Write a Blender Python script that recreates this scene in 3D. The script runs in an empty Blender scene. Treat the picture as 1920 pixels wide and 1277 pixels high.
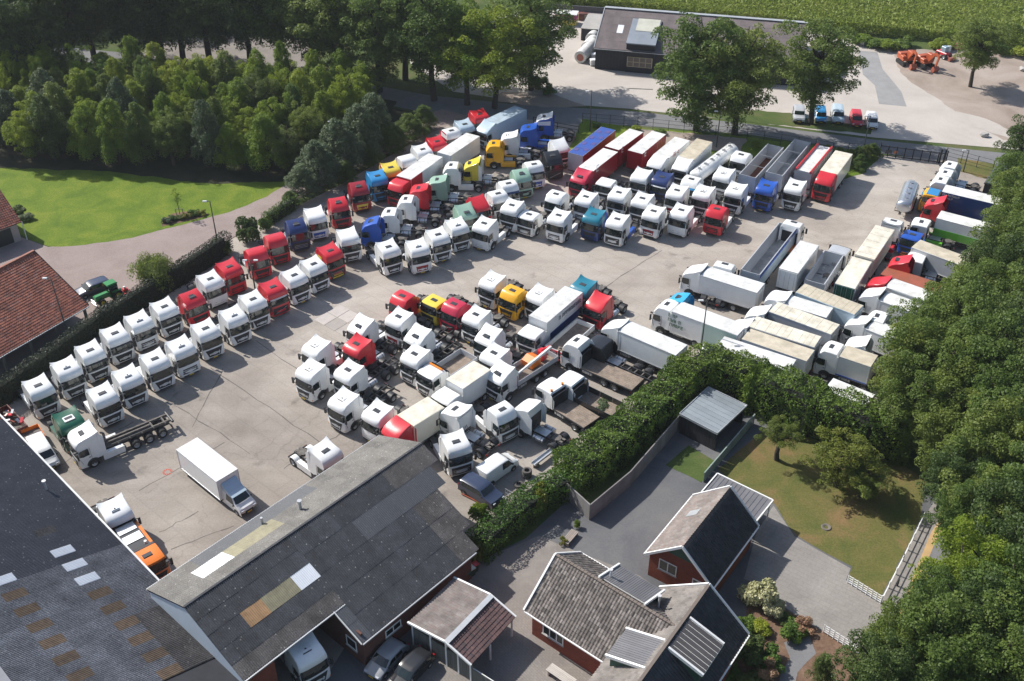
import bpy, math, random
import numpy as np
from mathutils import Vector, Matrix
random.seed(7); RNG = np.random.default_rng(7)
S = bpy.context.scene
COL = S.collection
# ------------------------------------------------------------------ camera, sky, sun, exposure
CAM_H = 75.0; FPX = 1989.0; PITCH = math.atan(1438.5/1989.0)
cam_d = bpy.data.cameras.new('camera'); cam = bpy.data.objects.new('camera', cam_d); COL.objects.link(cam)
cam.location = (0, 0, CAM_H); cam.rotation_euler = (math.pi/2-PITCH, 0, 0)
cam_d.sensor_width = 36.0; cam_d.lens = FPX/1920*36.0; cam_d.clip_start = 1.0; cam_d.clip_end = 3000.0
S.camera = cam
SUN_EL = math.radians(42); SHADOW_AZ = math.radians(-32)          # direction in which shadows fall
W = bpy.data.worlds.new('World'); S.world = W; W.use_nodes = True
wn = W.node_tree.nodes; bg = wn['Background']
sky = wn.new('ShaderNodeTexSky'); sky.sky_type = 'NISHITA'; sky.sun_disc = False
sdir = Vector((-math.cos(SHADOW_AZ)*math.cos(SUN_EL), -math.sin(SHADOW_AZ)*math.cos(SUN_EL), math.sin(SUN_EL)))
sky.sun_elevation = SUN_EL; sky.sun_rotation = math.atan2(sdir.x, sdir.y)
sky.dust_density = 1.5
W.node_tree.links.new(sky.outputs[0], bg.inputs[0]); bg.inputs[1].default_value = 0.115
sd = bpy.data.lights.new('sun', 'SUN'); so = bpy.data.objects.new('sun', sd); COL.objects.link(so)
sd.energy = 5.0; sd.angle = math.radians(0.53); sd.color = (1.0, 0.955, 0.89)
so.rotation_euler = (-sdir).to_track_quat('-Z', 'Y').to_euler(); so.location = (0, 100, 120)
S.view_settings.view_transform = 'Standard'; S.view_settings.look = 'None'
S.view_settings.gamma = 1.0; S.view_settings.exposure = 0.30
S.view_settings.use_curve_mapping = False

def G(px, py, h=0.0):
    "point of the place that the photograph shows at (px, py), at height h"
    u = (px-960)/FPX; v = (py-638.5)/FPX
    dy = math.cos(PITCH)-v*math.sin(PITCH); dz = -math.sin(PITCH)-v*math.cos(PITCH)
    t = (h-CAM_H)/dz
    return Vector((u*t, dy*t, h))

# ------------------------------------------------------------------ materials
MATS = {}
def mat(name, col, rough=.6, metal=0., var=.12, scale=.6, col2=None, coat=0., spec=.5, bump=0., bscale=8., world=False, rnd=0., alpha=None, fine=0., trans=0., lichen=0.):
    if name in MATS: return MATS[name]
    m = bpy.data.materials.new(name); m.use_nodes = True; n = m.node_tree.nodes; l = m.node_tree.links
    p = n['Principled BSDF']
    p.inputs['Roughness'].default_value = rough; p.inputs['Metallic'].default_value = metal
    p.inputs['Coat Weight'].default_value = coat; p.inputs['Coat Roughness'].default_value = .08
    p.inputs['Specular IOR Level'].default_value = spec
    if world: co = n.new('ShaderNodeNewGeometry').outputs['Position']
    else:
        tc = n.new('ShaderNodeTexCoord'); oi = n.new('ShaderNodeObjectInfo')
        ad = n.new('ShaderNodeVectorMath'); ad.operation = 'ADD'; l.new(tc.outputs['Object'], ad.inputs[0])
        mu = n.new('ShaderNodeVectorMath'); mu.operation = 'SCALE'; l.new(oi.outputs['Location'], mu.inputs[0]); mu.inputs['Scale'].default_value = 1.7
        l.new(mu.outputs[0], ad.inputs[1]); co = ad.outputs[0]
    nt = n.new('ShaderNodeTexNoise'); nt.inputs['Scale'].default_value = scale; nt.inputs['Detail'].default_value = 6; nt.inputs['Roughness'].default_value = .62
    l.new(co, nt.inputs['Vector'])
    r = n.new('ShaderNodeValToRGB'); r.color_ramp.elements[0].position = .3; r.color_ramp.elements[1].position = .7
    c = Vector(col[:3]); a = c*(1-var) if col2 is None else Vector(col2[:3]); b = c*(1+var) if col2 is None else c
    r.color_ramp.elements[0].color = (*a, 1); r.color_ramp.elements[1].color = (*[min(x, .95) for x in b], 1)
    l.new(nt.outputs['Fac'], r.inputs['Fac']); out = r.outputs['Color']
    if fine:
        n2 = n.new('ShaderNodeTexNoise'); n2.inputs['Scale'].default_value = 9; n2.inputs['Detail'].default_value = 5; l.new(co, n2.inputs['Vector'])
        mr = n.new('ShaderNodeMapRange'); mr.inputs['From Min'].default_value = .3; mr.inputs['From Max'].default_value = .7
        mr.inputs['To Min'].default_value = 1-fine; mr.inputs['To Max'].default_value = 1+fine; l.new(n2.outputs['Fac'], mr.inputs['Value'])
        vm = n.new('ShaderNodeVectorMath'); vm.operation = 'SCALE'; l.new(out, vm.inputs[0]); l.new(mr.outputs[0], vm.inputs['Scale']); out = vm.outputs[0]
    if lichen:
        vo = n.new('ShaderNodeTexVoronoi'); vo.inputs['Scale'].default_value = 1.9; vo.inputs['Randomness'].default_value = 1; l.new(co, vo.inputs['Vector'])
        lr = n.new('ShaderNodeMapRange'); lr.inputs['From Min'].default_value = .08; lr.inputs['From Max'].default_value = .15; lr.inputs['To Min'].default_value = lichen; lr.inputs['To Max'].default_value = 0; l.new(vo.outputs['Distance'], lr.inputs['Value'])
        n5 = n.new('ShaderNodeTexNoise'); n5.inputs['Scale'].default_value = 22; n5.inputs['Detail'].default_value = 3; l.new(co, n5.inputs['Vector']); l5 = n.new('ShaderNodeMapRange'); l5.inputs['From Min'].default_value = .35; l5.inputs['From Max'].default_value = .65; l5.inputs['To Min'].default_value = .62; l5.inputs['To Max'].default_value = 1.38; l.new(n5.outputs['Fac'], l5.inputs['Value'])
        v5 = n.new('ShaderNodeVectorMath'); v5.operation = 'SCALE'; l.new(out, v5.inputs[0]); l.new(l5.outputs[0], v5.inputs['Scale'])
        mx5 = n.new('ShaderNodeMix'); mx5.data_type = 'RGBA'; l.new(lr.outputs[0], mx5.inputs['Factor']); l.new(v5.outputs[0], mx5.inputs['A']); mx5.inputs['B'].default_value = (.42, .42, .38, 1); out = mx5.outputs['Result']
    if rnd:
        oi2 = n.new('ShaderNodeObjectInfo'); mr = n.new('ShaderNodeMapRange'); l.new(oi2.outputs['Random'], mr.inputs['Value'])
        mr.inputs['To Min'].default_value = 1-rnd; mr.inputs['To Max'].default_value = 1+rnd
        vm = n.new('ShaderNodeVectorMath'); vm.operation = 'SCALE'; l.new(out, vm.inputs[0]); l.new(mr.outputs[0], vm.inputs['Scale']); out = vm.outputs[0]
    l.new(out, p.inputs['Base Color'])
    if bump:
        nb = n.new('ShaderNodeTexNoise'); nb.inputs['Scale'].default_value = bscale; nb.inputs['Detail'].default_value = 5; l.new(co, nb.inputs['Vector'])
        bp = n.new('ShaderNodeBump'); bp.inputs['Strength'].default_value = bump; bp.inputs['Distance'].default_value = .05
        l.new(nb.outputs['Fac'], bp.inputs['Height']); l.new(bp.outputs[0], p.inputs['Normal'])
    if trans:
        tr = n.new('ShaderNodeBsdfTranslucent'); l.new(out, tr.inputs['Color']); mx = n.new('ShaderNodeMixShader'); mx.inputs[0].default_value = trans
        l.new(p.outputs[0], mx.inputs[1]); l.new(tr.outputs[0], mx.inputs[2]); l.new(mx.outputs[0], n['Material Output'].inputs[0])
    MATS[name] = m; return m

def ground_mat(name, cols, scale, fine=.12, jc=(.92, 1.08, .7, .04), crack=None, rough=.92, joints=None, zone=None):
    "large surface: three tones by broad noise, streaks, fine grit, optional cracks"
    m = bpy.data.materials.new(name); m.use_nodes = True; n = m.node_tree.nodes; l = m.node_tree.links; p = n['Principled BSDF']
    p.inputs['Roughness'].default_value = rough; p.inputs['Specular IOR Level'].default_value = .25
    g = n.new('ShaderNodeNewGeometry').outputs['Position']
    nt = n.new('ShaderNodeTexNoise'); nt.inputs['Scale'].default_value = scale; nt.inputs['Detail'].default_value = 7; nt.inputs['Roughness'].default_value = .65; nt.inputs['Distortion'].default_value = .6
    l.new(g, nt.inputs['Vector'])
    r = n.new('ShaderNodeValToRGB'); l.new(nt.outputs['Fac'], r.inputs['Fac'])
    r.color_ramp.elements[0].position = .33; r.color_ramp.elements[0].color = (*cols[0], 1)
    r.color_ramp.elements[1].position = .68; r.color_ramp.elements[1].color = (*cols[-1], 1)
    if len(cols) == 3:
        e = r.color_ramp.elements.new(.5); e.color = (*cols[1], 1)
    out = r.outputs[0]
    n2 = n.new('ShaderNodeTexNoise'); n2.inputs['Scale'].default_value = 5; n2.inputs['Detail'].default_value = 8; n2.inputs['Roughness'].default_value = .7; l.new(g, n2.inputs['Vector'])
    mr = n.new('ShaderNodeMapRange'); mr.inputs['From Min'].default_value = .3; mr.inputs['From Max'].default_value = .7
    mr.inputs['To Min'].default_value = 1-fine; mr.inputs['To Max'].default_value = 1+fine; l.new(n2.outputs['Fac'], mr.inputs['Value'])
    vm = n.new('ShaderNodeVectorMath'); vm.operation = 'SCALE'; l.new(out, vm.inputs[0]); l.new(mr.outputs[0], vm.inputs['Scale']); out = vm.outputs[0]
    if crack:
        v = n.new('ShaderNodeTexVoronoi'); v.feature = 'DISTANCE_TO_EDGE'; v.inputs['Scale'].default_value = crack; 
        dn = n.new('ShaderNodeTexNoise'); dn.inputs['Scale'].default_value = .8; dn.inputs['Detail'].default_value = 5; l.new(g, dn.inputs['Vector'])
        ad = n.new('ShaderNodeVectorMath'); ad.operation = 'MULTIPLY_ADD'; l.new(dn.outputs['Color'], ad.inputs[0]); ad.inputs[1].default_value = (2.5, 2.5, 0); l.new(g, ad.inputs[2]); l.new(ad.outputs[0], v.inputs['Vector'])
        cr = n.new('ShaderNodeMapRange'); cr.inputs['From Max'].default_value = .006; cr.inputs['To Min'].default_value = .84; l.new(v.outputs['Distance'], cr.inputs['Value'])
        v2 = n.new('ShaderNodeVectorMath'); v2.operation = 'SCALE'; l.new(out, v2.inputs[0]); l.new(cr.outputs[0], v2.inputs['Scale']); out = v2.outputs[0]
        # oil stains
        vs = n.new('ShaderNodeTexVoronoi'); vs.inputs['Scale'].default_value = .22; l.new(ad.outputs[0], vs.inputs['Vector'])
        sr = n.new('ShaderNodeMapRange'); sr.inputs['From Min'].default_value = .04; sr.inputs['From Max'].default_value = .16; sr.inputs['To Min'].default_value = .68; l.new(vs.outputs['Distance'], sr.inputs['Value'])
        v3 = n.new('ShaderNodeVectorMath'); v3.operation = 'SCALE'; l.new(out, v3.inputs[0]); l.new(sr.outputs[0], v3.inputs['Scale']); out = v3.outputs[0]
        # broad tyre-worn streaks
        mp = n.new('ShaderNodeMapping'); mp.inputs['Rotation'].default_value = (0, 0, math.radians(-48)); mp.inputs['Scale'].default_value = (.05, .45, 1); l.new(g, mp.inputs['Vector'])
        ns = n.new('ShaderNodeTexNoise'); ns.inputs['Scale'].default_value = 1; ns.inputs['Detail'].default_value = 6; l.new(mp.outputs[0], ns.inputs['Vector'])
        s2 = n.new('ShaderNodeMapRange'); s2.inputs['From Min'].default_value = .3; s2.inputs['From Max'].default_value = .7; s2.inputs['To Min'].default_value = .87; s2.inputs['To Max'].default_value = 1.1; l.new(ns.outputs['Fac'], s2.inputs['Value'])
        v4 = n.new('ShaderNodeVectorMath'); v4.operation = 'SCALE'; l.new(out, v4.inputs[0]); l.new(s2.outputs[0], v4.inputs['Scale']); out = v4.outputs[0]
    if joints:
        br = n.new('ShaderNodeTexBrick'); mp = n.new('ShaderNodeMapping'); mp.inputs['Rotation'].default_value = (0, 0, math.radians(joints[1])); l.new(g, mp.inputs['Vector']); l.new(mp.outputs[0], br.inputs['Vector'])
        br.inputs['Scale'].default_value = joints[0]; br.inputs['Mortar Size'].default_value = jc[3]; br.inputs['Color1'].default_value = (jc[0],)*3+(1,); br.inputs['Color2'].default_value = (jc[1],)*3+(1,); br.inputs['Mortar'].default_value = (jc[2],)*3+(1,)
        v5 = n.new('ShaderNodeVectorMath'); v5.operation = 'MULTIPLY'; l.new(out, v5.inputs[0]); l.new(br.outputs['Color'], v5.inputs[1]); out = v5.outputs[0]
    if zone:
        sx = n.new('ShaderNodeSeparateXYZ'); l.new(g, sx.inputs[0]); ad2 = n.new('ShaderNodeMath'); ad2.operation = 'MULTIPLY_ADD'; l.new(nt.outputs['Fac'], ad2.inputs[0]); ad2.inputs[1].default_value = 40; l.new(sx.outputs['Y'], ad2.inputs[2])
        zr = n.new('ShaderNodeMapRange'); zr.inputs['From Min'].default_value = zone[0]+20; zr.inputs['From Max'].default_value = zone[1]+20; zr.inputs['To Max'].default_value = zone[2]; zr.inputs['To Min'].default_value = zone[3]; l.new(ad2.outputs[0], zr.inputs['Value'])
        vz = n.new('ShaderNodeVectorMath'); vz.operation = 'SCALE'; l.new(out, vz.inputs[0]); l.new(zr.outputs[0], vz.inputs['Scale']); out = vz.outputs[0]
    l.new(out, p.inputs['Base Color'])
    bp = n.new('ShaderNodeBump'); bp.inputs['Strength'].default_value = .35; bp.inputs['Distance'].default_value = .04; l.new(n2.outputs['Fac'], bp.inputs['Height']); l.new(bp.outputs[0], p.inputs['Normal'])
    MATS[name] = m; return m

def tile_mat(name, cols, rough=.8):
    "per-tile colour from the UV cell"
    m = bpy.data.materials.new(name); m.use_nodes = True; n = m.node_tree.nodes; l = m.node_tree.links; p = n['Principled BSDF']
    p.inputs['Roughness'].default_value = rough
    uv = n.new('ShaderNodeUVMap'); fl = n.new('ShaderNodeVectorMath'); fl.operation = 'FLOOR'; l.new(uv.outputs[0], fl.inputs[0])
    wnn = n.new('ShaderNodeTexWhiteNoise'); l.new(fl.outputs[0], wnn.inputs['Vector'])
    r = n.new('ShaderNodeValToRGB'); l.new(wnn.outputs['Value'], r.inputs['Fac'])
    r.color_ramp.elements[0].color = (*cols[0], 1); r.color_ramp.elements[1].color = (*cols[-1], 1)
    for i, c in enumerate(cols[1:-1]):
        e = r.color_ramp.elements.new((i+1)/(len(cols)-1)); e.color = (*c, 1)
    g = n.new('ShaderNodeNewGeometry'); nt = n.new('ShaderNodeTexNoise'); nt.inputs['Scale'].default_value = .7; nt.inputs['Detail'].default_value = 7; l.new(g.outputs['Position'], nt.inputs['Vector'])
    mr = n.new('ShaderNodeMapRange'); mr.inputs['From Min'].default_value = .3; mr.inputs['From Max'].default_value = .7; mr.inputs['To Min'].default_value = .75; mr.inputs['To Max'].default_value = 1.3; l.new(nt.outputs['Fac'], mr.inputs['Value'])
    vm = n.new('ShaderNodeVectorMath'); vm.operation = 'SCALE'; l.new(r.outputs[0], vm.inputs[0]); l.new(mr.outputs[0], vm.inputs['Scale']); l.new(vm.outputs[0], p.inputs['Base Color'])
    MATS[name] = m; return m

PAINT = dict(white=(.78, .79, .78), cream=(.80, .76, .64), red=(.58, .022, .034), darkred=(.30, .012, .02), pinkred=(.50, .02, .055), blue=(.02, .09, .42), darkblue=(.018, .035, .13),
    skyblue=(.03, .24, .52), brightblue=(.04, .38, .68), teal=(.015, .18, .26), yellow=(.72, .56, .06), amber=(.80, .40, .01), palegreen=(.30, .46, .36), green=(.012, .10, .055), black=(.018, .019, .022), night=(.035, .05, .095),
    orange=(.78, .20, .02), silver=(.45, .47, .5), paleblue=(.45, .56, .64), brown=(.14, .045, .03), rust=(.36, .10, .06), grey=(.30, .31, .32), limegreen=(.12, .42, .03), beige=(.62, .56, .44), navy=(.015, .05, .20), mint=(.42, .55, .5))
def paint(c):
    return mat('paint_'+c, PAINT[c], rough=.32, coat=.5, var=.05, scale=1.3, fine=.03)
def roofpaint(c):
    base = Vector(PAINT[c]); d = base*.60+Vector((.04, .03, .012))
    return mat('roof_skin_'+c, PAINT[c], rough=.55, var=.05, scale=.9, col2=d, fine=.05)
GLASS = mat('dark_glass', (.012, .02, .02), rough=.06, var=.3, scale=2, spec=.8)
RUBBER = mat('tyre_rubber', (.018, .018, .019), rough=.85)
FRAME = mat('chassis_black', (.035, .036, .04), rough=.5, var=.5, scale=2)
DIRTY = mat('chassis_dirty', (.12, .11, .10), rough=.8, var=.5, scale=3)
METAL = mat('bare_metal', (.55, .56, .58), rough=.35, metal=.85)
ALU = mat('aluminium', (.62, .64, .66), rough=.42, metal=.6, var=.12, scale=2)
RIM = mat('wheel_rim', (.42, .43, .44), rough=.45, metal=.5)
PLASTIC = mat('black_plastic', (.03, .031, .034), rough=.5)
LAMP = mat('headlamp_glass', (.55, .57, .6), rough=.1, spec=.8)
TAIL = mat('tail_lamp_red', (.35, .01, .01), rough=.3)
PLATE = mat('yellow_plate', (.75, .50, .02), rough=.5)
HATCH = mat('hatch_grey', (.05, .052, .056), rough=.35)
ORG = mat('orange_lens', (.75, .22, .01), rough=.3)
WOODF = mat('worn_deck_boards', (.24, .19, .15), rough=.85, var=.3, scale=1.5, fine=.15)
WHITEP = mat('white_woodwork', (.80, .80, .78), rough=.5, var=.04)
CONC = mat('concrete_grey', (.36, .35, .33), rough=.9, var=.15, scale=.5, fine=.1)
PRINT = mat('dark_print', (.03, .045, .09), rough=.5)
GPRINT = mat('green_print', (.03, .13, .05), rough=.5)

# ------------------------------------------------------------------ mesh builder
class MB:
    def __init__(s): s.v = []; s.f = []; s.m = []; s.mi = 0; s.mats = []
    def use(s, m):
        if m not in s.mats: s.mats.append(m)
        s.mi = s.mats.index(m); return s
    def add(s, vs, fs):
        o = len(s.v); s.v += [tuple(v) for v in vs]; s.f += [tuple(i+o for i in f) for f in fs]; s.m += [s.mi]*len(fs); return s
    def quad(s, a, b, c, d): return s.add([a, b, c, d], [(0, 1, 2, 3)])
    def box(s, x0, x1, y0, y1, z0, z1, ch=0.):
        if ch:
            c = ch
            vs = []
            for z, k in ((z0, 0), (z1-c, 0), (z1, c)):
                vs += [(x0+k, y0+k, z), (x1-k, y0+k, z), (x1-k, y1-k, z), (x0+k, y1-k, z)]
            fs = [(3, 2, 1, 0), (8, 9, 10, 11)]
            for a in (0, 4):
                for i in range(4): j = (i+1) % 4; fs.append((a+i, a+j, a+4+j, a+4+i))
            return s.add(vs, fs)
        vs = [(x, y, z) for z in (z0, z1) for (x, y) in ((x0, y0), (x1, y0), (x1, y1), (x0, y1))]
        return s.add(vs, [(3, 2, 1, 0), (4, 5, 6, 7), (0, 1, 5, 4), (1, 2, 6, 5), (2, 3, 7, 6), (3, 0, 4, 7)])
    def hexa(s, b, t):
        return s.add(list(b)+list(t), [(3, 2, 1, 0), (4, 5, 6, 7), (0, 1, 5, 4), (1, 2, 6, 5), (2, 3, 7, 6), (3, 0, 4, 7)])
    def tube(s, a, b, r, n=8, r2=None, cap=True):
        a = Vector(a); b = Vector(b); r2 = r if r2 is None else r2; d = (b-a).normalized()
        u = d.orthogonal().normalized(); w = d.cross(u); vs = []
        for c, rr in ((a, r), (b, r2)):
            for i in range(n):
                t = 2*math.pi*i/n; vs.append(c+u*math.cos(t)*rr+w*math.sin(t)*rr)
        fs = [(i, (i+1) % n, n+(i+1) % n, n+i) for i in range(n)]
        if cap: fs += [tuple(range(n-1, -1, -1)), tuple(range(n, 2*n))]
        return s.add(vs, fs)
    def bar(s, a, b, w, h=None):
        a = Vector(a); b = Vector(b); h = h or w; d = (b-a).normalized(); u = d.cross(Vector((0, 0, 1)))
        u = Vector((1, 0, 0)) if u.length < 1e-3 else u.normalized(); k = u.cross(d)
        q = [(-1, -1), (1, -1), (1, 1), (-1, 1)]
        return s.hexa([a+u*i*w/2+k*j*h/2 for i, j in q], [b+u*i*w/2+k*j*h/2 for i, j in q])
    def lathe_y(s, prof, cx, cz, n=18):
        "profile of (radius, y) turned about the y axis through (cx, cz)"
        vs = []; k = len(prof)
        for i in range(n):
            t = 2*math.pi*i/n
            for r, y in prof: vs.append((cx+r*math.cos(t), y, cz+r*math.sin(t)))
        fs = [(i*k+j, i*k+j+1, ((i+1) % n)*k+j+1, ((i+1) % n)*k+j) for i in range(n) for j in range(k-1)]
        return s.add(vs, fs)
    def prism(s, pts, y0, y1, axis='y'):
        n = len(pts)
        if axis == 'y': vs = [(x, y0, z) for x, z in pts]+[(x, y1, z) for x, z in pts]
        elif axis == 'x': vs = [(y0, x, z) for x, z in pts]+[(y1, x, z) for x, z in pts]
        else: vs = [(x, z, y0) for x, z in pts]+[(x, z, y1) for x, z in pts]
        return s.add(vs, [tuple(range(n)), tuple(range(2*n-1, n-1, -1))]+[(i, n+i, n+(i+1) % n, (i+1) % n) for i in range(n)])
    def mesh(s, name, m=None, smooth=None, fix=True):
        me = bpy.data.meshes.new(name); me.from_pydata(s.v, [], s.f)
        mats = s.mats or [m]
        for q in mats: me.materials.append(q)
        if len(mats) > 1: me.polygons.foreach_set('material_index', s.m)
        if fix:
            import bmesh
            b = bmesh.new(); b.from_mesh(me); bmesh.ops.recalc_face_normals(b, faces=b.faces); b.to_mesh(me); b.free()
        if smooth is not None:
            me.polygons.foreach_set('use_smooth', [True]*len(me.polygons)); me.set_sharp_from_angle(angle=math.radians(smooth))
        me.update(); return me
    def build(s, name, m, parent=None, smooth=None, **k): return ob(name, s.mesh(name, m, smooth), parent, **k)

def ob(name, data, parent=None, loc=None, rz=0., label=None, cat=None, group=None, kind=None, scale=None):
    o = bpy.data.objects.new(name, data); COL.objects.link(o)
    if parent is not None: o.parent = parent
    if loc is not None: o.location = loc
    if rz: o.rotation_euler = (0, 0, rz)
    if scale is not None: o.scale = scale if hasattr(scale, '__len__') else (scale,)*3
    if label: o['label'] = label
    if cat: o['category'] = cat
    if group: o['group'] = group
    if kind: o['kind'] = kind
    return o
def thing(name, loc, rz, label, cat, group=None): return ob(name, None, None, loc, rz, label, cat, group)
CACHE = {}
def cached(key, fn):
    if key not in CACHE: CACHE[key] = fn()
    return CACHE[key]
ORD = ['first', 'second', 'third', 'fourth', 'fifth', 'sixth', 'seventh', 'eighth', 'ninth', 'tenth', 'eleventh', 'twelfth', 'thirteenth', 'fourteenth', 'fifteenth', 'sixteenth', 'seventeenth', 'eighteenth', 'nineteenth', 'twentieth']+['%dth' % i if i % 10 not in (1, 2, 3) else '%d%s' % (i, {1: 'st', 2: 'nd', 3: 'rd'}[i % 10]) for i in range(21, 90)]

# ------------------------------------------------------------------ ground and surfaces
def sheet(name, pts, z, m, kind='structure', world=False, jitter=0., label=None, parent=None):
    P = [Vector(p) if world else G(*p) for p in pts]
    if jitter:
        Q = []
        for a, b in zip(P, P[1:]+P[:1]):
            k = max(1, int((b-a).length/1.2))
            for i in range(k):
                q = a.lerp(b, i/k); Q.append(q+Vector((random.uniform(-1, 1), random.uniform(-1, 1), 0))*jitter)
        P = Q
    import bmesh
    me = bpy.data.meshes.new(name); b = bmesh.new(); vs = [b.verts.new((p.x, p.y, z)) for p in P]; f = b.faces.new(vs)
    b.normal_update()
    if f.normal.z < 0: f.normal_flip()
    bmesh.ops.triangulate(b, faces=[f]); b.to_mesh(me); b.free(); me.materials.append(m)
    o = ob(name, me, parent, kind=kind)
    if label: o['label'] = label
    return o
M_FIELD = ground_mat('rough_grass_ground', [(.045, .075, .018), (.07, .10, .025), (.12, .11, .05)], .12, .25)
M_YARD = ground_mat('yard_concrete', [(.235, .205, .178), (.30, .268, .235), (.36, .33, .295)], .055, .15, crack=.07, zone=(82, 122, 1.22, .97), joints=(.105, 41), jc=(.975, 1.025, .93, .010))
M_ROAD = ground_mat('road_asphalt', [(.16, .16, .165), (.20, .20, .205)], .3, .1)
M_DARKASPH = ground_mat('dark_asphalt', [(.095, .098, .105), (.13, .132, .138), (.165, .162, .155)], .12, .13)
M_PAVER = ground_mat('paver_drive', [(.28, .225, .205), (.355, .29, .268)], .2, .08, joints=(2.6, 20))
M_LAWN = ground_mat('mown_lawn', [(.075, .13, .010), (.112, .168, .013), (.160, .20, .022)], .3, .38)
M_DRYLAWN = ground_mat('dry_lawn', [(.075, .095, .022), (.12, .115, .035), (.20, .13, .06)], .22, .3)
M_DIRT = ground_mat('bare_dirt', [(.25, .20, .165), (.32, .265, .225), (.38, .325, .285)], .1, .15)
M_INDY = ground_mat('pale_concrete', [(.40, .365, .33), (.50, .46, .42)], .09, .07)
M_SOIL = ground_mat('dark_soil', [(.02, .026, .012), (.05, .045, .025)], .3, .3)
M_BEDSOIL = ground_mat('bark_mulch', [(.12, .07, .045), (.20, .13, .09)], .8, .3)
M_OLDPAVE = ground_mat('weathered_paving', [(.22, .205, .19), (.30, .28, .26)], .25, .12, joints=(.5, 36), jc=(.98, 1.02, .9, .02))
M_HOUSEPAVE = ground_mat('house_paving', [(.20, .18, .165), (.28, .255, .23)], .3, .12, joints=(1.2, 50), jc=(.96, 1.04, .85, .03))
sheet('ground', [(-900, -300, 0), (900, -300, 0), (900, 1800, 0), (-900, 1800, 0)], -.03, M_FIELD, world=True)
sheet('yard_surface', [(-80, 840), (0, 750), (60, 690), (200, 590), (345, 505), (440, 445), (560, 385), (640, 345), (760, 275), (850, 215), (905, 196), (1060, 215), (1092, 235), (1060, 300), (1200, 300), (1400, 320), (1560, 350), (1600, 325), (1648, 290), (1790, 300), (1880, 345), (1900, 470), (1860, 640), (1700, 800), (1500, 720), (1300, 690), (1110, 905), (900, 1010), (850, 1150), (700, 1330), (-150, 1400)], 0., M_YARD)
sheet('road', [(-100, 68), (300, 105), (640, 148), (800, 178), (960, 195), (1180, 208), (1400, 232), (1640, 262), (1990, 298), (1990, 326), (1640, 286), (1400, 252), (1200, 236), (1060, 232), (1000, 225), (860, 215), (800, 212), (640, 178), (300, 130), (-100, 92)], .004, M_ROAD)
sheet('farm_driveway', [(830, 205), (740, 228), (640, 288), (542, 343), (463, 385), (397, 406), (303, 431), (200, 454), (90, 463), (40, 445), (-60, 400), (-60, 800), (60, 690), (200, 590), (336, 503), (410, 462), (491, 412), (560, 372), (700, 300), (830, 240), (880, 218)], .008, M_PAVER)
sheet('lawn', [(-60, 280), (200, 300), (400, 330), (540, 325), (542, 343), (500, 368), (463, 385), (430, 398), (397, 406), (345, 421), (303, 431), (250, 445), (200, 454), (140, 461), (90, 463), (40, 440), (-60, 400)], .012, M_LAWN, jitter=.12)
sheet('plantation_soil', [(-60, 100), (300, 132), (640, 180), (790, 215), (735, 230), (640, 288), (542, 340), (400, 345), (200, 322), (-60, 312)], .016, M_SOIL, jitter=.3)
sheet('depot_yard', [(800, 40), (1100, 12), (1500, 55), (1625, 78), (1690, 92), (1780, 170), (1920, 262), (1960, 285), (1640, 258), (1400, 228), (1180, 204), (960, 188), (850, 172), (770, 120), (760, 50)], .012, M_INDY)
sheet('bare_dirt', [(1672, 92), (1960, 95), (1960, 270), (1880, 262), (1830, 236), (1780, 200), (1725, 165), (1690, 140)], .02, M_DIRT, jitter=.25)
sheet('shade_toned_ground', [(250, 108), (420, 118), (560, 140), (600, 110), (560, 60), (430, 60), (300, 80)], .012, M_HOUSEPAVE)  # left part of the depot ground, its shade put into a darker paving tone
sheet('patched_paving', [(1610, 95), (1645, 98), (1655, 130), (1672, 150), (1690, 172), (1700, 200), (1648, 195), (1640, 160), (1618, 140)], .024, mat('patch_grey', (.27, .27, .27), rough=.9, world=True, var=.12, scale=.4, fine=.1))
sheet('grass_verge', [(1290, 198), (1480, 212), (1500, 220), (1560, 228), (1640, 238), (1632, 252), (1400, 229), (1300, 216)], .02, M_FIELD, jitter=.2)
sheet('grass_verge', [(1093, 222), (1130, 230), (1200, 240), (1400, 256), (1640, 290), (1650, 296), (1622, 322), (1585, 335), (1480, 300), (1300, 285), (1150, 285), (1070, 310), (1058, 300), (1080, 250)], .02, M_LAWN, jitter=.25)
sheet('bare_dirt', [(1190, 240), (1400, 260), (1390, 285), (1220, 275), (1195, 262)], .024, M_DIRT, jitter=.3)
sheet('grass_verge', [(940, 172), (1040, 178), (1100, 200), (1030, 202), (930, 190)], .02, M_DIRT, jitter=.2)
sheet('grass_verge', [(600, 172), (700, 183), (745, 190), (720, 215), (650, 205), (590, 190)], .02, M_SOIL, jitter=.3)
sheet('grass_verge', [(1795, 296), (1990, 330), (1990, 380), (1850, 336), (1800, 322)], .02, M_DRYLAWN, jitter=.15)
sheet('house_driveway', [(985, 1010), (1062, 940), (1110, 960), (1180, 899), (1276, 779), (1440, 780), (1640, 850), (1760, 930), (1620, 1290), (1400, 1400), (600, 1420), (560, 1350), (700, 1130), (880, 1060)], .012, M_DARKASPH)
sheet('house_paving', [(850, 1100), (900, 1050), (1010, 1005), (1070, 1030), (1200, 1080), (1300, 1150), (1250, 1290), (800, 1330), (740, 1270)], .016, M_HOUSEPAVE)
sheet('lawn', [(1425, 812), (1345, 880), (1400, 925), (1452, 945), (1490, 1003), (1545, 1035), (1598, 1064), (1590, 1085), (1650, 1127), (1728, 970), (1735, 900), (1600, 810), (1500, 790)], .02, M_DRYLAWN, jitter=.1)
sheet('lawn', [(1247, 872), (1291, 835), (1342, 865), (1315, 905)], .024, M_FIELD, jitter=.06)  # darker grass tone holds the shade that lies on this small lawn
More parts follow.
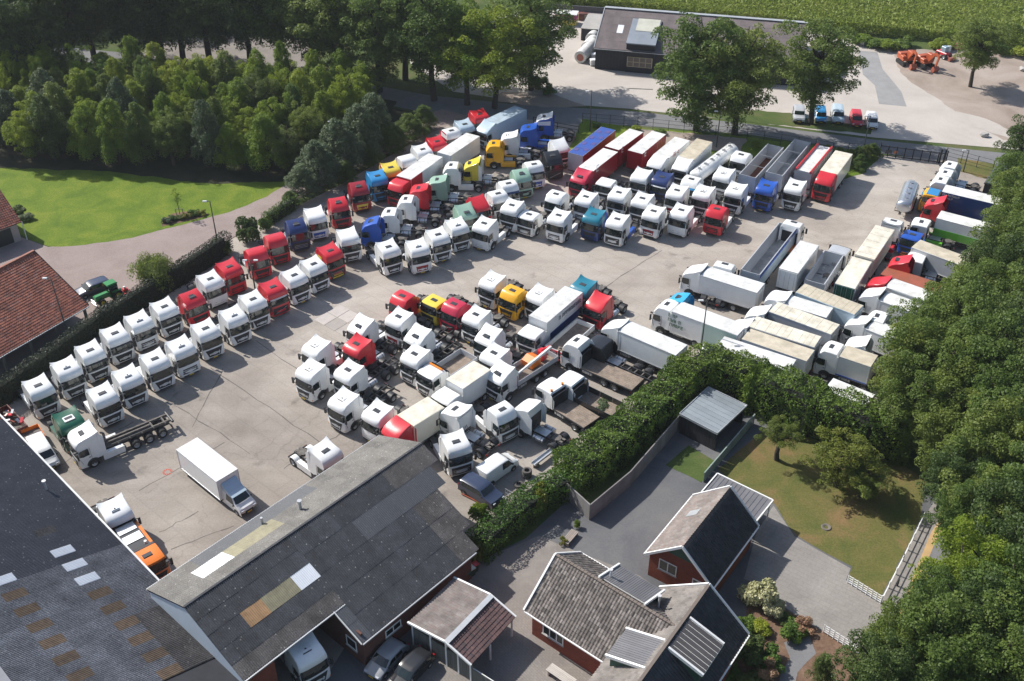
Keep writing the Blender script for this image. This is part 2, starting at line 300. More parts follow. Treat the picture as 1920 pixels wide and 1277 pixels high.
sheet('weathered_paving', [(1418, 1000), (1450, 948), (1490, 1006), (1545, 1038), (1595, 1066), (1586, 1088), (1650, 1130), (1690, 1160), (1640, 1250), (1580, 1210), (1540, 1180), (1440, 1120), (1395, 1085)], .016, M_OLDPAVE)
sheet('flower_bed', [(1400, 1088), (1445, 1125), (1545, 1185), (1590, 1215), (1640, 1252), (1600, 1400), (1340, 1400), (1330, 1290), (1400, 1190)], .024, M_BEDSOIL, jitter=.12)
sheet('gravel_path', [(1470, 1205), (1515, 1190), (1530, 1225), (1495, 1262), (1480, 1340), (1455, 1340), (1465, 1262), (1480, 1235)], .028, M_ROAD, jitter=.08)
sheet('pavement', [(1652, 1130), (1732, 972), (1800, 860), (1830, 870), (1745, 1000), (1680, 1160)], .03, M_OLDPAVE)
sheet('sand_strip', [(1680, 1160), (1745, 1000), (1830, 870), (1842, 873), (1757, 1008), (1692, 1168)], .034, mat('ochre_sand', (.45, .30, .14), rough=.95, world=True, var=.15))
sheet('road', [(1692, 1168), (1757, 1008), (1842, 873), (1990, 900), (1990, 1300), (1650, 1300)], .03, M_ROAD)
# light concrete slabs let into the yard: separate pieces with a gap between
slab_cols = [mat('slab_pale', (.46, .42, .39), rough=.9, world=True, var=.08, scale=1.2), mat('slab_grey', (.33, .30, .275), rough=.9, world=True, var=.1, scale=.8), mat('slab_mid', (.37, .335, .305), rough=.9, world=True, var=.1, scale=.9)]
a0 = G(588, 600); e1 = (G(637, 571)-a0)/2; e2 = (G(647, 632)-a0)/3
Y = [o for o in COL.objects if o.name == 'yard_surface'][0]
k = 0
for i in range(2):
    for j in range(3):
        p = a0+e1*i+e2*j; g = .025; u = e1; w = e2
        mb = MB(); q = [p+u*g+w*g, p+u*(1-g)+w*g, p+u*(1-g)+w*(1-g), p+u*g+w*(1-g)]
        if k == 2: k += 1; 
        mb.hexa([Vector((c.x, c.y, .002)) for c in q], [Vector((c.x, c.y, .03)) for c in q]).build('concrete_slab', slab_cols[(0, 1, 2, 1, 0, 2)[(i*3+j) % 6] if not (i == 1 and j == 0) else 0], Y); k += 1
# sealed joints in the yard
JM = mat('joint_tar', (.125, .11, .10), rough=.9, world=True)
for a, b in (((420, 830), (260, 920)), ((300, 742), (470, 850)), ((250, 790), (100, 880)), ((395, 690), (600, 830)), ((480, 640), (720, 800)), ((320, 1030), (440, 985)), ((300, 998), (370, 960)), ((530, 880), (640, 812)), ((420, 690), (360, 800)), ((1240, 470), (1100, 560)), ((560, 690), (640, 740))):
    A = G(*a); B = G(*b); k = 9; P = [A.lerp(B, t/k)+Vector((random.uniform(-1, 1), random.uniform(-1, 1), 0))*.12 for t in range(k+1)]
    mb = MB()
    for p, q in zip(P, P[1:]):
        d = (q-p).normalized(); n = Vector((-d.y, d.x, 0))*random.uniform(.03, .075)
        mb.quad(*[Vector((c.x, c.y, .005)) for c in (p-n, q-n, q+n, p+n)])
    mb.build('joint', JM, Y)
M_RM = mat('red_paint_mark', (.42, .08, .05), rough=.8)
mb = MB(); c = G(314, 885)
for t in range(10):
    r0, r1 = .28, .5; a, b = t*.6, t*.6+.45
    mb.quad(*[(c.x+r*math.cos(x), c.y+r*math.sin(x), .006) for r, x in ((r0, a), (r1, a), (r1, b), (r0, b))])
mb.build('paint_mark', M_RM, Y)

# ------------------------------------------------------------------ foliage
def leaf_mat(name, c1, c2, c3, trans=.28):
    m = bpy.data.materials.new(name); m.use_nodes = True; n = m.node_tree.nodes; l = m.node_tree.links; p = n['Principled BSDF']
    p.inputs['Roughness'].default_value = .55; p.inputs['Specular IOR Level'].default_value = .35
    g = n.new('ShaderNodeNewGeometry'); nt = n.new('ShaderNodeTexNoise'); nt.inputs['Scale'].default_value = .35; nt.inputs['Detail'].default_value = 6; nt.inputs['Roughness'].default_value = .75
    l.new(g.outputs['Position'], nt.inputs['Vector'])
    r = n.new('ShaderNodeValToRGB'); r.color_ramp.elements[0].position = .32; r.color_ramp.elements[1].position = .68
    r.color_ramp.elements[0].color = (*c1, 1); r.color_ramp.elements[1].color = (*c3, 1); e = r.color_ramp.elements.new(.5); e.color = (*c2, 1)
    l.new(nt.outputs['Fac'], r.inputs['Fac'])
    oi = n.new('ShaderNodeObjectInfo'); hs = n.new('ShaderNodeHueSaturation'); l.new(r.outputs[0], hs.inputs['Color'])
    mr = n.new('ShaderNodeMapRange'); l.new(oi.outputs['Random'], mr.inputs['Value']); mr.inputs['To Min'].default_value = .475; mr.inputs['To Max'].default_value = .515; l.new(mr.outputs[0], hs.inputs['Hue'])
    mv = n.new('ShaderNodeMapRange'); l.new(oi.outputs['Random'], mv.inputs['Value']); mv.inputs['To Min'].default_value = 1.2; mv.inputs['To Max'].default_value = .8; l.new(mv.outputs[0], hs.inputs['Value'])
    l.new(hs.outputs[0], p.inputs['Base Color'])
    tr = n.new('ShaderNodeBsdfTranslucent'); l.new(hs.outputs[0], tr.inputs['Color']); mx = n.new('ShaderNodeMixShader'); mx.inputs[0].default_value = trans
    l.new(p.outputs[0], mx.inputs[1]); l.new(tr.outputs[0], mx.inputs[2]); l.new(mx.outputs[0], n['Material Output'].inputs[0])
    MATS[name] = m; return m
L_OAK = leaf_mat('oak_leaves', (.080, .135, .026), (.135, .20, .040), (.20, .27, .058), .46)
L_DARK = leaf_mat('dark_leaves', (.054, .090, .022), (.090, .138, .034), (.14, .195, .048), .42)
L_LIME = leaf_mat('light_leaves', (.125, .19, .020), (.20, .285, .028), (.29, .37, .042), .48)
L_HEDGE = leaf_mat('laurel_leaves', (.042, .092, .012), (.082, .155, .018), (.14, .225, .03), .3)
L_GREY = leaf_mat('grey_green_leaves', (.07, .11, .05), (.105, .15, .07), (.15, .20, .095))
L_YEL = leaf_mat('yellow_green_leaves', (.10, .13, .015), (.15, .17, .02), (.22, .22, .03))
L_CREAM = leaf_mat('cream_blossom', (.25, .28, .12), (.45, .45, .25), (.55, .55, .35), .2)
L_PINK = leaf_mat('faded_pink_bloom', (.22, .14, .07), (.35, .20, .12), (.42, .28, .18), .2)
L_SHADED = leaf_mat('shade_dark_leaves', (.008, .016, .006), (.013, .024, .008), (.022, .036, .010), .08)  # near-black leaves: the shaded side of the yard hedge put into the colour
BARK = mat('bark', (.055, .045, .035), rough=.95, var=.35, scale=3, bump=.5)

def leaf_mesh(name, C, N, size, m, jit=.55, aspect=.62):
    n = len(C); R = RNG.normal(size=(n, 3)); N = N+R*jit; N /= np.linalg.norm(N, axis=1)[:, None]+1e-9
    T = np.cross(N, RNG.normal(size=(n, 3))); T /= np.linalg.norm(T, axis=1)[:, None]+1e-9
    B = np.cross(N, T); s = size*RNG.uniform(.6, 1.4, (n, 1))
    V = np.empty((n, 4, 3)); V[:, 0] = C-T*s*.55; V[:, 1] = C+B*s*aspect*.5; V[:, 2] = C+T*s*.6; V[:, 3] = C-B*s*aspect*.5
    me = bpy.data.meshes.new(name); me.vertices.add(n*4); me.vertices.foreach_set('co', V.reshape(-1))
    me.loops.add(n*4); me.loops.foreach_set('vertex_index', np.arange(n*4, dtype=np.int32))
    me.polygons.add(n); me.polygons.foreach_set('loop_start', np.arange(0, n*4, 4, dtype=np.int32)); me.polygons.foreach_set('loop_total', np.full(n, 4, dtype=np.int32))
    me.materials.append(m); me.update(calc_edges=True); return me
def blob_leaves(cen, rad, n, flat=.8, up=.35):
    "n leaves spread over the shells of the blobs"
    w = rad**2; idx = RNG.choice(len(cen), n, p=w/w.sum())
    D = RNG.normal(size=(n, 3)); D /= np.linalg.norm(D, axis=1)[:, None]; D[:, 2] = np.where(D[:, 2] < -.35, -D[:, 2], D[:, 2])
    rr = RNG.uniform(.62, 1.06, (n, 1))**.7
    P = cen[idx]+D*rad[idx][:, None]*rr*np.array([1, 1, flat]); N = D+np.array([0, 0, up]); return P, N
def crown_oak(seed, m, n=33000, R=1.0, H=1.25, size=.043, K=190, r0=.09, r1=.24):
    "unit crown: radius 1, centred on the origin"
    rg = np.random.default_rng(seed); c = rg.normal(size=(K, 3)); c /= np.linalg.norm(c, axis=1)[:, None]; c *= rg.uniform(.3, .97, (K, 1))
    c[:, 2] = c[:, 2]*H; c[:, 0] *= R; low = c[:, 2] < -.3; c[low, :2] *= .72; c *= (1+.14*np.sin(c[:, [1]]*5+seed))
    r = rg.uniform(r0, r1, K)
    P, N = blob_leaves(c, r, n, up=.55); return leaf_mesh('crown', P, N, size, m, jit=.95)
def crown_cone(seed, m, n=24000, size=.052, K=170):
    "unit young tree: base 0, height 3, radius 1"
    rg = np.random.default_rng(seed); t = rg.uniform(.05, 1, K)**.9; ang = rg.uniform(0, 6.28, K); rad = (1-t)**.5*rg.uniform(.3, 1.0, K)+.03
    c = np.stack([np.cos(ang)*rad, np.sin(ang)*rad, .35+t*2.6], 1); r = (.25-.15*t)*rg.uniform(.6, 1.3, K)
    P, N = blob_leaves(c, r, n, flat=1.7, up=.6); return leaf_mesh('crown', P, N, size, m, jit=.95)
def crown_bush(seed, m, n=2600, size=.13, K=14):
    rg = np.random.default_rng(seed); c = rg.uniform(-.65, .65, (K, 3)); c[:, 2] = rg.uniform(.2, .75, K); r = rg.uniform(.25, .45, K)
    P, N = blob_leaves(c, r, n); P[:, 2] = np.abs(P[:, 2]); return leaf_mesh('foliage', P, N, size, m)
OAKS = {}
for nm, m in (('oak', L_OAK), ('dark', L_DARK), ('light', L_LIME)):
    OAKS[nm] = [crown_oak(s, m) for s in ((1, 2, 3) if nm != 'light' else (4, 5))]
L_AIRY = leaf_mat('fruit_leaves', (.075, .11, .016), (.12, .16, .022), (.17, .20, .03), .4)
OAKS['airy'] = [crown_oak(s, L_AIRY, n=13000, size=.045, K=120, r0=.07, r1=.2) for s in (8, 9)]
CONES = {nm: [crown_cone(s, m) for s in ss] for nm, m, ss in (('light', L_LIME, (11, 12)), ('oak', L_OAK, (13, 14)), ('grey', L_GREY, (15, 16)), ('dark', L_DARK, (17,)))}
BUSHES = {nm: crown_bush(20+i, m) for i, (nm, m) in enumerate((('green', L_HEDGE), ('dark', L_DARK), ('grey', L_GREY), ('yellow', L_YEL), ('cream', L_CREAM), ('pink', L_PINK), ('light', L_LIME)))}
def trunk_mesh(seed, h=1.0):
    rg = random.Random(seed); mb = MB(); p = Vector((0, 0, 0)); r = .05
    for k in range(4):
        q = p+Vector((rg.uniform(-.03, .03), rg.uniform(-.03, .03), .2)); mb.tube(p, q, r, 9, r*.82, cap=False); p = q; r *= .82
    for k in range(7):
        a = k*.9+rg.uniform(-.3, .3); b = Vector((0, 0, rg.uniform(.38, .7)))
        e = b+Vector((math.cos(a), math.sin(a), rg.uniform(.5, .9)))*rg.uniform(.2, .34); mb.tube(b, e, .022, 6, .006, cap=False)
    return mb.mesh('trunk', BARK, 60)
TRUNKS = [trunk_mesh(s) for s in range(3)]
def tree(base, h, rad, kind, label, group=None, crown_low=.35, name='tree', cat='tree', rz=None):
    t = thing(name, base, random.uniform(0, 6.28) if rz is None else rz, label, cat, group)
    cm = random.choice(OAKS[kind]); ch = h*(1-crown_low)
    ob('trunk', random.choice(TRUNKS), t, scale=(max(h*.55, 6), max(h*.55, 6), h*.95))
    ob('crown', cm, t, loc=(0, 0, h*crown_low+ch*.5), scale=(rad*random.uniform(.94, 1.06), rad*random.uniform(.94, 1.06), ch*.5/1.2))
    return t
def cone_tree(base, h, rad, kind, label, group=None, name='young_tree'):
    t = thing(name, base, random.uniform(0, 6.28), label, 'tree', group)
    ob('trunk', random.choice(TRUNKS), t, scale=(h*.3, h*.3, h*.8))
    ob('crown', random.choice(CONES[kind]), t, scale=(rad, rad, h/3.1)); return t
def round_tree(base, h, rad, kind, label, group=None): return tree(base, h, rad*.95, {'grey': 'oak'}.get(kind, kind), label, group, .06, name='young_tree')
def bush(px, py, r, h, kind, label, group=None, name='bush', cat='bush', base=None):
    t = thing(name, base or G(px, py), random.uniform(0, 6.28), label, cat, group)
    ob('foliage', BUSHES[kind], t, scale=(r, r, h)); st = MB()
    for k in range(4): st.tube((0, 0, 0), (.35*math.cos(k*1.6), .35*math.sin(k*1.6), .5), .03, 5, .01, cap=False)
    ob('stem', cached('bushstem', lambda: st.mesh('stem', BARK)), t, scale=(r, r, h)); return t
def hedge(name, pts, width, height, m, label, cat='hedge', n_per_m2=42, size=.24, lump=.35, core=(.008, .012, .006), group=None):
    "leafy strip along world points: core body and leaf shell"
    P = [Vector(p) for p in pts]; t = thing(name, (P[0].x, P[0].y, 0), 0, label, cat, group); o = Vector((P[0].x, P[0].y, 0))
    C, N = [], []; mb = MB()
    for a, b in zip(P, P[1:]):
        L = (b-a).length; d = (b-a)/L; nn = Vector((-d.y, d.x, 0)); per = width+2*height; n = int(L*per*n_per_m2)
        u = RNG.uniform(-.05, 1.05, n)*L; s = RNG.uniform(0, per, n)
        y = np.where(s < height, -width/2, np.where(s < height+width, s-height-width/2, width/2)); z = np.where(s < height, s, np.where(s < height+width, height, s-height-width))
        z = np.where(s > height+width, s-height-width, z)
        ny = np.where(s < height, -1., np.where(s < height+width, 0., 1.)); nz = np.where((s >= height) & (s < height+width), 1., .15)
        rnd = width*.18; edge = np.clip((z-(height-rnd))/rnd, 0, 1); y = y*(1-.22*edge**2)
        lum = lump*(np.sin(u*1.9+y*1.3)*.5+np.sin(u*.83+z*1.7+2)*.6+np.sin(u*4.1+z*3)*.25)+RNG.normal(size=n)*size*.45
        y = y+ny*lum*.7; z = z+np.where(nz > .5, lum, 0)
        X = np.array([a.x-o.x, a.y-o.y, 0])+u[:, None]*np.array([d.x, d.y, 0])+y[:, None]*np.array([nn.x, nn.y, 0]); X[:, 2] = np.maximum(z, .05)
        C.append(X); N.append(ny[:, None]*np.array([nn.x, nn.y, 0])+nz[:, None]*np.array([0, 0, 1.])+np.array([d.x, d.y, 0])*RNG.normal(size=(n, 1))*.3)
        for (pt, dd) in (((a, -1),) if a is P[0] else ())+(((b, 1),) if b is P[-1] else ()):
            m_ = int(width*height*n_per_m2*1.3); yy = RNG.uniform(-width/2, width/2, m_); zz_ = RNG.uniform(0, height, m_)
            Xe = np.array([pt.x-o.x, pt.y-o.y, 0])+yy[:, None]*np.array([nn.x, nn.y, 0])+(dd*(.15+RNG.normal(size=(m_, 1))*.2))*np.array([d.x, d.y, 0]); Xe[:, 2] = zz_; C.append(Xe); N.append(np.tile(np.array([d.x*dd, d.y*dd, .2]), (m_, 1)))
        k = width/2*.72-lump*.3; hh = height*.86-lump*.4; A = a-o+d*(.7 if a is P[0] else 0); B = b-o-d*(.7 if b is P[-1] else 0)
        mb.hexa([A-nn*k, B-nn*k, B+nn*k, A+nn*k], [q+Vector((0, 0, hh)) for q in (A-nn*k*.9, B-nn*k*.9, B+nn*k*.9, A+nn*k*.9)])
    for p in P[1:-1]: mb.tube(p-o, p-o+Vector((0, 0, hh*.98)), width*.36, 10)
    mb.build('dark_core', mat('hedge_inner', core, rough=1), t)  # solid near-black core: the shade inside the hedge put into its colour
    f = ob('foliage', leaf_mesh('foliage', np.concatenate(C), np.concatenate(N), size, m, jit=.6), t)
    return t

# ------------------------------------------------------------------ lorries: local x points forward, origin on the ground under the middle of the cab roof
TS = (-1, -.96, -.8, -.45, 0, .45, .8, .96, 1)
def cab_stations(v):
    low = [(1.12, .34, 1.16, 0), (1.20, .5, 1.23, 0), (1.21, .95, 1.25, 0), (1.19, 1.5, 1.25, 0), (1.14, 1.72, 1.245, 0)]
    if v == 'low': top = [(.95, 2.55, 1.2, 0), (1.0, 2.62, 1.19, 0), (.92, 2.74, 1.17, 0), (.6, 2.84, 1.15, 0), (-.3, 2.88, 1.15, 0), (-1.05, 2.84, 1.15, 0), (-1.15, 2.7, 1.18, 0)]
    elif v == 'flat': top = [(.93, 2.62, 1.2, 0), (.99, 2.70, 1.2, 0), (.86, 3.0, 1.19, 0), (.62, 3.34, 1.17, 0), (.3, 3.5, 1.15, 0), (-.4, 3.56, 1.15, 0), (-1.05, 3.52, 1.15, 0), (-1.15, 3.3, 1.19, 0)]
    elif v == 'old': top = [(.93, 2.62, 1.2, 0), (.96, 2.70, 1.2, 0), (.90, 2.86, 1.19, 0), (.55, 3.25, 1.17, 0), (-.25, 3.5, 1.14, .02), (-.7, 3.62, 1.12, .05), (-1.12, 3.66, 1.13, .08), (-1.16, 3.3, 1.19, 0)]
    elif v == 'slope': top = [(.94, 2.52, 1.2, 0), (1.0, 2.58, 1.2, 0), (.94, 2.80, 1.19, 0), (.7, 3.02, 1.17, 0), (.2, 3.22, 1.15, .0), (-.4, 3.46, 1.14, .04), (-1.0, 3.62, 1.14, .14), (-1.25, 3.68, 1.15, .22), (-1.27, 3.4, 1.18, .1)]
    else: top = [(.95, 2.58, 1.215, 0), (1.06, 2.63, 1.21, 0), (1.09, 2.88, 1.21, 0), (1.02, 3.14, 1.20, 0), (.84, 3.34, 1.18, 0), (.5, 3.48, 1.165, .0), (0, 3.56, 1.15, .0), (-.5, 3.60, 1.15, .05), (-.95, 3.62, 1.15, .12), (-1.35, 3.66, 1.16, .27), (-1.37, 3.35, 1.18, .2)]
    return low, top
def cab_mesh(v, col, top_c=None):
    def f():
        low, top = cab_stations(v); st = low+top+[(-1.16, 1.0, 1.24, 0)]; mb = MB().use(paint(col)); k = len(TS); nl = len(low)
        vs = []
        for i, (x, z, w, e) in enumerate(st):
            for t in TS:
                a = abs(t)
                if i <= nl: vs.append((x-.16*a**4-(.05 if a == 1 else 0), t*w, z))
                elif i == len(st)-1: vs.append((x, t*w, z))
                else:
                    xx = x-(.14*a**4 if x > .5 else 0); vs.append((xx, t*w, z-(.07 if a == 1 and e < .1 else 0)-(.03 if a > .9 and e < .1 else 0)+e*a**3.2))
        fs = [(i*k+j, i*k+j+1, (i+1)*k+j+1, (i+1)*k+j) for i in range(len(st)-1) for j in range(k-1)]
        if top_c:
            cut = nl*(k-1); mb.add(vs, fs[:cut]+fs[-(k-1):]); mb.use(paint(top_c)).add(vs, fs[cut:-(k-1)])
            for s_ in (-1, 1): mb.quad((.9, s_*1.222, 2.62), (-1.14, s_*1.222, 2.62), (-1.14, s_*1.19, 3.3), (.8, s_*1.20, 3.15))
            mb.use(paint(col))
        else: mb.add(vs, fs)
        for j in (0, k-1):
            idx = [vs[i*k+j] for i in range(len(st))]+[(-1.16, (1 if j else -1)*1.24, .98), (.2, (1 if j else -1)*1.25, .98), (.36, (1 if j else -1)*1.24, .36)]
            mb.add(idx, [tuple(range(len(idx)))])
        mb.use(PLASTIC).quad((-1.18, -1.0, 2.7), (-1.18, 1.0, 2.7), (-1.18, 1.0, 1.05), (-1.18, -1.0, 1.05))
        if v in ('super', 'slope'): mb.quad((-1.385, -.9, 3.5), (-1.385, .9, 3.5), (-1.19, .9, 2.75), (-1.19, -.9, 2.75))
        return mb.mesh('cab', None, 32)
    return cached(('cab', v, col, top_c), f)
def front_pt(t, s, v, off=.02):
    "point on the windscreen: t across -1..1, s up 0..1"
    low, top = cab_stations(v); a = low[-1]; b = top[0]; x = a[0]+(b[0]-a[0])*s; z = a[1]+(b[1]-a[1])*s; w = a[2]+(b[2]-a[2])*s
    return (x-.16*abs(t)**4+off, t*w, z)
def m_windscreen(v):
    def f():
        mb = MB(); tt = (-.95, -.8, -.45, 0, .45, .8, .95); vs = [front_pt(t, s, v) for s in (.03, .97) for t in tt]; n = len(tt)
        mb.use(GLASS).add(vs, [(i, i+1, n+i+1, n+i) for i in range(n-1)])
        mb.use(PLASTIC); q = [front_pt(t, s, v, .03) for s in (-.04, .05) for t in tt]; mb.add(q, [(i, i+1, n+i+1, n+i) for i in range(n-1)])
        for y0, y1 in ((-.85, -.1), (.05, .8)): mb.bar((1.16, y0*1.1, 1.80), (1.12, y1*1.1, 2.0), .03)
        return mb.mesh('windscreen', None)
    return cached(('ws', v), f)
def m_sidewin(s):
    def f():
        mb = MB().use(GLASS); y = s*1.262
        z = [(.93, 1.82), (.80, 2.45), (-.02, 2.5), (-.08, 1.72), (.55, 1.68)]; mb.add([(a, y*(1-.018*(b-1.7)), b) for a, b in z], [(0, 1, 2, 3, 4)])
        mb.use(PLASTIC)
        for a, b in (((-.16, 2.55), (-.2, .95)), ((.98, 1.7), (.72, .9))): mb.bar((a[0], s*1.252, a[1]), (b[0], s*1.258, b[1]), .025)
        mb.box(-.12, .06, min(s*1.25, s*1.275), max(s*1.25, s*1.275), 1.42, 1.47)
        return mb.mesh('side_window', None)
    return cached(('sw', s), f)
def m_grille(style):
    def f():
        mb = MB()
        def band(z0, z1, w0, w1, m, x=1.225):
            mb.use(m); tt = (-1, -.6, 0, .6, 1); vs = [(x-.02-.09*abs(t*w)**4+(.0), t*w*1.2, z) for z, w in ((z0, w0), (z1, w1)) for t in tt]; mb.add(vs, [(i, i+1, 5+i+1, 5+i) for i in range(4)])
        if style == 'daf':
            band(.60, 1.52, .56, .80, PLASTIC); 
            for z in (.78, .95, 1.12, 1.29): band(z, z+.03, .50+(z-.62)*.19, .51+(z-.62)*.19, HATCH, 1.24)
            band(.38, .52, .6, .6, PLASTIC)
        elif style == 'merc':
            for z in (.72, .86, 1.0): band(z, z+.035, .5, .5, HATCH)
            band(.36, .56, .8, .72, PLASTIC); band(1.12, 1.17, .05, .05, ALU, 1.24)
        elif style == 'scania':
            for z in (.72, .95, 1.18): band(z, z+.17, .72-.1*(z-.7), .72-.1*(z-.7), PLASTIC)
            band(.38, .52, .7, .7, PLASTIC)
        elif style == 'man':
            band(.6, 1.5, .80, .84, PLASTIC)
            for z in (.72, .92, 1.12): band(z, z+.05, .72, .72, METAL, 1.24)
            band(.36, .5, .8, .8, PLASTIC)
        elif style == 'volvo':
            band(.55, 1.45, .80, .80, PLASTIC); mb.use(METAL).bar((1.25, -.8, .7), (1.25, .8, 1.3), .04)
        elif style in ('redgrille', 'bluegrille', 'yellowgrille'):
            band(.68, 1.38, .56, .66, {'r': paint('darkred'), 'b': paint('blue'), 'y': paint('yellow')}[style[0]]); band(.36, .54, .7, .7, PLASTIC); band(1.0, 1.04, .5, .5, PLASTIC, 1.24)
        return mb.mesh('grille', None)
    return cached(('gr', style), f)
def m_lamp(s):
    def f():
        mb = MB().use(LAMP); y0, y1 = sorted((s*.88, s*1.12)); mb.hexa([(1.0, y0, .52), (1.15-.06*(s < 0), y0, .52), (1.12-.06*(s > 0), y1, .52), (1.0, y1, .52)], [(1.0, y0, .74), (1.16-.06*(s < 0), y0, .74), (1.13-.06*(s > 0), y1, .78), (1.0, y1, .78)])
        mb.use(ORG).box(1.0, 1.09, min(s*1.1, s*1.2), max(s*1.1, s*1.2), .56, .68)
        return mb.mesh('headlight', None)
    return cached(('hl', s), f)
def m_mirror(s):
    def f():
        mb = MB(); mb.bar((.95, s*1.2, 2.4), (1.12, s*1.5, 2.42), .04); mb.bar((.95, s*1.22, 1.8), (1.1, s*1.46, 1.86), .04)
        y0, y1 = sorted((s*1.36, s*1.58)); mb.box(1.02, 1.15, y0, y1, 1.72, 2.46, .03); mb.box(1.0, 1.3, min(s*1.0, s*1.2), max(s*1.0, s*1.2), 2.42, 2.5)
        return mb.mesh('mirror', PLASTIC)
    return cached(('mi', s), f)
ROOFZ = dict(low=2.88, flat=3.53, old=3.46, super=3.56, slope=3.30)
def m_hatch(v):
    def f():
        mb = MB(); z = ROOFZ[v]; x0 = -.35 if v != 'slope' else -.05
        if v == 'old': mb.add([(-.0, -.28, 3.46), (-.45, -.28, 3.58), (-.45, .28, 3.58), (-.0, .28, 3.46)], [(0, 1, 2, 3)])
        mb.box(x0, x0+.48, -.40, .40, z-.04, z+.05, .03); return mb.mesh('roof_hatch', HATCH)
    return cached(('ha', v), f)
def m_hatch2(): return cached('h2', lambda: MB().use(HATCH).box(-.12, .0, -.08, .06, 3.54, 3.68, .03).box(.22, .28, -.38, .34, 3.48, 3.58).use(paint('white')).box(-.5, .1, -.36, .36, 3.5, 3.62, .03).mesh('roof_hatch'))
def m_visor(v, m):
    def f():
        mb = MB(); tt = (-.9, -.5, 0, .5, .9); n = 5; a = [(1.16-.16*abs(t)**4, t*1.2, 2.5) for t in tt]; b = [(1.02-.14*abs(t)**4, t*1.2, 2.72) for t in tt]
        mb.add(a+b, [(i, i+1, n+i+1, n+i) for i in range(n-1)]); mb.add([(x-.02, y, z+.01) for x, y, z in a+b], [(i, i+1, n+i+1, n+i) for i in range(n-1)]); return mb.mesh('sun_visor', m)
    return cached(('vi', v, m.name), f)
def m_defl(s, col, v):
    def f():
        mb = MB(); z = {'low': 2.6, 'flat': 3.3, 'old': 3.4, 'slope': 3.5}.get(v, 3.62); y0, y1 = sorted((s*1.17, s*1.22)); mb.prism([(-1.17, 1.0), (-1.17, z), (-1.32, z-.02), (-1.66, z-.45), (-1.62, 1.0)], y0, y1); return mb.mesh('side_deflector', paint(col))
    return cached(('de', s, col, v), f)
def m_tyre(w=.32, r=.5):
    return cached(('ty', w, r), lambda: MB().lathe_y([(r*.56, -w/2), (r*.93, -w/2), (r, -w/2+.05), (r, w/2-.05), (r*.93, w/2), (r*.56, w/2)], 0, 0, 20).mesh('tyre', RUBBER, 50))
def m_rim(s, w=.32, r=.5, m=None):
    def f():
        mb = MB(); q = s*w/2; mb.lathe_y([(r*.58, q*.98), (r*.5, q*.86), (r*.36, q*.5), (r*.2, q*.6), (r*.18, q*.95), (0, q*.97)], 0, 0, 16)
        for k in range(8):
            a = k*math.pi/4; mb.tube((r*.3*math.cos(a), q*.5, r*.3*math.sin(a)), (r*.3*math.cos(a), q*.66, r*.3*math.sin(a)), .02, 5)
        return mb.mesh('rim', m or RIM, 40)
    return cached(('ri', s, w, r, m.name if m else ''), f)
def wheel(t, x, y, r=.5, w=.32, dual=False, name='wheel', rimm=None):
    s = 1 if y > 0 else -1; ww = w*(2.0 if dual else 1)
    o = ob(name, m_tyre(ww, r), t, loc=(x, y, r)); ob('rim', m_rim(s, ww, r, rimm), o)
def m_arch(s):
    def f():
        mb = MB()
        if 1:
            mb.prism([(-.25+.68*math.cos(i*math.pi/10), .5+.68*math.sin(i*math.pi/10)) for i in range(11)], min(s*1.20, s*1.262), max(s*1.20, s*1.262))
        return mb.mesh('wheel_arch', PLASTIC)
    return cached(('arch', s), f)
def chassis_mesh(L, extra='tractor'):
    def f():
        mb = MB().use(FRAME)
        for y in (-.40, .40): mb.box(-L, .7, y-.05, y+.05, .72, 1.0)
        for x in [-.6-i*.85 for i in range(int((L-.6)/.85)+1)]: mb.use(DIRTY).box(x-.06, x+.06, -.35, .35, .78, .95)
        mb.use(FRAME).box(-1.0, 1.0, -1.1, 1.1, .42, .7); mb.box(-L-.06, -L, -1.15, 1.15, .62, .8)
        for x in ((-4.05,) if extra == 'tractor' else (-4.5, -5.85)):
            if x < -L: continue
            mb.tube((x, -1.0, .5), (x, 1.0, .5), .11, 8); mb.use(DIRTY).bar((x+.6, .42, .8), (x-.6, .42, .62), .1); mb.bar((x+.6, -.42, .8), (x-.6, -.42, .62), .1); mb.use(FRAME)
        mb.use(METAL).tube((-1.5, -.2, 1.05), (-1.5, .5, 1.05), .12, 8)
        return mb.mesh('chassis', None)
    return cached(('ch', round(L, 1), extra), f)
def m_tank(s, m):
    def f():
        mb = MB(); y0, y1 = sorted((s*.62, s*1.2)); c = (y0+y1)/2; pts = [(c+.3*math.cos(a)*1.0, .8+.32*math.sin(a)) for a in [math.pi/8+i*math.pi/4 for i in range(8)]]
        mb.use(m).prism(pts, -2.95, -1.75, 'x'); mb.use(FRAME)
        for x in (-2.7, -2.0): mb.prism([(c+(q-c)*1.03, .8+(r-.8)*1.03) for q, r in pts], x-.03, x+.03, 'x')
        return mb.mesh('fuel_tank', None, 30)
    return cached(('tank', s, m.name), f)
def m_skirt(s, col):
    return cached(('sk', s, col), lambda: MB().box(-3.35, -1.25, min(s*1.2, s*1.24), max(s*1.2, s*1.24), .38, 1.08).use(ALU).box(-3.3, -1.25, min(s*.75, s*1.2), max(s*.75, s*1.2), 1.06, 1.10).mesh('side_skirt', None) if False else _skirt(s, col))
def _skirt(s, col):
    mb = MB().use(paint(col)); mb.box(-3.35, -1.22, min(s*1.2, s*1.245), max(s*1.2, s*1.245), .36, 1.08); mb.box(-3.3, -1.22, min(s*.78, s*1.2), max(s*.78, s*1.2), 1.05, 1.09); return mb.mesh('side_skirt', None)
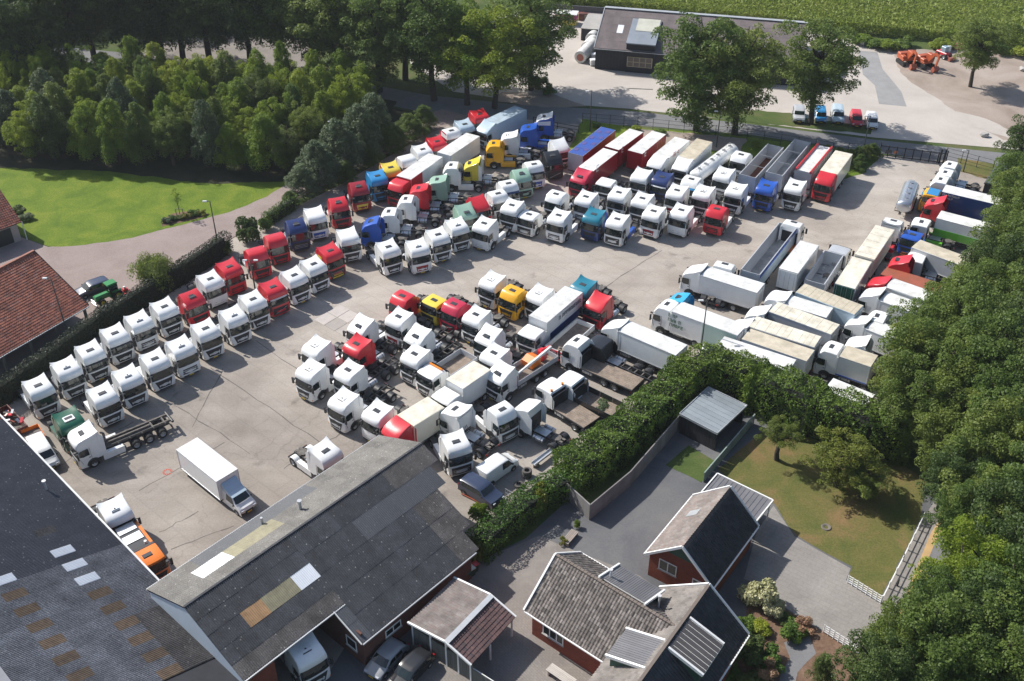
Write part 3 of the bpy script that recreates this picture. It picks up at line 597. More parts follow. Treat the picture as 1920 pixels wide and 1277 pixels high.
def m_fender(x, s, m):
    def f():
        mb = MB(); y0, y1 = sorted((s*.62, s*1.24)); n = 8; A = [math.pi*.06+i*math.pi*.88/n for i in range(n+1)]
        o = [(x+.60*math.cos(a), .5+.60*math.sin(a)) for a in A]; i_ = [(x+.575*math.cos(a), .5+.575*math.sin(a)) for a in reversed(A)]
        pts = o+i_
        vs = [(p[0], y, p[1]) for y in (y0, y1) for p in pts]; N = len(pts); fs = []
        for k in range(n): fs += [(k, k+1, N+k+1, N+k)]
        for k in range(n+1, 2*n+1): fs += [(k, k+1, N+k+1, N+k)]
        for off in (0, N):
            for k in range(n): fs.append((off+k, off+k+1, off+2*n-k, off+2*n+1-k))
        mb.add(vs, fs); return mb.mesh('mudguard', m, 40)
    return cached(('fe', round(x, 2), s, m.name), f)
def m_fifth():
    def f():
        mb = MB().use(DIRTY); n = 14; pts = [(-3.9+.48*math.cos(2*math.pi*i/n), .46*math.sin(2*math.pi*i/n)) for i in range(n)]; mb.prism(pts, 1.1, 1.17, 'z'); mb.box(-4.7, -4.2, -.35, -.1, 1.05, 1.12); mb.box(-4.7, -4.2, .1, .35, 1.05, 1.12); mb.box(-4.1, -3.7, -.5, .5, .95, 1.1)
        return mb.mesh('fifth_wheel', None)
    return cached('fifth', f)
def m_catwalk(): return cached('catw', lambda: MB().box(-2.9, -1.3, -.5, .5, 1.02, 1.06).mesh('catwalk', ALU))
def m_tails(L): return cached(('tl', round(L, 1)), lambda: MB().box(-L-.1, -L-.05, -1.12, -.78, .62, .78).box(-L-.1, -L-.05, .78, 1.12, .62, .78).mesh('tail_light', TAIL))
def m_plate(): return cached('np', lambda: MB().box(1.235, 1.25, -.26, .26, .40, .51).mesh('number_plate', PLATE))
def m_hoses():
    def f():
        mb = MB()
        for k, y in enumerate((-.3, -.1, .12)):
            p = Vector((-1.2, y, 1.9))
            for q in ((-1.5, y+.1, 1.5), (-1.75, y, 1.35), (-1.5, y-.05, 1.1)): q = Vector(q); mb.tube(p, q, .025, 5, cap=False); p = q
        return mb.mesh('air_hose', FRAME)
    return cached('hoses', f)

def cab_on(t, v, col, grille='daf', visor=None, hatch=True, defl=True, stripe=None, beacon=None, skin=None, top=None):
    c = ob('cab', cab_mesh(v, col, top), t)
    ob('windscreen', m_windscreen(v), c); ob('grille', m_grille(grille), c)
    if random.random() < .35: ob('number_plate', m_plate(), c)
    for s in (-1, 1):
        ob('side_window', m_sidewin(s), c); ob('headlight', m_lamp(s), c); ob('mirror', m_mirror(s), c)
        if defl: ob('side_deflector', m_defl(s, skin or col, v), c)
    if hatch: ob('roof_hatch', m_hatch(v) if not (col == 'white' and v == 'super' and random.random() < .4) else m_hatch2(), c)
    if visor is None and random.random() < .18: visor = mat('visor_smoke', (.02, .02, .022), rough=.3)
    if visor: ob('sun_visor', m_visor(v, visor), c)
    for s in (-1, 1): ob('wheel_arch', m_arch(s), c)
    if stripe:
        mb = MB().use(paint(stripe))
        for s in (-1, 1):
            y0, y1 = sorted((s*1.25, s*1.262)); mb.box(-1.1, -.2, y0, y1, 2.55, 3.0); mb.box(-1.12, -.25, y0, y1, 1.2, 1.5)
        mb.box(1.215, 1.235, -.75, .75, .42, .58); mb.box(1.215, 1.235, -.6, .6, .72, .84); ob('painted_stripe', mb.mesh('painted_stripe'), c)
    if beacon:
        mb = MB(); z = ROOFZ[v]+.02
        if beacon == 'bar': mb.box(-.95, -.75, -.9, .9, z, z+.16, .04)
        else:
            for s in (-.8, .8): mb.tube((-.9, s, z-.1), (-.9, s, z+.18), .13, 10)
        ob('beacon', mb.mesh('beacon', ORG, 40), c)
    return c
KS = 1.07
def lorry(loc, rz, col, label, v='super', grille='daf', L=4.75, tanks=None, skirts=None, visor=None, hatch=True, name='tractor_unit', cat='lorry', group=None, drive='tractor', defl=True, stripe=None, beacon=None, fifth=True, fender=None, skin=None, top=None):
    t = thing(name, loc, rz, label, cat, group); t.scale = (KS,)*3
    cab_on(t, v, col, grille, visor, hatch, defl, stripe, beacon, skin, top)
    ob('chassis', chassis_mesh(L, drive), t)
    for s in (-1, 1):
        wheel(t, -.25, s*1.12)
        if skirts: ob('side_skirt', m_skirt(s, skirts), t)
        else: ob('fuel_tank', m_tank(s, tanks or ALU), t)
        xs = (-4.05,) if drive == 'tractor' else (-4.5, -5.85)
        for x in xs:
            wheel(t, x, s*.93, dual=True)
            if fifth: ob('mudguard', m_fender(x, s, fender or PLASTIC), t)
    if fifth and drive == 'tractor': ob('fifth_wheel', m_fifth(), t)
    if fifth: ob('catwalk', m_catwalk(), t); ob('air_hose', m_hoses(), t)
    ob('tail_light', m_tails(L), t)
    return t
# bodies --------------------------------------------------------------
def box_body(t, x1, L, z0, z1, wall='white', roof=None, w=2.55, doorcol=None, ribs=False, bows=0, name='box_body', frontc=None, stripe=None):
    "closed box from x1 back to x1-L"
    x0 = x1-L; h = w/2
    def walls():
        mb = MB().use(paint(wall)); mb.box(x0+.03, x1-.03, -h+.03, h-.03, z0, z1-.05)
        if frontc: mb.use(paint(frontc)).box(x1-.03, x1, -h+.05, h-.05, z0+.05, z1-.08)
        if ribs:
            mb.use(paint(wall)); n = int(L/.6)
            for i in range(1, n):
                x = x0+L*i/n
                for s in (-1, 1): mb.box(x-.03, x+.03, min(s*(h-.03), s*(h-.005)), max(s*(h-.03), s*(h-.005)), z0+.1, z1-.12)
        mb.use(FRAME).box(x0, x1, -h+.02, h-.02, z0-.12, z0)
        return mb.mesh(name)
    b = ob(name, cached(('bw', x1, L, z0, z1, wall, w, ribs, frontc), walls), t)
    def fr():
        mb = MB(); e = .06
        for s in (-1, 1):
            for x in (x0, x1-e): mb.box(x, x+e, min(s*(h-e), s*h), max(s*(h-e), s*h), z0-.02, z1)
            mb.box(x0+e, x1-e, min(s*(h-e), s*h), max(s*(h-e), s*h), z1-.08, z1-.002); mb.box(x0+e, x1-e, min(s*(h-e), s*h), max(s*(h-e), s*h), z0-.02, z0+.08)
        for x in (x0, x1-e): mb.box(x, x+e, -h+e, h-e, z1-.08, z1-.002)
        return mb.mesh('corner_frame', paint(frontc or wall) if wall != 'white' else ALU)
    ob('corner_frame', cached(('bf', x1, L, z0, z1, wall, w, frontc), fr), b)
    def rf():
        mb = MB(); n = bows or 1
        for i in range(n):
            a = x0+.02+(L-.04)*i/n; c = x0+.02+(L-.04)*(i+1)/n; mb.box(a+.01*(n > 1), c-.01*(n > 1), -h+.05, h-.05, z1-.04, z1+.015+(.012 if i % 2 and n > 1 else 0))
        return mb.mesh('roof_panel', roofpaint(roof or wall))
    ob('roof_panel', cached(('br', x1, L, z0, z1, roof, wall, w, bows), rf), b)
    def dr(s):
        mb = MB().use(paint(doorcol or wall)); mb.box(x0-.05, x0, *sorted((s*.01, s*(h-.08))), z0+.04, z1-.12)
        mb.use(METAL)
        for y in (.3, .95): mb.tube((x0-.08, s*y, z0+.02), (x0-.08, s*y, z1-.14), .022, 6)
        return mb.mesh('rear_door')
    for s in (-1, 1): ob('rear_door', cached(('bd', s, x0, z0, z1, wall, doorcol, w), lambda: dr(s)), b)
    if stripe:
        mb = MB().use(paint(stripe[0]))
        for s in (-1, 1): mb.box(x0+L*stripe[3], x0+L*stripe[4], *sorted((s*(h-.02), s*(h+.006))), z0+(z1-z0)*stripe[1], z0+(z1-z0)*stripe[2])
        ob('side_stripe', mb.mesh('side_stripe'), b)
    return b
def side_words(b, x, z, rows, s=-1, h=1.235, size=.32, m=PRINT):
    "flat lettering blocks too small to read in the photo: upright strokes of uneven letters"
    rg = random.Random(len(rows)+int(x*10)); mb = MB()
    for r, n in enumerate(rows):
        xx = x; zz = z-r*size*1.45
        for k in range(n):
            if rg.random() < .12: xx -= size*.55; continue
            w = size*rg.uniform(.5, .72); st = size*.15; y0, y1 = sorted((s*h, s*(h+.012)))
            mb.box(xx-st, xx, y0, y1, zz, zz+size)
            q = rg.random()
            if q < .7: mb.box(xx-w, xx-st, y0, y1, zz+size-st, zz+size)
            if q > .2: mb.box(xx-w, xx-st, y0, y1, zz+size*.45, zz+size*.45+st)
            if q > .45: mb.box(xx-w, xx-st, y0, y1, zz, zz+st)
            if q < .4 or q > .8: mb.box(xx-w, xx-w+st, y0, y1, zz, zz+size)
            xx -= w+size*.22
    mb.build('lettering', m, b)
def open_body(t, x1, L, z0, z1, col='silver', inside=None, w=2.5, name='tipper_body', th=.07, bars=3, endcol=None, floor_m=None, rim=None):
    x0 = x1-L; h = w/2
    def f():
        mb = MB().use(paint(col))
        for s in (-1, 1): mb.box(x0, x1, *sorted((s*(h-th), s*h)), z0, z1)
        mb.use(paint(endcol or col)); mb.box(x0, x0+th, -h+th, h-th, z0, z1); mb.box(x1-th, x1, -h+th, h-th, z0, z1+.1)
        mb.use(paint(col))
        n = int(L/1.1)
        for i in range(n+1):
            x = x0+.05+(L-.1)*i/n
            for s in (-1, 1): mb.box(x-.04, x+.04, *sorted((s*h, s*(h+.05))), z0, z1-.02)
        return mb.mesh(name)
    b = ob(name, f(), t)
    MB().box(x0+th, x1-th, -h+th, h-th, z0+.0, z0+.05).build('floor', floor_m or mat('tipper_floor_'+(inside or 'grey'), PAINT[inside or 'grey'], rough=.8, var=.3, scale=.7, fine=.2), b)
    mb = MB()
    for s in (-1, 1): mb.box(x0, x1, *sorted((s*(h-th-.01), s*(h+.04))), z1, z1+.06)
    mb.build('top_rail', rim or paint(col if col != 'white' else 'silver'), b)
    if bars:
        mb = MB()
        for i in range(bars): x = x0+L*(i+1)/(bars+1); mb.bar((x, -h+th, z1-.06), (x, h-th, z1-.06), .05)
        mb.build('cross_bar', ALU, b)
    return b
def trailer(loc, rz, label, x1, L, axles=3, name='semi_trailer', cat='trailer', group=None, z=1.1, legs=True):
    t = thing(name, loc, rz, label, cat, group); x0 = x1-L; mb = MB()
    for y in (-.45, .45): mb.box(x0+.1, x1-.3, y-.06, y+.06, z-.28, z-.12)
    for i in range(int(L)): mb.box(x1-.6-i-.05, x1-.6-i+.05, -1.15, 1.15, z-.22, z-.12)
    for s in (-1, 1): mb.box(x0+2.2+axles*1.3, x1-3.2, *sorted((s*1.16, s*1.2)), .55, .85)
    mb.box(x0-.02, x0+.05, -1.2, 1.2, .5, .65); mb.build('frame', FRAME, t)
    for k in range(axles):
        for s in (-1, 1): wheel(t, x0+1.6+k*1.31, s*1.06, r=.5, w=.38)
    if legs:
        mb = MB()
        for s in (-.7, .7): mb.box(x1-2.9, x1-2.75, s-.07, s+.07, .1, z-.15); mb.box(x1-3.0, x1-2.65, s-.15, s+.15, 0, .08)
        mb.build('landing_leg', DIRTY, t)
    ob('tail_light', MB().box(x0-.06, x0-.02, -1.15, -.8, .5, .66).box(x0-.06, x0-.02, .8, 1.15, .5, .66).mesh('tail_light', TAIL), t)
    return t
def rigid(loc, rz, col, label, body_L=7.3, z0=1.15, z1=3.75, v='low', grille='daf', axles=None, x1=-1.35, wall='white', roof=None, **k):
    kw = {q: k.pop(q) for q in list(k) if q in ('hatch', 'visor', 'defl', 'beacon', 'tanks', 'skirts', 'group', 'skin')}
    body_L /= KS; z1 /= KS; z0 /= KS; k.setdefault('w', 2.46)
    t = lorry(loc, rz, col, label, v=v, grille=grille, L=body_L-x1-.4, name=k.pop('name', 'box_lorry'), cat=k.pop('cat', 'lorry'), drive='rigid', fifth=False, **kw)
    return t, box_body(t, x1, body_L, z0, z1, wall, roof, **k)

# ---- small vehicles: body from side profile, width tapering into the cabin
def m_car(key, col, prof, hw, belt, tum=.16, L=None):
    "prof: list (x, z) over the top from front bumper to rear bumper"
    def f():
        mb = MB().use(paint(col)); ts = (-1, -.9, -.5, 0, .5, .9, 1); k = len(ts); vs = []
        for i, (x, z) in enumerate(prof):
            for t in ts:
                w = hw*(1-tum*max(0, (z-belt))/(1.0))*(.93 if i in (0, len(prof)-1) else 1)
                xo = (.10 if x > 0 else -.08)*abs(t)**4*(1 if i < 4 or i > len(prof)-4 else .4)
                vs.append((x-xo, t*w, z-(.05 if abs(t) == 1 and z > .6 else 0)))
        fs = [(i*k+j, i*k+j+1, (i+1)*k+j+1, (i+1)*k+j) for i in range(len(prof)-1) for j in range(k-1)]; mb.add(vs, fs)
        for j in (0, k-1):
            s = 1 if j else -1; top = [vs[i*k+j] for i in range(len(prof))]
            bot = [(x, s*hw*.97, .28) for x, z in prof]; nn = len(prof)
            mid = [(p[0], s*hw, min(p[2], belt)) for p in top]
            mb.add(top+mid+bot, [(i, i+1, nn+i+1, nn+i) for i in range(nn-1)]+[(nn+i, nn+i+1, 2*nn+i+1, 2*nn+i) for i in range(nn-1)])
        return mb.mesh('body', None, 35)
    return cached(('car', key, col), f)
CARP = {
 'hatch': ([(2.05, .45), (2.1, .62), (1.95, .78), (1.15, .95), (.45, 1.40), (-.1, 1.47), (-1.1, 1.44), (-1.6, 1.3), (-2.0, .92), (-2.08, .6), (-2.02, .42)], .88, .92),
 'estate': ([(2.2, .45), (2.27, .62), (2.1, .80), (1.2, .97), (.5, 1.42), (0, 1.50), (-1.6, 1.46), (-1.95, 1.38), (-2.25, .95), (-2.3, .6), (-2.25, .42)], .91, .95),
 'van': ([(2.3, .5), (2.38, .75), (2.2, 1.02), (1.6, 1.22), (.95, 1.86), (.5, 1.98), (-1.0, 2.0), (-2.25, 1.97), (-2.35, 1.3), (-2.38, .6), (-2.35, .45)], .96, 1.1),
 'smallvan': ([(2.0, .48), (2.08, .7), (1.9, .95), (1.35, 1.1), (.75, 1.68), (.35, 1.8), (-.9, 1.82), (-2.0, 1.78), (-2.12, 1.2), (-2.14, .6), (-2.1, .45)], .88, 1.05),
 'suv': ([(2.3, .5), (2.36, .8), (2.2, 1.05), (1.2, 1.2), (.6, 1.68), (.1, 1.78), (-1.7, 1.76), (-2.1, 1.68), (-2.3, 1.15), (-2.36, .7), (-2.3, .5)], .95, 1.15)}
def small_vehicle(loc, rz, kind, col, label, cat='car', name='parked_car', group=None, side_glass=True, roofcol=None):
    prof, hw, belt = CARP[kind]; t = thing(name, loc, rz, label, cat, group); b = ob('body', m_car(kind, col, prof, hw, belt), t)
    tum = .16; W = lambda z: hw*(1-tum*max(0, z-belt))
    def gl(name, i, j, m=GLASS):
        (xa, za), (xb, zb) = prof[i], prof[j]; a = Vector((xa, 0, za)); c = Vector((xb, 0, zb)); d = c-a; n = Vector((-d.z, 0, d.x)).normalized(); n = n if n.z > 0 else -n
        p = a+d*.08+n*.03; q = a+d*.94+n*.03; w1, w2 = W(za)*.9, W(zb)*.88; pb = Vector((.06 if xa > 0 else -.06, 0, 0))*1.2
        vs = [(p.x-pb.x, -w1, p.z), (p.x, -w1*.5, p.z), (p.x, w1*.5, p.z), (p.x-pb.x, w1, p.z), (q.x-pb.x, -w2, q.z), (q.x, -w2*.5, q.z), (q.x, w2*.5, q.z), (q.x-pb.x, w2, q.z)]
        MB().add(vs, [(0, 1, 5, 4), (1, 2, 6, 5), (2, 3, 7, 6)]).build(name, m, b)
    gl('windscreen', 3, 4)
    if kind in ('hatch', 'estate', 'suv'): gl('rear_window', 8, 7)
    z1 = prof[5][1]-.14
    for s in (-1, 1):
        xs = [(prof[3][0]-.25, prof[4][0]-.05, .0)]
        if kind in ('hatch', 'estate', 'suv'): xs = [(prof[3][0]-.3, prof[4][0]-.1, -.12), (-.22, -.22, -1.0)]+([(-1.08, -1.08, -1.75)] if kind != 'hatch' else [])
        for a, a2, c in xs:
            y = lambda z: s*(W(z)+.012)
            MB().add([(a, y(belt+.03), belt+.03), (a2, y(z1), z1), (c, y(z1), z1), (c-.03, y(belt+.03), belt+.03)], [(0, 1, 2, 3)]).build('side_window', GLASS, b)
        for x in (prof[2][0]-.68, prof[-3][0]+.72): wheel(t, x, s*(hw-.09), r=.33, w=.22)
        mb = MB(); fx = prof[1][0]; mb.box(fx-.22, fx-.01, *sorted((s*hw*.52, s*hw*.86)), prof[1][1]-.02, prof[1][1]+.14); mb.build('headlight', LAMP, b)
        rx = prof[-2][0]; MB().box(rx-.03, rx+.08, *sorted((s*hw*.7, s*hw*.93)), prof[-2][1]+.05, prof[-2][1]+.3).build('tail_light', TAIL, b)
        MB().box(prof[3][0]-.35, prof[3][0]-.22, *sorted((s*(hw+.0), s*(hw+.16))), belt+.02, belt+.16, .02).build('mirror', PLASTIC, b)
    MB().box(prof[0][0]-.02, prof[1][0]+.012, -hw*.45, hw*.45, .38, prof[1][1]-.02).build('grille', PLASTIC, b)
    MB().box(prof[1][0]+.01, prof[1][0]+.03, -.26, .26, .42, .53).build('number_plate', PLATE, b)
    mb = MB()
    for s in (-1, 1):
        for x in (prof[2][0]-.68, prof[-3][0]+.72):
            mb.prism([(x+.39*math.cos(i*math.pi/8), .33+.39*math.sin(i*math.pi/8)) for i in range(9)], *sorted((s*(hw-.1), s*(hw+.008))))
    mb.build('wheel_arch', PLASTIC, b)
    return t

# ------------------------------------------------------------------ buildings
class Frame_:
    "axes of a building: s along the ridge from a to b, o to the left of it"
    def __init__(s, A, B, hr):
        s.a = G(*A, hr); s.b = G(*B, hr); v = s.b-s.a; s.L = v.length; s.d = v/s.L; s.n = Vector((-s.d.y, s.d.x, 0)); s.hr = hr
    def p(s, u, o, z): q = s.a+s.d*u+s.n*o; return Vector((q.x, q.y, z))
    def off(s, px, h): return (G(*px, h)-s.a).dot(s.n)
    def s_of(s, px, h): return (G(*px, h)-s.a).dot(s.d)
def bld(name, f_loc, label, cat='building'): return thing(name, (f_loc.x, f_loc.y, 0), 0, label, cat)
def bp(t, name, mb, m, parent=None, smooth=None, **k):
    o = t.location; mb.v = [(v[0]-o.x, v[1]-o.y, v[2]) for v in mb.v]; return mb.build(name, m, parent or t, smooth, **k)
def wavesheet(w, L, n=6, amp=.028, per=4):
    def f():
        k = n*per; vs = []
        for y in (0, L):
            for i in range(k+1): vs.append((w*i/k, y, amp*math.sin(2*math.pi*i/per)+(.0 if y else .018)))
        return vs, [(i, i+1, k+1+i+1, k+1+i) for i in range(k)]
    return f()
def slope(t, roof, fr, s0, s1, o0, z0, o1, z1, mpick, w=1.06, l=2.35, limit=300, clip=None, name='roof_sheet', amp=.03):
    "sheets laid from the eave (o0, z0) up to the ridge (o1, z1)"
    n = max(1, round((s1-s0)/w)); w = (s1-s0)/n; run = math.hypot(o1-o0, z1-z0); m = max(1, round(run/l)); l = run/m
    vs, fs = wavesheet(w, l+.10, amp=amp); X = fr.d; Yv = (fr.n*(o1-o0)+Vector((0, 0, z1-z0)))/run; Z = X.cross(Yv); flip = Z.z < 0
    if flip: Z = -Z
    base = {}
    for j in range(m):
        for i in range(n):
            sm = s0+(i+.5)*w; om = o0+(o1-o0)*(j+.5)/m
            if clip and not clip(sm, om): continue
            mm = mpick(sm, om, i, j)
            key = mm.name
            if key not in base:
                me = bpy.data.meshes.new(name); me.from_pydata([v for v in vs], [], fs if not flip else fs); me.materials.append(mm)
                me.polygons.foreach_set('use_smooth', [True]*len(me.polygons)); base[key] = me
            P = fr.p(s0+i*w, o0, z0)+Yv*(j*l)+Z*(.006*random.random()+.003*((i+j) % 2)); P -= t.location
            o = ob(name, base[key], roof)
            M = Matrix(((X.x, Yv.x, Z.x, P.x), (X.y, Yv.y, Z.y, P.y), (X.z, Yv.z, Z.z, P.z), (0, 0, 0, 1)))
            o.matrix_local = M @ Matrix.Rotation(random.uniform(-.003, .003), 4, 'Z')
def under(t, fr, s0, s1, o0, z0, o1, z1, m, th=.12, name='roof', parent=None):
    mb = MB(); q = [fr.p(s0, o0, z0), fr.p(s1, o0, z0), fr.p(s1, o1, z1), fr.p(s0, o1, z1)]
    mb.hexa([v-Vector((0, 0, th+.07)) for v in q], [v-Vector((0, 0, .07)) for v in q]); return bp(t, name, mb, m, parent)
def tiles(t, roof, fr, s0, s1, o0, z0, o1, z1, m, tw=.30, tl=.34, name='roof_tiles'):
    "pantile courses as one joined part: each tile a wave, each course steps over the one below"
    run = math.hypot(o1-o0, z1-z0); nc = round(run/tl); nt = round((s1-s0)/tw); per = 4; X = fr.d; Yv = (fr.n*(o1-o0)+Vector((0, 0, z1-z0)))/run; Z = X.cross(Yv)
    if Z.z < 0: Z = -Z
    O = fr.p(s0, o0, z0)-t.location; vs = []; fs = []; uv = []
    w = (s1-s0)/nt; l = run/nc; k = nt*per
    prof = [0, .045, .05, .01]
    for j in range(nc):
        b = len(vs); wob = [random.uniform(-.006, .006) for _ in range(nt+1)]
        for r in (0, 1):
            for i in range(k+1):
                vs.append(O+X*(w*i/per)+Yv*(l*(j+r*1.04))+Z*(prof[i % per]+(.045 if r == 0 else .0)+wob[i//per]))
        for i in range(k):
            fs.append((b+i, b+i+1, b+k+1+i+1, b+k+1+i)); c = ((i//per)+.5, j+.5); uv += [c]*4
        b2 = len(vs)
        for i in range(k+1): vs.append(vs[b+i]-Z*.06)
        for i in range(k): fs.append((b+i, b+i+1, b2+i+1, b2+i)); uv += [((i//per)+.5, j+.5)]*4
    me = bpy.data.meshes.new(name); me.from_pydata(vs, [], fs); u = me.uv_layers.new(name='UVMap'); u.data.foreach_set('uv', [c for p in uv for c in p]); me.materials.append(m)
    return ob(name, me, roof or t, kind='stuff')
def box_between(mb, fr, s0, s1, o0, o1, z0, z1):
    mb.hexa([fr.p(s0, o0, z0), fr.p(s1, o0, z0), fr.p(s1, o1, z0), fr.p(s0, o1, z0)], [fr.p(s0, o0, z1), fr.p(s1, o0, z1), fr.p(s1, o1, z1), fr.p(s0, o1, z1)])
def gable_end(t, fr, s, th, oL, zL, oR, zR, m, name='gable_wall', zb=0, parent=None):
    mb = MB(); pts = [(oR, zb), (oL, zb), (oL, zL), (0, fr.hr), (oR, zR)]
    a = [fr.p(s, o, z) for o, z in pts]; b = [fr.p(s+th, o, z) for o, z in pts]; n = 5
    mb.add(a+b, [tuple(range(n)), tuple(range(2*n-1, n-1, -1))]+[(i, n+i, n+(i+1) % n, (i+1) % n) for i in range(n)]); return bp(t, name, mb, m, parent)
def trim(t, name, a, b, w, h, m, parent=None):
    mb = MB(); mb.bar(a, b, w, h); return bp(t, name, mb, m, parent)
def window_(t, fr, s0, s1, o, z0, z1, out, panes=2, parent=None, along='s'):
    "window in a wall: along the ridge direction ('s') or across it ('o')"
    P = (lambda u, k, z: fr.p(u, o+out*k, z)) if along == 's' else (lambda u, k, z: fr.p(o+out*k, u, z))
    def bx(mb, u0, u1, k0, k1, za, zb): mb.hexa([P(u0, k0, za), P(u1, k0, za), P(u1, k1, za), P(u0, k1, za)], [P(u0, k0, zb), P(u1, k0, zb), P(u1, k1, zb), P(u0, k1, zb)])
    mb = MB(); e = .09
    bx(mb, s0, s1, .01, .07, z0, z0+e); bx(mb, s0, s1, .01, .07, z1-e, z1)
    for i in range(panes+1): c = s0+(s1-s0)*i/panes; c = min(max(c, s0+e/2), s1-e/2); bx(mb, c-e/2, c+e/2, .012, .068, z0+e, z1-e)
    w = bp(t, 'window', mb, WHITEP, parent)
    for i in range(panes):
        a = s0+(s1-s0)*i/panes+.05; b = s0+(s1-s0)*(i+1)/panes-.05; mb = MB(); bx(mb, a, b, .02, .04, z0+e, z1-e); bp(t, 'pane', mb, GLASS, w)
    mb = MB(); bx(mb, s0-.08, s1+.08, .01, .14, z0-.07, z0-.005); bp(t, 'sill', mb, CONC, w)

A_DARK = mat('asbestos_sheet_dark', (.045, .048, .056), rough=.85, world=True, var=.28, scale=.9, rnd=.16, fine=.35, lichen=.55)  # dark copy for the near workshop slope, its shade put into the colour
A_DARK2 = mat('asbestos_sheet_brownish', (.085, .08, .078), rough=.85, world=True, var=.35, scale=.7, rnd=.2, fine=.4, lichen=.55)
A_BLUE = mat('slate_blue_sheet', (.055, .06, .075), rough=.7, world=True, var=.2, scale=.5, rnd=.1, fine=.2, lichen=.55)
A_GREY = mat('asbestos_sheet_grey', (.15, .155, .17), rough=.9, world=True, var=.35, scale=.5, rnd=.14, fine=.45, lichen=.55)
A_LIT = mat('sunlit_grey_sheet', (.15, .145, .135), rough=.9, world=True, var=.25, scale=.4, rnd=.12, fine=.25, lichen=.55)  # lit copy: sun on the far workshop slope put into the sheet colour
A_NEW = mat('smooth_grey_sheet', (.075, .08, .09), rough=.6, world=True, var=.1, scale=.5, rnd=.05, fine=.15, lichen=.2)
SKYL = mat('white_skylight_sheet', (.75, .78, .82), rough=.4, var=.06)
SKYB = mat('brown_skylight_sheet', (.17, .115, .07), rough=.6, var=.3, scale=2, rnd=.2)
SKYT = mat('tan_skylight_sheet', (.33, .20, .10), rough=.55, var=.25, scale=1.5, rnd=.15)
SKYO = mat('olive_skylight_sheet', (.24, .22, .14), rough=.55, var=.2, scale=1.5, rnd=.12)
BRICK = ground_mat('brick_wall', [(.19, .055, .035), (.26, .08, .05)], .5, .2)
BRICKD = ground_mat('dark_brick_wall', [(.10, .05, .04), (.15, .07, .055)], .5, .2)
DWOOD = mat('black_boards', (.02, .022, .028), rough=.8, world=True, var=.3, scale=.8)
GUT = mat('zinc_gutter', (.42, .44, .46), rough=.5, metal=.4)
T_RED = tile_mat('red_clay_tiles', [(.22, .07, .042), (.28, .095, .06), (.33, .12, .075), (.17, .058, .042), (.27, .13, .10)])
T_BROWN = tile_mat('brown_grey_tiles', [(.07, .06, .054), (.14, .12, .107), (.10, .086, .077), (.21, .185, .168), (.06, .053, .048)])
T_DARK = tile_mat('black_tiles', [(.02, .02, .024), (.03, .03, .034), (.042, .04, .044)], .6)
T_PINK = tile_mat('pinkish_tiles', [(.155, .135, .122), (.20, .175, .16), (.185, .145, .132), (.225, .205, .19)])
T_MAROON = tile_mat('maroon_tiles', [(.085, .052, .052), (.125, .07, .066), (.065, .05, .052)])
T_LGREY = tile_mat('greybrown_tiles', [(.155, .14, .128), (.205, .185, .168), (.135, .12, .11)])

# long workshop in the middle of the bottom edge
h = Frame_((351, 1134), (790.7, 830.7), 8.0); t = bld('workshop', h.a, 'long workshop under corrugated dark roof with brown and white skylight strip', 'building')
ze = lambda o: 8.0-.43*abs(o)
rf = under(t, h, -.3, 26.2, 6.1, ze(6.2), .05, 7.98, DWOOD, name='roof')
def pk(sm, om, i, j):
    if j == 1 and om > 0:
        if 3.0 < sm < 5.6: return SKYL
        if 5.6 < sm < 11.0: return SKYO
    return A_LIT
slope(t, rf, h, -.35, 26.2, 6.25, ze(6.2), .04, 8.02, lambda s_, o_, i, j: A_NEW if (j == 0 and 4 < s_ < 16.5) else pk(s_, o_, i, j), l=2.1)
def pk2(sm, om, i, j):
    o = abs(om)
    if 2.9 < o < 4.2:
        if 3.0 < sm < 5.3: return SKYT
        if 5.3 < sm < 8.3: return SKYO
        if 8.3 < sm < 9.5: return SKYL
    if 1.9 < o < 4.0 and 12 < sm < 26: return A_NEW if sm > 15 else A_DARK
    return A_DARK2 if (o > 5 and sm < 10) or sm > 21 else A_DARK
rf2 = under(t, h, -.3, 10, -7.0, ze(7), -.05, 7.98, DWOOD, name='roof')
slope(t, rf2, h, -.35, 10, -7.1, ze(7.1), -.04, 8.02, pk2, l=1.54)
rf3 = under(t, h, 10, 22.4, -10.3, ze(10.3), -.05, 7.98, DWOOD, name='roof')
slope(t, rf3, h, 10, 26.2, -10.4, ze(10.4), -.04, 8.02, pk2, l=2.3, clip=lambda s_, o_: s_ < 26.2-3.9*abs(o_)/10.4+.3)
slope(t, rf3, h, 8.9, 10, -10.4, ze(10.4), -7.0, ze(7.0), lambda *a: A_NEW, l=2.3)
for a, b in (((-.35, 6.2), (26.2, 6.2)),): trim(t, 'gutter', h.p(a[0], a[1]+.08, ze(6.2)-.08), h.p(b[0], b[1]+.08, ze(6.2)-.08), .14, .12, GUT)
trim(t, 'gutter', h.p(-.35, -7.2, ze(7.1)-.08), h.p(10, -7.2, ze(7.1)-.08), .12, .12, GUT)
trim(t, 'gutter', h.p(8.9, -10.5, ze(10.4)-.08), h.p(22.5, -10.5, ze(10.4)-.08), .12, .12, GUT)
trim(t, 'verge_board', h.p(8.82, -10.45, ze(10.4)), h.p(8.82, -7.1, ze(7.1)-.05), .06, .2, WHITEP)
mb = MB(); mb.bar(h.p(-.3, 0, 8.05), h.p(26.2, 0, 8.05), .2, .06); bp(t, 'ridge_cap', mb, A_DARK)
gable_end(t, h, -.25, .12, 6.0, ze(6)-.15, -7.0, ze(7)-.15, mat('pale_blue_cladding', (.50, .58, .66), rough=.5, world=True, var=.05))
gable_end(t, h, 22.2, .2, 6.0, ze(6)-.2, -5.5, ze(5.5)-.2, DWOOD, name='gable_wall')
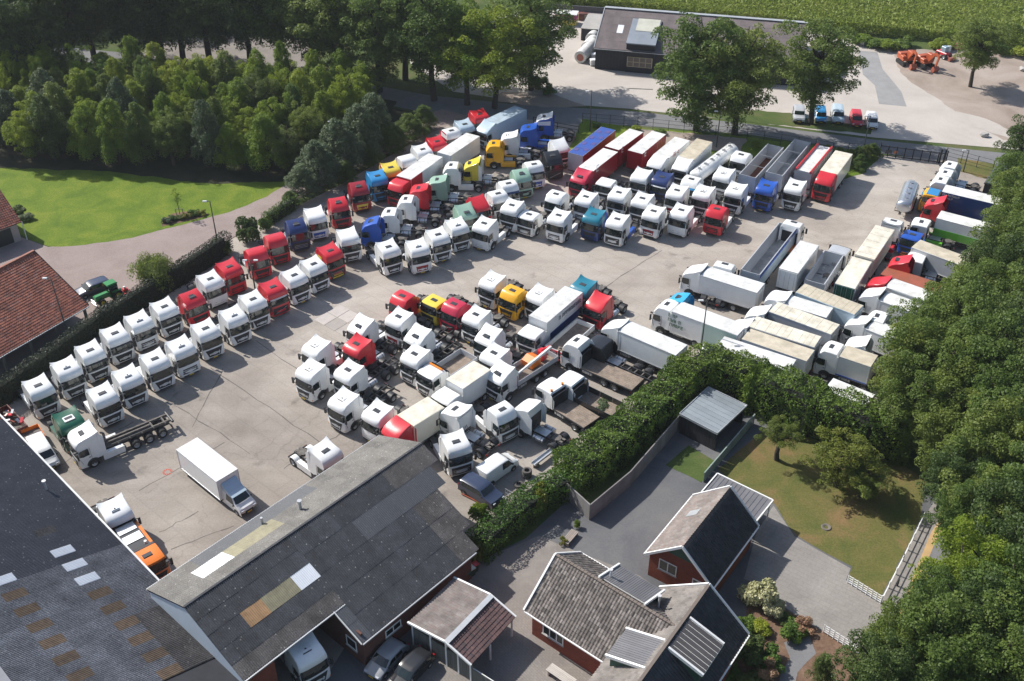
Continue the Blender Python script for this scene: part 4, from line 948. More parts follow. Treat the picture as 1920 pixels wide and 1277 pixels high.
mb = MB(); box_between(mb, h, 0, 26, 5.7, 5.9, 0, ze(6)-.25); bp(t, 'side_wall', mb, BRICKD)
mb = MB(); box_between(mb, h, 9.2, 22.2, -10.1, -9.9, 0, ze(10.1)-.2); bp(t, 'side_wall', mb, BRICKD)
mb = MB(); box_between(mb, h, 9.2, 9.4, -9.9, -3.5, 0, 4.0); bp(t, 'side_wall', mb, BRICKD)
mb = MB(); box_between(mb, h, -.2, 2.7, -6.9, -6.7, 0, ze(7)-.2); bp(t, 'side_wall', mb, BRICK)
mb = MB(); box_between(mb, h, 2.7, 9.2, -3.6, -3.4, 0, 4.2); bp(t, 'side_wall', mb, BRICKD)
window_(t, h, -9.2, -7.9, 9.2, 1.2, 2.4, -1, 1, along='o')
window_(t, h, 11.6, 13.4, -10.1, 1.5, 2.3, -1, 2)
for s_ in (13.5,): 
    mb = MB(); mb.tube(h.p(s_, 2.6, 6.7), h.p(s_, 2.6, 7.9), .14, 10); mb.tube(h.p(s_, 2.6, 7.9), h.p(s_, 2.6, 8.0), .22, 10); bp(t, 'flue', mb, GUT)
    mb = MB(); mb.tube(h.p(10.5, 4.4, 6.0), h.p(10.5, 4.4, 6.9), .12, 10); bp(t, 'flue', mb, GUT)

# big roof in the bottom-left corner
f = Frame_((27, 813), (290, 1088), 4.0); f.n = -f.n if f.n.y > 0 else f.n      # o runs up the slope, away from the yard
t = bld('storage_hall', f.a, 'huge corrugated grey roof with rows of brown patches in the near corner', 'building')
zz = lambda o: 4.0+.28*o
rf = under(t, f, -6, 50, 0, zz(0), 14.3, zz(14.3), DWOOD, name='roof')
oc1 = f.off((259, 1192), zz(4.5)); 
def pk3(sm, om, i, j):
    if j == 2 and i % 2 == 0 and sm > 18: return SKYL if sm < 24.7 else SKYB
    if j == 5 and i % 2 == 1 and sm > 20: return SKYL if sm < 22.4 else SKYB
    if j == 2 and 16 < sm < 17.4: return A_DARK2
    if j in (0, 1) and 31 < sm: return A_DARK2
    return A_BLUE if sm < 21.4 else A_GREY
slope(t, rf, f, -3, 38.5, -.15, zz(-.15), 14.3, zz(14.3), pk3, w=1.12, l=1.8, amp=.04)
rfo = under(t, f, -6, 50, 30, zz(0), 14.4, zz(14.3), A_GREY, name='roof')
trim(t, 'gutter', f.p(-6, -.3, 3.85), f.p(28, -.3, 3.85), .16, .13, GUT)
mb = MB(); box_between(mb, f, -6, 27, .3, .5, 0, 3.8); bp(t, 'side_wall', mb, BRICKD)
mb = MB(); mb.tube(f.p(10.8, 1.6, 4.6), f.p(10.8, 1.6, 5.6), .09, 8); mb.tube(f.p(10.8, 1.6, 5.6), f.p(10.8, 1.6, 5.72), .2, 10); bp(t, 'flue', mb, GUT)
mb = MB(); q = zz(14.3); mb.bar(f.p(-6, 14.3, q+.12), f.p(50, 14.3, q+.12), .8, .12); bp(t, 'ridge_cap', mb, mat('lead_ridge', (.13, .14, .17), rough=.6))

# red-tiled open barn at the left edge
f = Frame_((0, 503), (63.4, 470.6), 8.0); t = bld('open_barn', f.b, 'red-tiled open barn on timber posts behind the dark hedge', 'building')
rf = under(t, f, -14, f.L, -8.2, 3.1, -.05, 7.95, DWOOD, name='roof'); tiles(t, rf, f, -14, f.L, -8.35, 3.0, -.02, 8.0, T_RED, tw=.3, tl=.34)
rf = under(t, f, -14, f.L, 8.2, 3.1, .05, 7.95, DWOOD, name='roof'); tiles(t, rf, f, -14, f.L, 8.35, 3.0, .02, 8.0, T_RED, tw=.45, tl=.5)
mb = MB(); mb.bar(f.p(-14, 0, 8.08), f.p(f.L, 0, 8.08), .3, .12); bp(t, 'ridge_cap', mb, mat('ridge_terracotta', (.30, .13, .09), rough=.8))
trim(t, 'gutter', f.p(-14, -8.45, 2.95), f.p(f.L, -8.45, 2.95), .12, .1, GUT)
trim(t, 'verge_board', f.p(f.L+.05, -8.3, 3.05), f.p(f.L+.05, 0, 7.98), .07, .22, DWOOD)
mb = MB(); box_between(mb, f, -14, f.L-.2, -1, -.8, 0, 7.2); bp(t, 'back_wall', mb, DWOOD)
gable_end(t, f, f.L-.35, .15, 7.9, 3.2, -4, 5.4, DWOOD)
for s_ in (-10.5, -7, -3.4, 0.2, f.L-.3):
    mb = MB(); box_between(mb, f, s_-.14, s_+.14, -7.8, -7.52, 0, 3.3); mb.bar(f.p(s_, -7.6, 2.3), f.p(s_+.9, -7.6, 3.25), .14); bp(t, 'post', mb, mat('grey_timber', (.20, .18, .16), rough=.9))
# farmhouse corner
t = bld('farmhouse', G(20, 440), 'red-roofed farmhouse corner with pale brick walls beside the lawn', 'building')
c0 = G(39.5, 415, 3.0); c1 = G(-90, 462, 3.0); dr = (c1-c0).normalized(); up = Vector((-dr.y, dr.x, 0)); up = up if up.y > 0 else -up
fh = Frame_((0, 0), (10, 10), 3); fh.a = Vector((c0.x, c0.y, 0)); fh.d = -dr; fh.n = up; fh.hr = 6.5
rf = under(t, fh, -9, 0, 0, 3.0, 5, 6.5, DWOOD, name='roof'); tiles(t, rf, fh, -9, 0, -.1, 2.95, 5, 6.5, T_RED)
rf = under(t, fh, -9, 0, 10, 3.0, 5, 6.5, DWOOD, name='roof'); tiles(t, rf, fh, -9, 0, 10.1, 2.95, 5, 6.5, T_RED)
mb = MB(); box_between(mb, fh, -9, -.5, .5, .75, 0, 2.95); bp(t, 'side_wall', mb, mat('pale_brick', (.42, .36, .33), rough=.9, world=True))
mb = MB(); box_between(mb, fh, -.75, -.5, .75, 9.2, 0, 3.0); bp(t, 'side_wall', mb, MATS['pale_brick'])
mb = MB(); box_between(mb, fh, -4.4, -1.5, .46, .49, .1, 2.4); bp(t, 'garage_door', mb, mat('dark_green_door', (.02, .03, .028), rough=.5))
mb = MB(); mb.tube(fh.p(.1, .1, 0), fh.p(.1, .1, 2.9), .07, 8); bp(t, 'downpipe', mb, WHITEP)

# carport with grey and maroon tiled roof
f = Frame_((834.8, 1203), (918.8, 1116.5), 3.4); t = bld('carport', f.a, 'open-sided carport with grey and maroon tile roof edged in white', 'carport')
rf = under(t, f, 0, f.L, 4.0, 2.85, .05, 3.38, DWOOD, name='roof'); tiles(t, rf, f, 0, f.L, 4.05, 2.85, .0, 3.42, T_PINK, tw=.28, tl=.36)
rf = under(t, f, 0, f.L, -2.65, 2.5, -.05, 3.38, DWOOD, name='roof'); tiles(t, rf, f, 0, f.L, -2.7, 2.48, .0, 3.42, T_MAROON, tw=.28, tl=.36)
mb = MB(); mb.bar(f.p(0, -.15, 3.46), f.p(f.L, -.15, 3.46), .5, .06); bp(t, 'ridge_cap', mb, GUT)
for s_ in (-.05, f.L+.05):
    for a, b in (((4.1, 2.87), (-.0, 3.44)), ((0, 3.44), (-2.75, 2.5))): trim(t, 'verge_board', f.p(s_, a[0], a[1]), f.p(s_, b[0], b[1]), .16, .2, WHITEP)
for o_ in (3.8, 1.8, .1, -1.2, -2.5):
    mb = MB(); z_ = 3.3-abs(o_)*(.13 if o_ > 0 else .32)
    box_between(mb, f, .1, .24, o_-.07, o_+.07, 0, z_); bp(t, 'post', mb, WHITEP)
for s_ in (2.8, f.L-.2):
    mb = MB(); box_between(mb, f, s_-.07, s_+.07, -2.57, -2.43, 0, 2.4); bp(t, 'post', mb, WHITEP)
for i in range(30):
    o_ = 3.85-i*.22; mb = MB(); box_between(mb, f, .14+.01*(i % 2), .18+.01*(i % 2), o_-.21, o_-.01, .05, 2.3); bp(t, 'wall_board', mb, mat('grey_green_board', (.12, .125, .115), rough=.85, rnd=.15))
# low fence running on from the carport
t = thing('board_fence', f.p(.2, -2.9, 0), 0, 'grey vertical board fence running down from the carport corner', 'fence')
for i in range(26):
    mb = MB(); o_ = -2.75-i*.2; s_ = .16; box_between(mb, f, s_, s_+.04, o_-.18, o_, .03, 1.75+.01*(i % 3)); bp(t, 'board', mb, MATS['grey_green_board'])
trim(t, 'rail', f.p(.26, -2.7, 1.72), f.p(.26, -8, 1.72), .06, .08, WHITEP); trim(t, 'rail', f.p(.26, -2.7, .4), f.p(.26, -8, .4), .05, .08, MATS['grey_green_board'])

# brick garage
f = Frame_((1280, 1025.5), (1368.6, 914), 6.0); t = bld('brick_garage', f.a, 'red brick garage with green timber gable and steep white-edged roof', 'garage')
rf = under(t, f, 0, f.L, 3.4, 2.95, .05, 5.95, DWOOD, name='roof'); tiles(t, rf, f, 0, f.L, 3.5, 2.88, .0, 6.02, T_PINK, tw=.3, tl=.34)
sk = MB(); a_, b_ = .50, .28
rf2 = under(t, f, 0, f.L, -3.15, 2.95, -.05, 5.95, DWOOD, name='roof'); tiles(t, rf2, f, 0, f.L, -3.25, 2.88, .0, 6.02, T_DARK, tw=.3, tl=.34)
for s_ in (-.08, f.L+.08):
    trim(t, 'verge_board', f.p(s_, 3.55, 2.9), f.p(s_, 0, 6.06), .14, .24, WHITEP); trim(t, 'verge_board', f.p(s_, -3.35, 2.85), f.p(s_, 0, 6.06), .14, .24, WHITEP)
trim(t, 'gutter', f.p(0, 3.6, 2.85), f.p(f.L, 3.6, 2.85), .12, .12, WHITEP); trim(t, 'gutter', f.p(0, -3.38, 2.8), f.p(f.L, -3.38, 2.8), .12, .12, WHITEP)
gw = gable_end(t, f, .35, .2, 3.2, 3.0, -3.0, 3.1, BRICK)
gable_end(t, f, f.L-.5, .2, 3.2, 3.0, -3.0, 3.1, BRICK)
for o_ in (3.2, -3.0):
    mb = MB(); box_between(mb, f, .55, f.L-.5, o_-.2 if o_ > 0 else o_, o_ if o_ > 0 else o_+.2, 0, 3.0); bp(t, 'side_wall', mb, BRICK)
for i in range(17):
    o_ = 1.7-i*.2; zt = 5.75-abs(o_)*.92; 
    if zt > 4.25: mb = MB(); box_between(mb, f, .28, .34, o_-.095, o_+.095, 4.2, zt); bp(t, 'gable_board', mb, mat('green_boards', (.03, .09, .06), rough=.6), gw)
window_(t, f, .4, 2.2, .35, 1.6, 2.9, -1, 2, along='o'); window_(t, f, -2.2, -1.2, .35, 1.5, 2.5, -1, 1, along='o')
mb = MB(); v = lambda s_, o_: f.p(s_, o_, 6.0-.885*o_+.14)
mb.add([v(5.2, 2.3), v(6.1, 2.3), v(6.1, 1.3), v(5.2, 1.3)], [(0, 1, 2, 3)]); 
q = [v(5.2, 2.3), v(6.1, 2.3), v(6.1, 1.3), v(5.2, 1.3)]; mb = MB(); mb.hexa([p-Vector((0, 0, .14)) for p in q], q); sf = bp(t, 'skylight', mb, GUT, rf)
q = [v(5.28, 2.2)+Vector((0, 0, .02)), v(6.02, 2.2)+Vector((0, 0, .02)), v(6.02, 1.4)+Vector((0, 0, .02)), v(5.28, 1.4)+Vector((0, 0, .02))]
# flat lean-to behind it
t2 = bld('lean_to', f.p(f.L, 0, 0), 'flat grey corrugated lean-to roof joined to the back of the garage', 'shed')
g4 = [G(1345, 888.6, 2.7), G(1449.4, 939, 2.7), G(1415.7, 981, 2.7), G(1314.7, 924, 2.7)]
mb = MB(); mb.hexa([p-Vector((0, 0, .18)) for p in g4], [p-Vector((0, 0, .04)) for p in g4]); rr = bp(t2, 'roof', mb, WHITEP)
e1 = (g4[1]-g4[0]); e2 = (g4[3]-g4[0]); n = 13
for i in range(n):
    a, b = g4[0]+e1*(i/n), g4[0]+e1*((i+.86)/n); mb = MB(); q = [a+e2*.02, b+e2*.02, b+e2*.98, a+e2*.98]; mb.hexa([p-Vector((0, 0, .035)) for p in q], [p+Vector((0, 0, .03)) for p in q]); bp(t2, 'roof_strip', mb, mat('grey_roof_strip', (.14, .14, .15), rough=.7, rnd=.08), rr)
for a, b in ((0, 1), (1, 2), (3, 0)): trim(t2, 'fascia', g4[a], g4[b], .12, .26, WHITEP)
for p in (g4[0].lerp(g4[3], .05)+(g4[1]-g4[0])*.03, g4[1]-e1*.03+e2*.05, g4[2]-e1*.03-e2*.08): mb = MB(); mb.tube(Vector((p.x, p.y, 0)), Vector((p.x, p.y, 2.55)), .07, 8); bp(t2, 'post', mb, WHITEP)

# house: two crossing wings
f = Frame_((1042.5, 1041), (1266, 1175), 6.6); t = bld('house', f.p(4, 0, 0), 'tile-roofed house of crossing wings with white-edged gables and dormers', 'house')
rf = under(t, f, 0, 12.5, -4.1, 3.4, -.05, 6.55, DWOOD, name='roof'); tiles(t, rf, f, 0, 12.5, -4.2, 3.3, 0, 6.62, T_BROWN, tw=.3, tl=.36)
rfb = under(t, f, 0, 12.5, 3.7, 3.7, .05, 6.55, DWOOD, name='roof'); tiles(t, rfb, f, 0, 12.5, 3.8, 3.65, 0, 6.62, T_LGREY if False else T_BROWN, tw=.3, tl=.36)
mb = MB()
for i in range(34): mb.bar(f.p(.1+i*.36, 0, 6.68), f.p(.1+i*.36+.33, 0, 6.70), .26, .1)
bp(t, 'ridge_tiles', mb, mat('ridge_grey', (.16, .13, .11), rough=.85))
trim(t, 'verge_board', f.p(-.08, -4.25, 3.35), f.p(-.08, 0, 6.68), .16, .26, WHITEP); trim(t, 'verge_board', f.p(-.08, 3.85, 3.65), f.p(-.08, 0, 6.68), .16, .26, WHITEP)
trim(t, 'gutter', f.p(0, -4.32, 3.25), f.p(11, -4.32, 3.25), .12, .12, WHITEP); trim(t, 'gutter', f.p(0, 3.9, 3.6), f.p(10, 3.9, 3.6), .12, .12, WHITEP)
gable_end(t, f, .4, .2, 3.4, 3.8, -3.7, 3.6, BRICK)
mb = MB(); box_between(mb, f, .6, 11, -3.7, -3.5, 0, 3.5); bp(t, 'side_wall', mb, BRICK); mb = MB(); box_between(mb, f, .6, 11, 3.2, 3.4, 0, 3.7); bp(t, 'side_wall', mb, BRICK)
window_(t, f, 1.6, 3.8, -3.7, 1.2, 2.4, -1, 3); window_(t, f, 7.6, 9.2, -3.7, .3, 2.5, -1, 1)
# shed dormer on the back slope
mb = MB(); q0 = [f.p(4.4, .45, 6.55), f.p(8.9, .45, 6.55), f.p(8.9, 3.3, 5.6), f.p(4.4, 3.3, 5.6)]; mb.hexa([p-Vector((0, 0, .12)) for p in q0], q0); dm = bp(t, 'dormer', mb, WHITEP)
for i in range(22):
    a = 4.42+i*4.46/22; mb = MB(); q = [f.p(a, .5, 6.56), f.p(a+.17, .5, 6.56), f.p(a+.17, 3.25, 5.64), f.p(a, 3.25, 5.64)]; mb.hexa(q, [p+Vector((0, 0, .05)) for p in q]); bp(t, 'roof_strip', mb, MATS['grey_roof_strip'], dm)
for s_ in (4.35, 8.95): trim(t, 'fascia', f.p(s_, .2, 6.75), f.p(s_, 3.35, 5.68), .16, .22, WHITEP, dm)
mb = MB(); box_between(mb, f, 4.45, 8.85, 2.9, 3.1, 4.2, 5.6); bp(t, 'dormer_wall', mb, mat('green_cladding', (.03, .08, .055), rough=.6), dm)
for a, b in (((4.9, 1.2), 6.9), ((9.4, 1.8), 6.4)):
    mb = MB(); mb.tube(f.p(a[0], a[1], b-1.2), f.p(a[0], a[1], b+.2), .09, 8); mb.tube(f.p(a[0], a[1], b+.2), f.p(a[0], a[1], b+.36), .16, 8); bp(t, 'vent_pipe', mb, mat('pale_vent', (.6, .6, .6), rough=.6))
f2 = Frame_((1200, 1277), (1328.7, 1097.5), 7.0); L2 = f2.L; s_0 = -7
rf = under(t, f2, s_0, L2, 4.2, 3.85, .05, 6.95, DWOOD, name='roof'); tiles(t, rf, f2, s_0, L2, 4.3, 3.8, 0, 7.02, T_LGREY, tw=.3, tl=.36)
rf2 = under(t, f2, s_0, L2, -3.9, 3.7, -.05, 6.95, DWOOD, name='roof'); tiles(t, rf2, f2, s_0, L2, -4.0, 3.62, 0, 7.02, T_DARK, tw=.3, tl=.36)
trim(t, 'verge_board', f2.p(L2+.08, 4.35, 3.8), f2.p(L2+.08, 0, 7.08), .16, .26, WHITEP); trim(t, 'verge_board', f2.p(L2+.08, -4.05, 3.6), f2.p(L2+.08, 0, 7.08), .16, .26, WHITEP)
trim(t, 'gutter', f2.p(s_0, -4.15, 3.55), f2.p(L2, -4.15, 3.55), .12, .12, WHITEP)
gable_end(t, f2, L2-.5, .2, 3.8, 3.9, -3.5, 3.8, BRICK)
for o_ in (3.6, -3.6): mb = MB(); box_between(mb, f2, s_0, L2-.5, o_-.1, o_+.1, 0, 3.8); bp(t, 'side_wall', mb, BRICK)
mb = MB(); mb.bar(f2.p(s_0, 0, 7.08), f2.p(L2, 0, 7.08), .26, .1); bp(t, 'ridge_tiles', mb, MATS['ridge_grey'])
def dormer(fr, s0, s1, o_in, o_out, z_in, z_out, m, nstrip):
    q0 = [fr.p(s0, o_in, z_in), fr.p(s1, o_in, z_in), fr.p(s1, o_out, z_out), fr.p(s0, o_out, z_out)]; mb = MB(); mb.hexa([p-Vector((0, 0, .15)) for p in q0], q0); d = bp(t, 'dormer', mb, WHITEP)
    for i in range(nstrip):
        a = s0+.06+(s1-s0-.12)*i/nstrip; b = a+(s1-s0-.12)/nstrip*.84; mb = MB(); q = [fr.p(a, o_in, z_in+.01), fr.p(b, o_in, z_in+.01), fr.p(b, o_out*.995, z_out+.01), fr.p(a, o_out*.995, z_out+.01)]; mb.hexa(q, [p+Vector((0, 0, .05)) for p in q]); bp(t, 'roof_strip', mb, m, d)
    for s_ in (s0, s1): trim(t, 'fascia', fr.p(s_, o_in, z_in+.02), fr.p(s_, o_out, z_out+.02), .18, .3, WHITEP, d)
    mb = MB(); zb = 3.4; sg = 1 if o_out > 0 else -1; box_between(mb, fr, s0+.15, s1-.15, o_out-sg*.5, o_out-sg*.35, zb, z_out-.15); bp(t, 'dormer_wall', mb, MATS['green_cladding'], d)
    for s_ in (s0+.1, s1-.25):
        mb = MB(); mb.hexa([fr.p(s_, o_in, z_in-.6), fr.p(s_+.15, o_in, z_in-.6), fr.p(s_+.15, o_out-sg*.4, zb), fr.p(s_, o_out-sg*.4, zb)], [fr.p(s_, o_in, z_in-.1), fr.p(s_+.15, o_in, z_in-.1), fr.p(s_+.15, o_out-sg*.4, z_out-.12), fr.p(s_, o_out-sg*.4, z_out-.12)]); bp(t, 'dormer_cheek', mb, MATS['green_cladding'], d)
DS = mat('dark_roof_strip', (.075, .07, .07), rough=.6, rnd=.1)
dormer(f2, 4.0, 7.6, -.25, -3.4, 6.9, 5.9, DS, 7)
dormer(f2, 1.4, 4.6, .3, 3.8, 6.7, 5.7, MATS['grey_roof_strip'], 14)

# shed in the hedge corner
g4 = [G(1274, 776, 2.7), G(1345, 813, 2.6), G(1400.5, 760.6, 2.6), G(1328, 726, 2.7)]
t = bld('garden_shed', (g4[0]+g4[2])/2, 'flat-roofed dark shed tucked into the corner of the laurel hedge', 'shed')
mb = MB(); mb.hexa([p-Vector((0, 0, .2)) for p in g4], [p-Vector((0, 0, .03)) for p in g4]); rr = bp(t, 'roof', mb, WHITEP)
e1 = g4[1]-g4[0]; e2 = g4[3]-g4[0]
for i in range(9):
    q = [g4[0]+e2*((i+k)/9)+e1*j for k, j in ((.02, .01), (.02, .99), (.97, .99), (.97, .01))]; mb = MB(); mb.hexa([p-Vector((0, 0, .02)) for p in q], [p+Vector((0, 0, .03)) for p in q]); bp(t, 'roof_strip', mb, mat('blue_grey_roofing', (.22, .25, .27), rough=.5, rnd=.12), rr)
cc = (g4[0]+g4[2])/2
for a, b in ((0, 1), (1, 2), (2, 3), (3, 0)):
    P, Q = g4[a].lerp(cc, .06), g4[b].lerp(cc, .06); trim(t, 'fascia', g4[a], g4[b], .08, .2, GUT)
    if (a, b) == (1, 2): continue
    nb = 14
    for i in range(nb): u, v = P.lerp(Q, i/nb), P.lerp(Q, (i+.94)/nb); mb = MB(); mb.bar(Vector((u.x, u.y, 1.22)), Vector((v.x, v.y, 1.22)), .05, 2.42); bp(t, 'wall_board', mb, mat('black_shed_board', (.022, .022, .025), rough=.8, rnd=.3))
for k, p in enumerate((g4[1].lerp(cc, .08), g4[2].lerp(cc, .08))): mb = MB(); mb.tube(Vector((p.x, p.y, 0)), Vector((p.x, p.y, 2.4)), .07, 8); bp(t, 'post', mb, DWOOD)

# barn by the maize field
f = Frame_((1136.7, 14), (1500, 42), 8.0); he = 4.2; o1 = f.off((1121, 90), he); sg = 1 if o1 > 0 else -1
t = bld('dark_barn', f.p(10, 0, 0), 'long black barn with brown-grey roof and glazed door bay by the maize', 'building')
rf = under(t, f, 0, f.L+1.5, o1, he-.05, 0, 7.95, DWOOD, name='roof')
A_BRN = mat('brown_grey_sheet', (.155, .13, .13), rough=.85, world=True, var=.2, scale=.5, rnd=.1, fine=.2)
slope(t, rf, f, -.2, f.L+1.5, o1*1.01, he, 0, 8.0, lambda s_, o_, i, j: SKYL if (j == 2 and i in (3, 15, 38)) or (j == 1 and i == 38) else A_BRN, w=1.1, l=2.4)
rf2 = under(t, f, 0, f.L+1.5, -o1, he-.05, 0, 7.95, A_BRN, name='roof')
mb = MB(); mb.bar(f.p(-.2, 0, 8.08), f.p(f.L+1.5, 0, 8.08), .9, .12); bp(t, 'ridge_cap', mb, mat('ridge_metal', (.36, .38, .40), rough=.5))
mb = MB(); box_between(mb, f, 0, f.L+1, o1*.95-.1, o1*.95+.1, 0, he); fw = bp(t, 'front_wall', mb, DWOOD)
gable_end(t, f, 0, .2, o1*.95 if sg > 0 else -o1*.95, he, -o1*.95 if sg > 0 else o1*.95, he, DWOOD)
for i in range(60):
    a = .2+i*.6; mb = MB(); box_between(mb, f, a, a+.05, *sorted((o1*.95+sg*.1, o1*.95+sg*.13)), .1, he-.15); bp(t, 'batten', mb, mat('batten_black', (.035, .037, .045), rough=.8), fw)
trim(t, 'verge_board', f.p(-.25, o1, he), f.p(-.25, 0, 8.0), .15, .25, GUT); trim(t, 'gutter', f.p(-.2, o1*1.03, he-.08), f.p(f.L, o1*1.03, he-.08), .12, .1, GUT)
s0 = f.s_of((1174, 88), 6.0)-.3; s1 = s0+5.4
s0 = 5.6; s1 = 11.0; ob_ = o1*1.0
q0 = [f.p(s0, ob_, 5.6), f.p(s1, ob_, 5.6), f.p(s1, ob_*.25, 7.3), f.p(s0, ob_*.25, 7.3)]; mb = MB(); mb.hexa([p-Vector((0, 0, .2)) for p in q0], q0); bay = bp(t, 'door_bay', mb, mat('bay_roof_grey', (.22, .25, .29), rough=.6))
q1 = [q0[0].lerp(q0[1], .2).lerp(q0[3].lerp(q0[2], .2), .5), q0[0].lerp(q0[1], .97).lerp(q0[3].lerp(q0[2], .97), .5), q0[3].lerp(q0[2], .97), q0[3].lerp(q0[2], .2)]
mb = MB(); mb.hexa([p+Vector((0, 0, .01)) for p in q1], [p+Vector((0, 0, .08)) for p in q1]); bp(t, 'roof_light', mb, mat('cream_rooflight', (.50, .50, .42), rough=.5), bay)
mb = MB(); box_between(mb, f, s0+.1, s1-.1, *sorted((ob_*.98, ob_*.9)), 0, 5.4); bp(t, 'bay_front', mb, DWOOD, bay)
for s_ in (s0+.05, s1-.2):
    mb = MB(); mb.hexa([f.p(s_, ob_*.96, 3), f.p(s_+.15, ob_*.96, 3), f.p(s_+.15, ob_*.3, 6), f.p(s_, ob_*.3, 6)], [f.p(s_, ob_*.96, 5.4), f.p(s_+.15, ob_*.96, 5.4), f.p(s_+.15, ob_*.3, 7.1), f.p(s_, ob_*.3, 7.1)]); bp(t, 'bay_cheek', mb, A_NEW, bay)
mb = MB(); yy = ob_*.98+sg*.03; box_between(mb, f, s0+.35, s1-.35, *sorted((yy, yy+sg*.05)), 1.1, 3.0); wd = bp(t, 'glazed_door', mb, mat('oak_frame', (.35, .29, .20), rough=.6))
for i in range(4):
    for j in range(2):
        a = s0+.5+i*(s1-s0-.9)/4; mb = MB(); box_between(mb, f, a, a+(s1-s0-.9)/4-.14, *sorted((yy+sg*.05, yy+sg*.07)), 1.22+j*.9, 1.98+j*.9); bp(t, 'pane', mb, mat('door_pane', (.10, .08, .07), rough=.2), wd)

# ------------------------------------------------------------------ trees, hedges
def T(px, py, h, rad, kind, label, group=None, low=.3, at=None):
    return tree(G(px, py, 0) if at is None else G(px, py, at)-Vector((0, 0, at)), h, rad, kind, label, group, low)
T(1305, 245, 20.5, 8.0, 'oak', 'big green oak in front of the black barn, trunk beside the yard fence', low=.08)
T(1378, 252, 19.5, 7.4, 'oak', 'big green oak by the yard fence behind the white tanker', low=.10)
T(1520, 232, 18.5, 7.3, 'oak', 'broad oak standing among the parked cars at the roadside', low=.2)
T(1819, 163, 13.5, 5.8, 'oak', 'lone oak with a round shadow on bare dirt beside the excavators', low=.2)
T(996, 169, 20, 8.6, 'oak', 'tall tree with open crown at the edge of the depot yard', low=.1)
T(927, 203, 19, 8.0, 'light', 'ivy-clad tree rising behind the pale blue box lorry', low=.1)
T(876, 196, 19, 7.4, 'light', 'slender yellow-green tree beside the road bend', low=.1)
row = [(40, 178), (77, 163), (140, 131), (178, 112), (245, 118), (305, 120), (344, 116), (395, 127), (470, 128), (525, 132), (588, 136), (630, 152), (712, 172), (760, 150), (814, 188)]
for i, (x, y) in enumerate(row):
    T(x, y, random.uniform(21, 24), random.uniform(7.6, 8.8), 'dark' if i < 9 else 'oak', 'tall dark roadside tree, %s from the left end of the road avenue' % ORD[i], 'tall trees along the upper road', low=.13)
for i, (x, y) in enumerate([(-60, 60), (60, 48), (190, 40), (310, 30), (440, 22), (560, 25), (680, 12), (820, 30), (950, -30), (1040, -35)]):
    T(x, y, random.uniform(17, 20), random.uniform(8, 9.5), 'oak' if i % 2 else 'dark', 'tree of the back row beyond the avenue, %s from the left' % ORD[i], 'trees behind the avenue', low=.05)
bush(1010, 168, 2.2, 2.4, 'dark', 'dark bramble heap beside the depot yard entrance'); bush(1028, 176, 1.6, 1.5, 'green', 'low green shrub at the end of the bramble heap by the depot yard')
# young plantation
rg = random.Random(5); k = 0; spots = []
for r_, (ya, yb, h_) in enumerate(((165, 205, 9.0), (188, 228, 9.5), (212, 250, 9.5), (238, 275, 9.5), (264, 300, 9.5), (292, 328, 9))):
    for i in range(14):
        x = -30+i*56+rg.uniform(-16, 16)+(r_ % 2)*28; y = ya+(yb-ya)*x/740+rg.uniform(-7, 7)
        if x > 735-r_*36: continue
        spots.append((x, y, h_, r_, i))
names = ['back', 'second', 'third', 'fourth', 'fifth', 'lawn-edge']
for x, y, h_, r_, i in spots:
    kd = rg.choice(['light', 'light', 'light', 'light', 'oak'] if r_ < 3 else ['light', 'light', 'oak', 'oak', 'grey', 'dark'])
    w = {'light': 'light green', 'oak': 'mid green', 'grey': 'grey-green', 'dark': 'dark green'}[kd]
    (cone_tree if rg.random() < .6 else round_tree)(G(x, y), h_*rg.uniform(.85, 1.25), rg.uniform(2.7, 3.9), kd, '%s young tree of the plantation, %s in its %s row' % (w, ORD[i], names[r_]), 'young trees of the plantation')
for i, (x, y, h_, r) in enumerate([(570, 372, 5.5, 3.0), (600, 350, 7.5, 3.8), (640, 325, 9, 4.2), (678, 300, 9.5, 4.2), (705, 280, 9.5, 3.8), (735, 285, 5, 3.2), (768, 262, 4.6, 3.0), (795, 245, 4.6, 2.6), (545, 388, 2.6, 1.5), (650, 345, 4.0, 2.0), (700, 312, 4, 2.0)]):
    cone_tree(G(x, y), h_, r, 'grey' if i < 5 else 'oak', 'bushy tree between the drive and the lorries, %s from the drive mouth' % ORD[i], 'trees between drive and yard')
# trees down the right-hand side: crown centres
right = [(1925, 300, 9, 4.5), (1905, 365, 9, 4.2), (1918, 420, 10, 4.6), (1885, 470, 9, 4.6), (1910, 520, 11, 5.5), (1855, 538, 10, 4.6), (1795, 588, 9, 4.4), (1880, 600, 11, 5.6), (1800, 640, 11, 5.4), (1733, 652, 9, 4.4), (1900, 690, 12, 5.6), (1835, 715, 12, 5.5), (1760, 720, 11, 5.2), (1705, 718, 9, 4.4), (1710, 775, 8, 4.4), (1925, 780, 12, 5.6), (1860, 800, 11, 5), (1790, 800, 9, 4.6), (1915, 870, 11, 5), (1840, 885, 9, 4.6), (1792, 935, 7, 3.4), (1910, 960, 10, 5), (1840, 985, 8, 4.6), (1800, 1010, 7, 3.0),
    (1760, 845, 6, 3.4), (1905, 1060, 10, 4.8), (1830, 1110, 9, 4.4), (1790, 1138, 8, 3.8), (1880, 1165, 10, 4.8), (1740, 1190, 8, 3.4), (1800, 1210, 9, 4.6), (1668, 1245, 8, 3.2), (1730, 1265, 9, 4.4), (1870, 1260, 10, 5), (1925, 1230, 10, 5), (1640, 1300, 8, 3.6), (1930, 1130, 10, 4.5)]
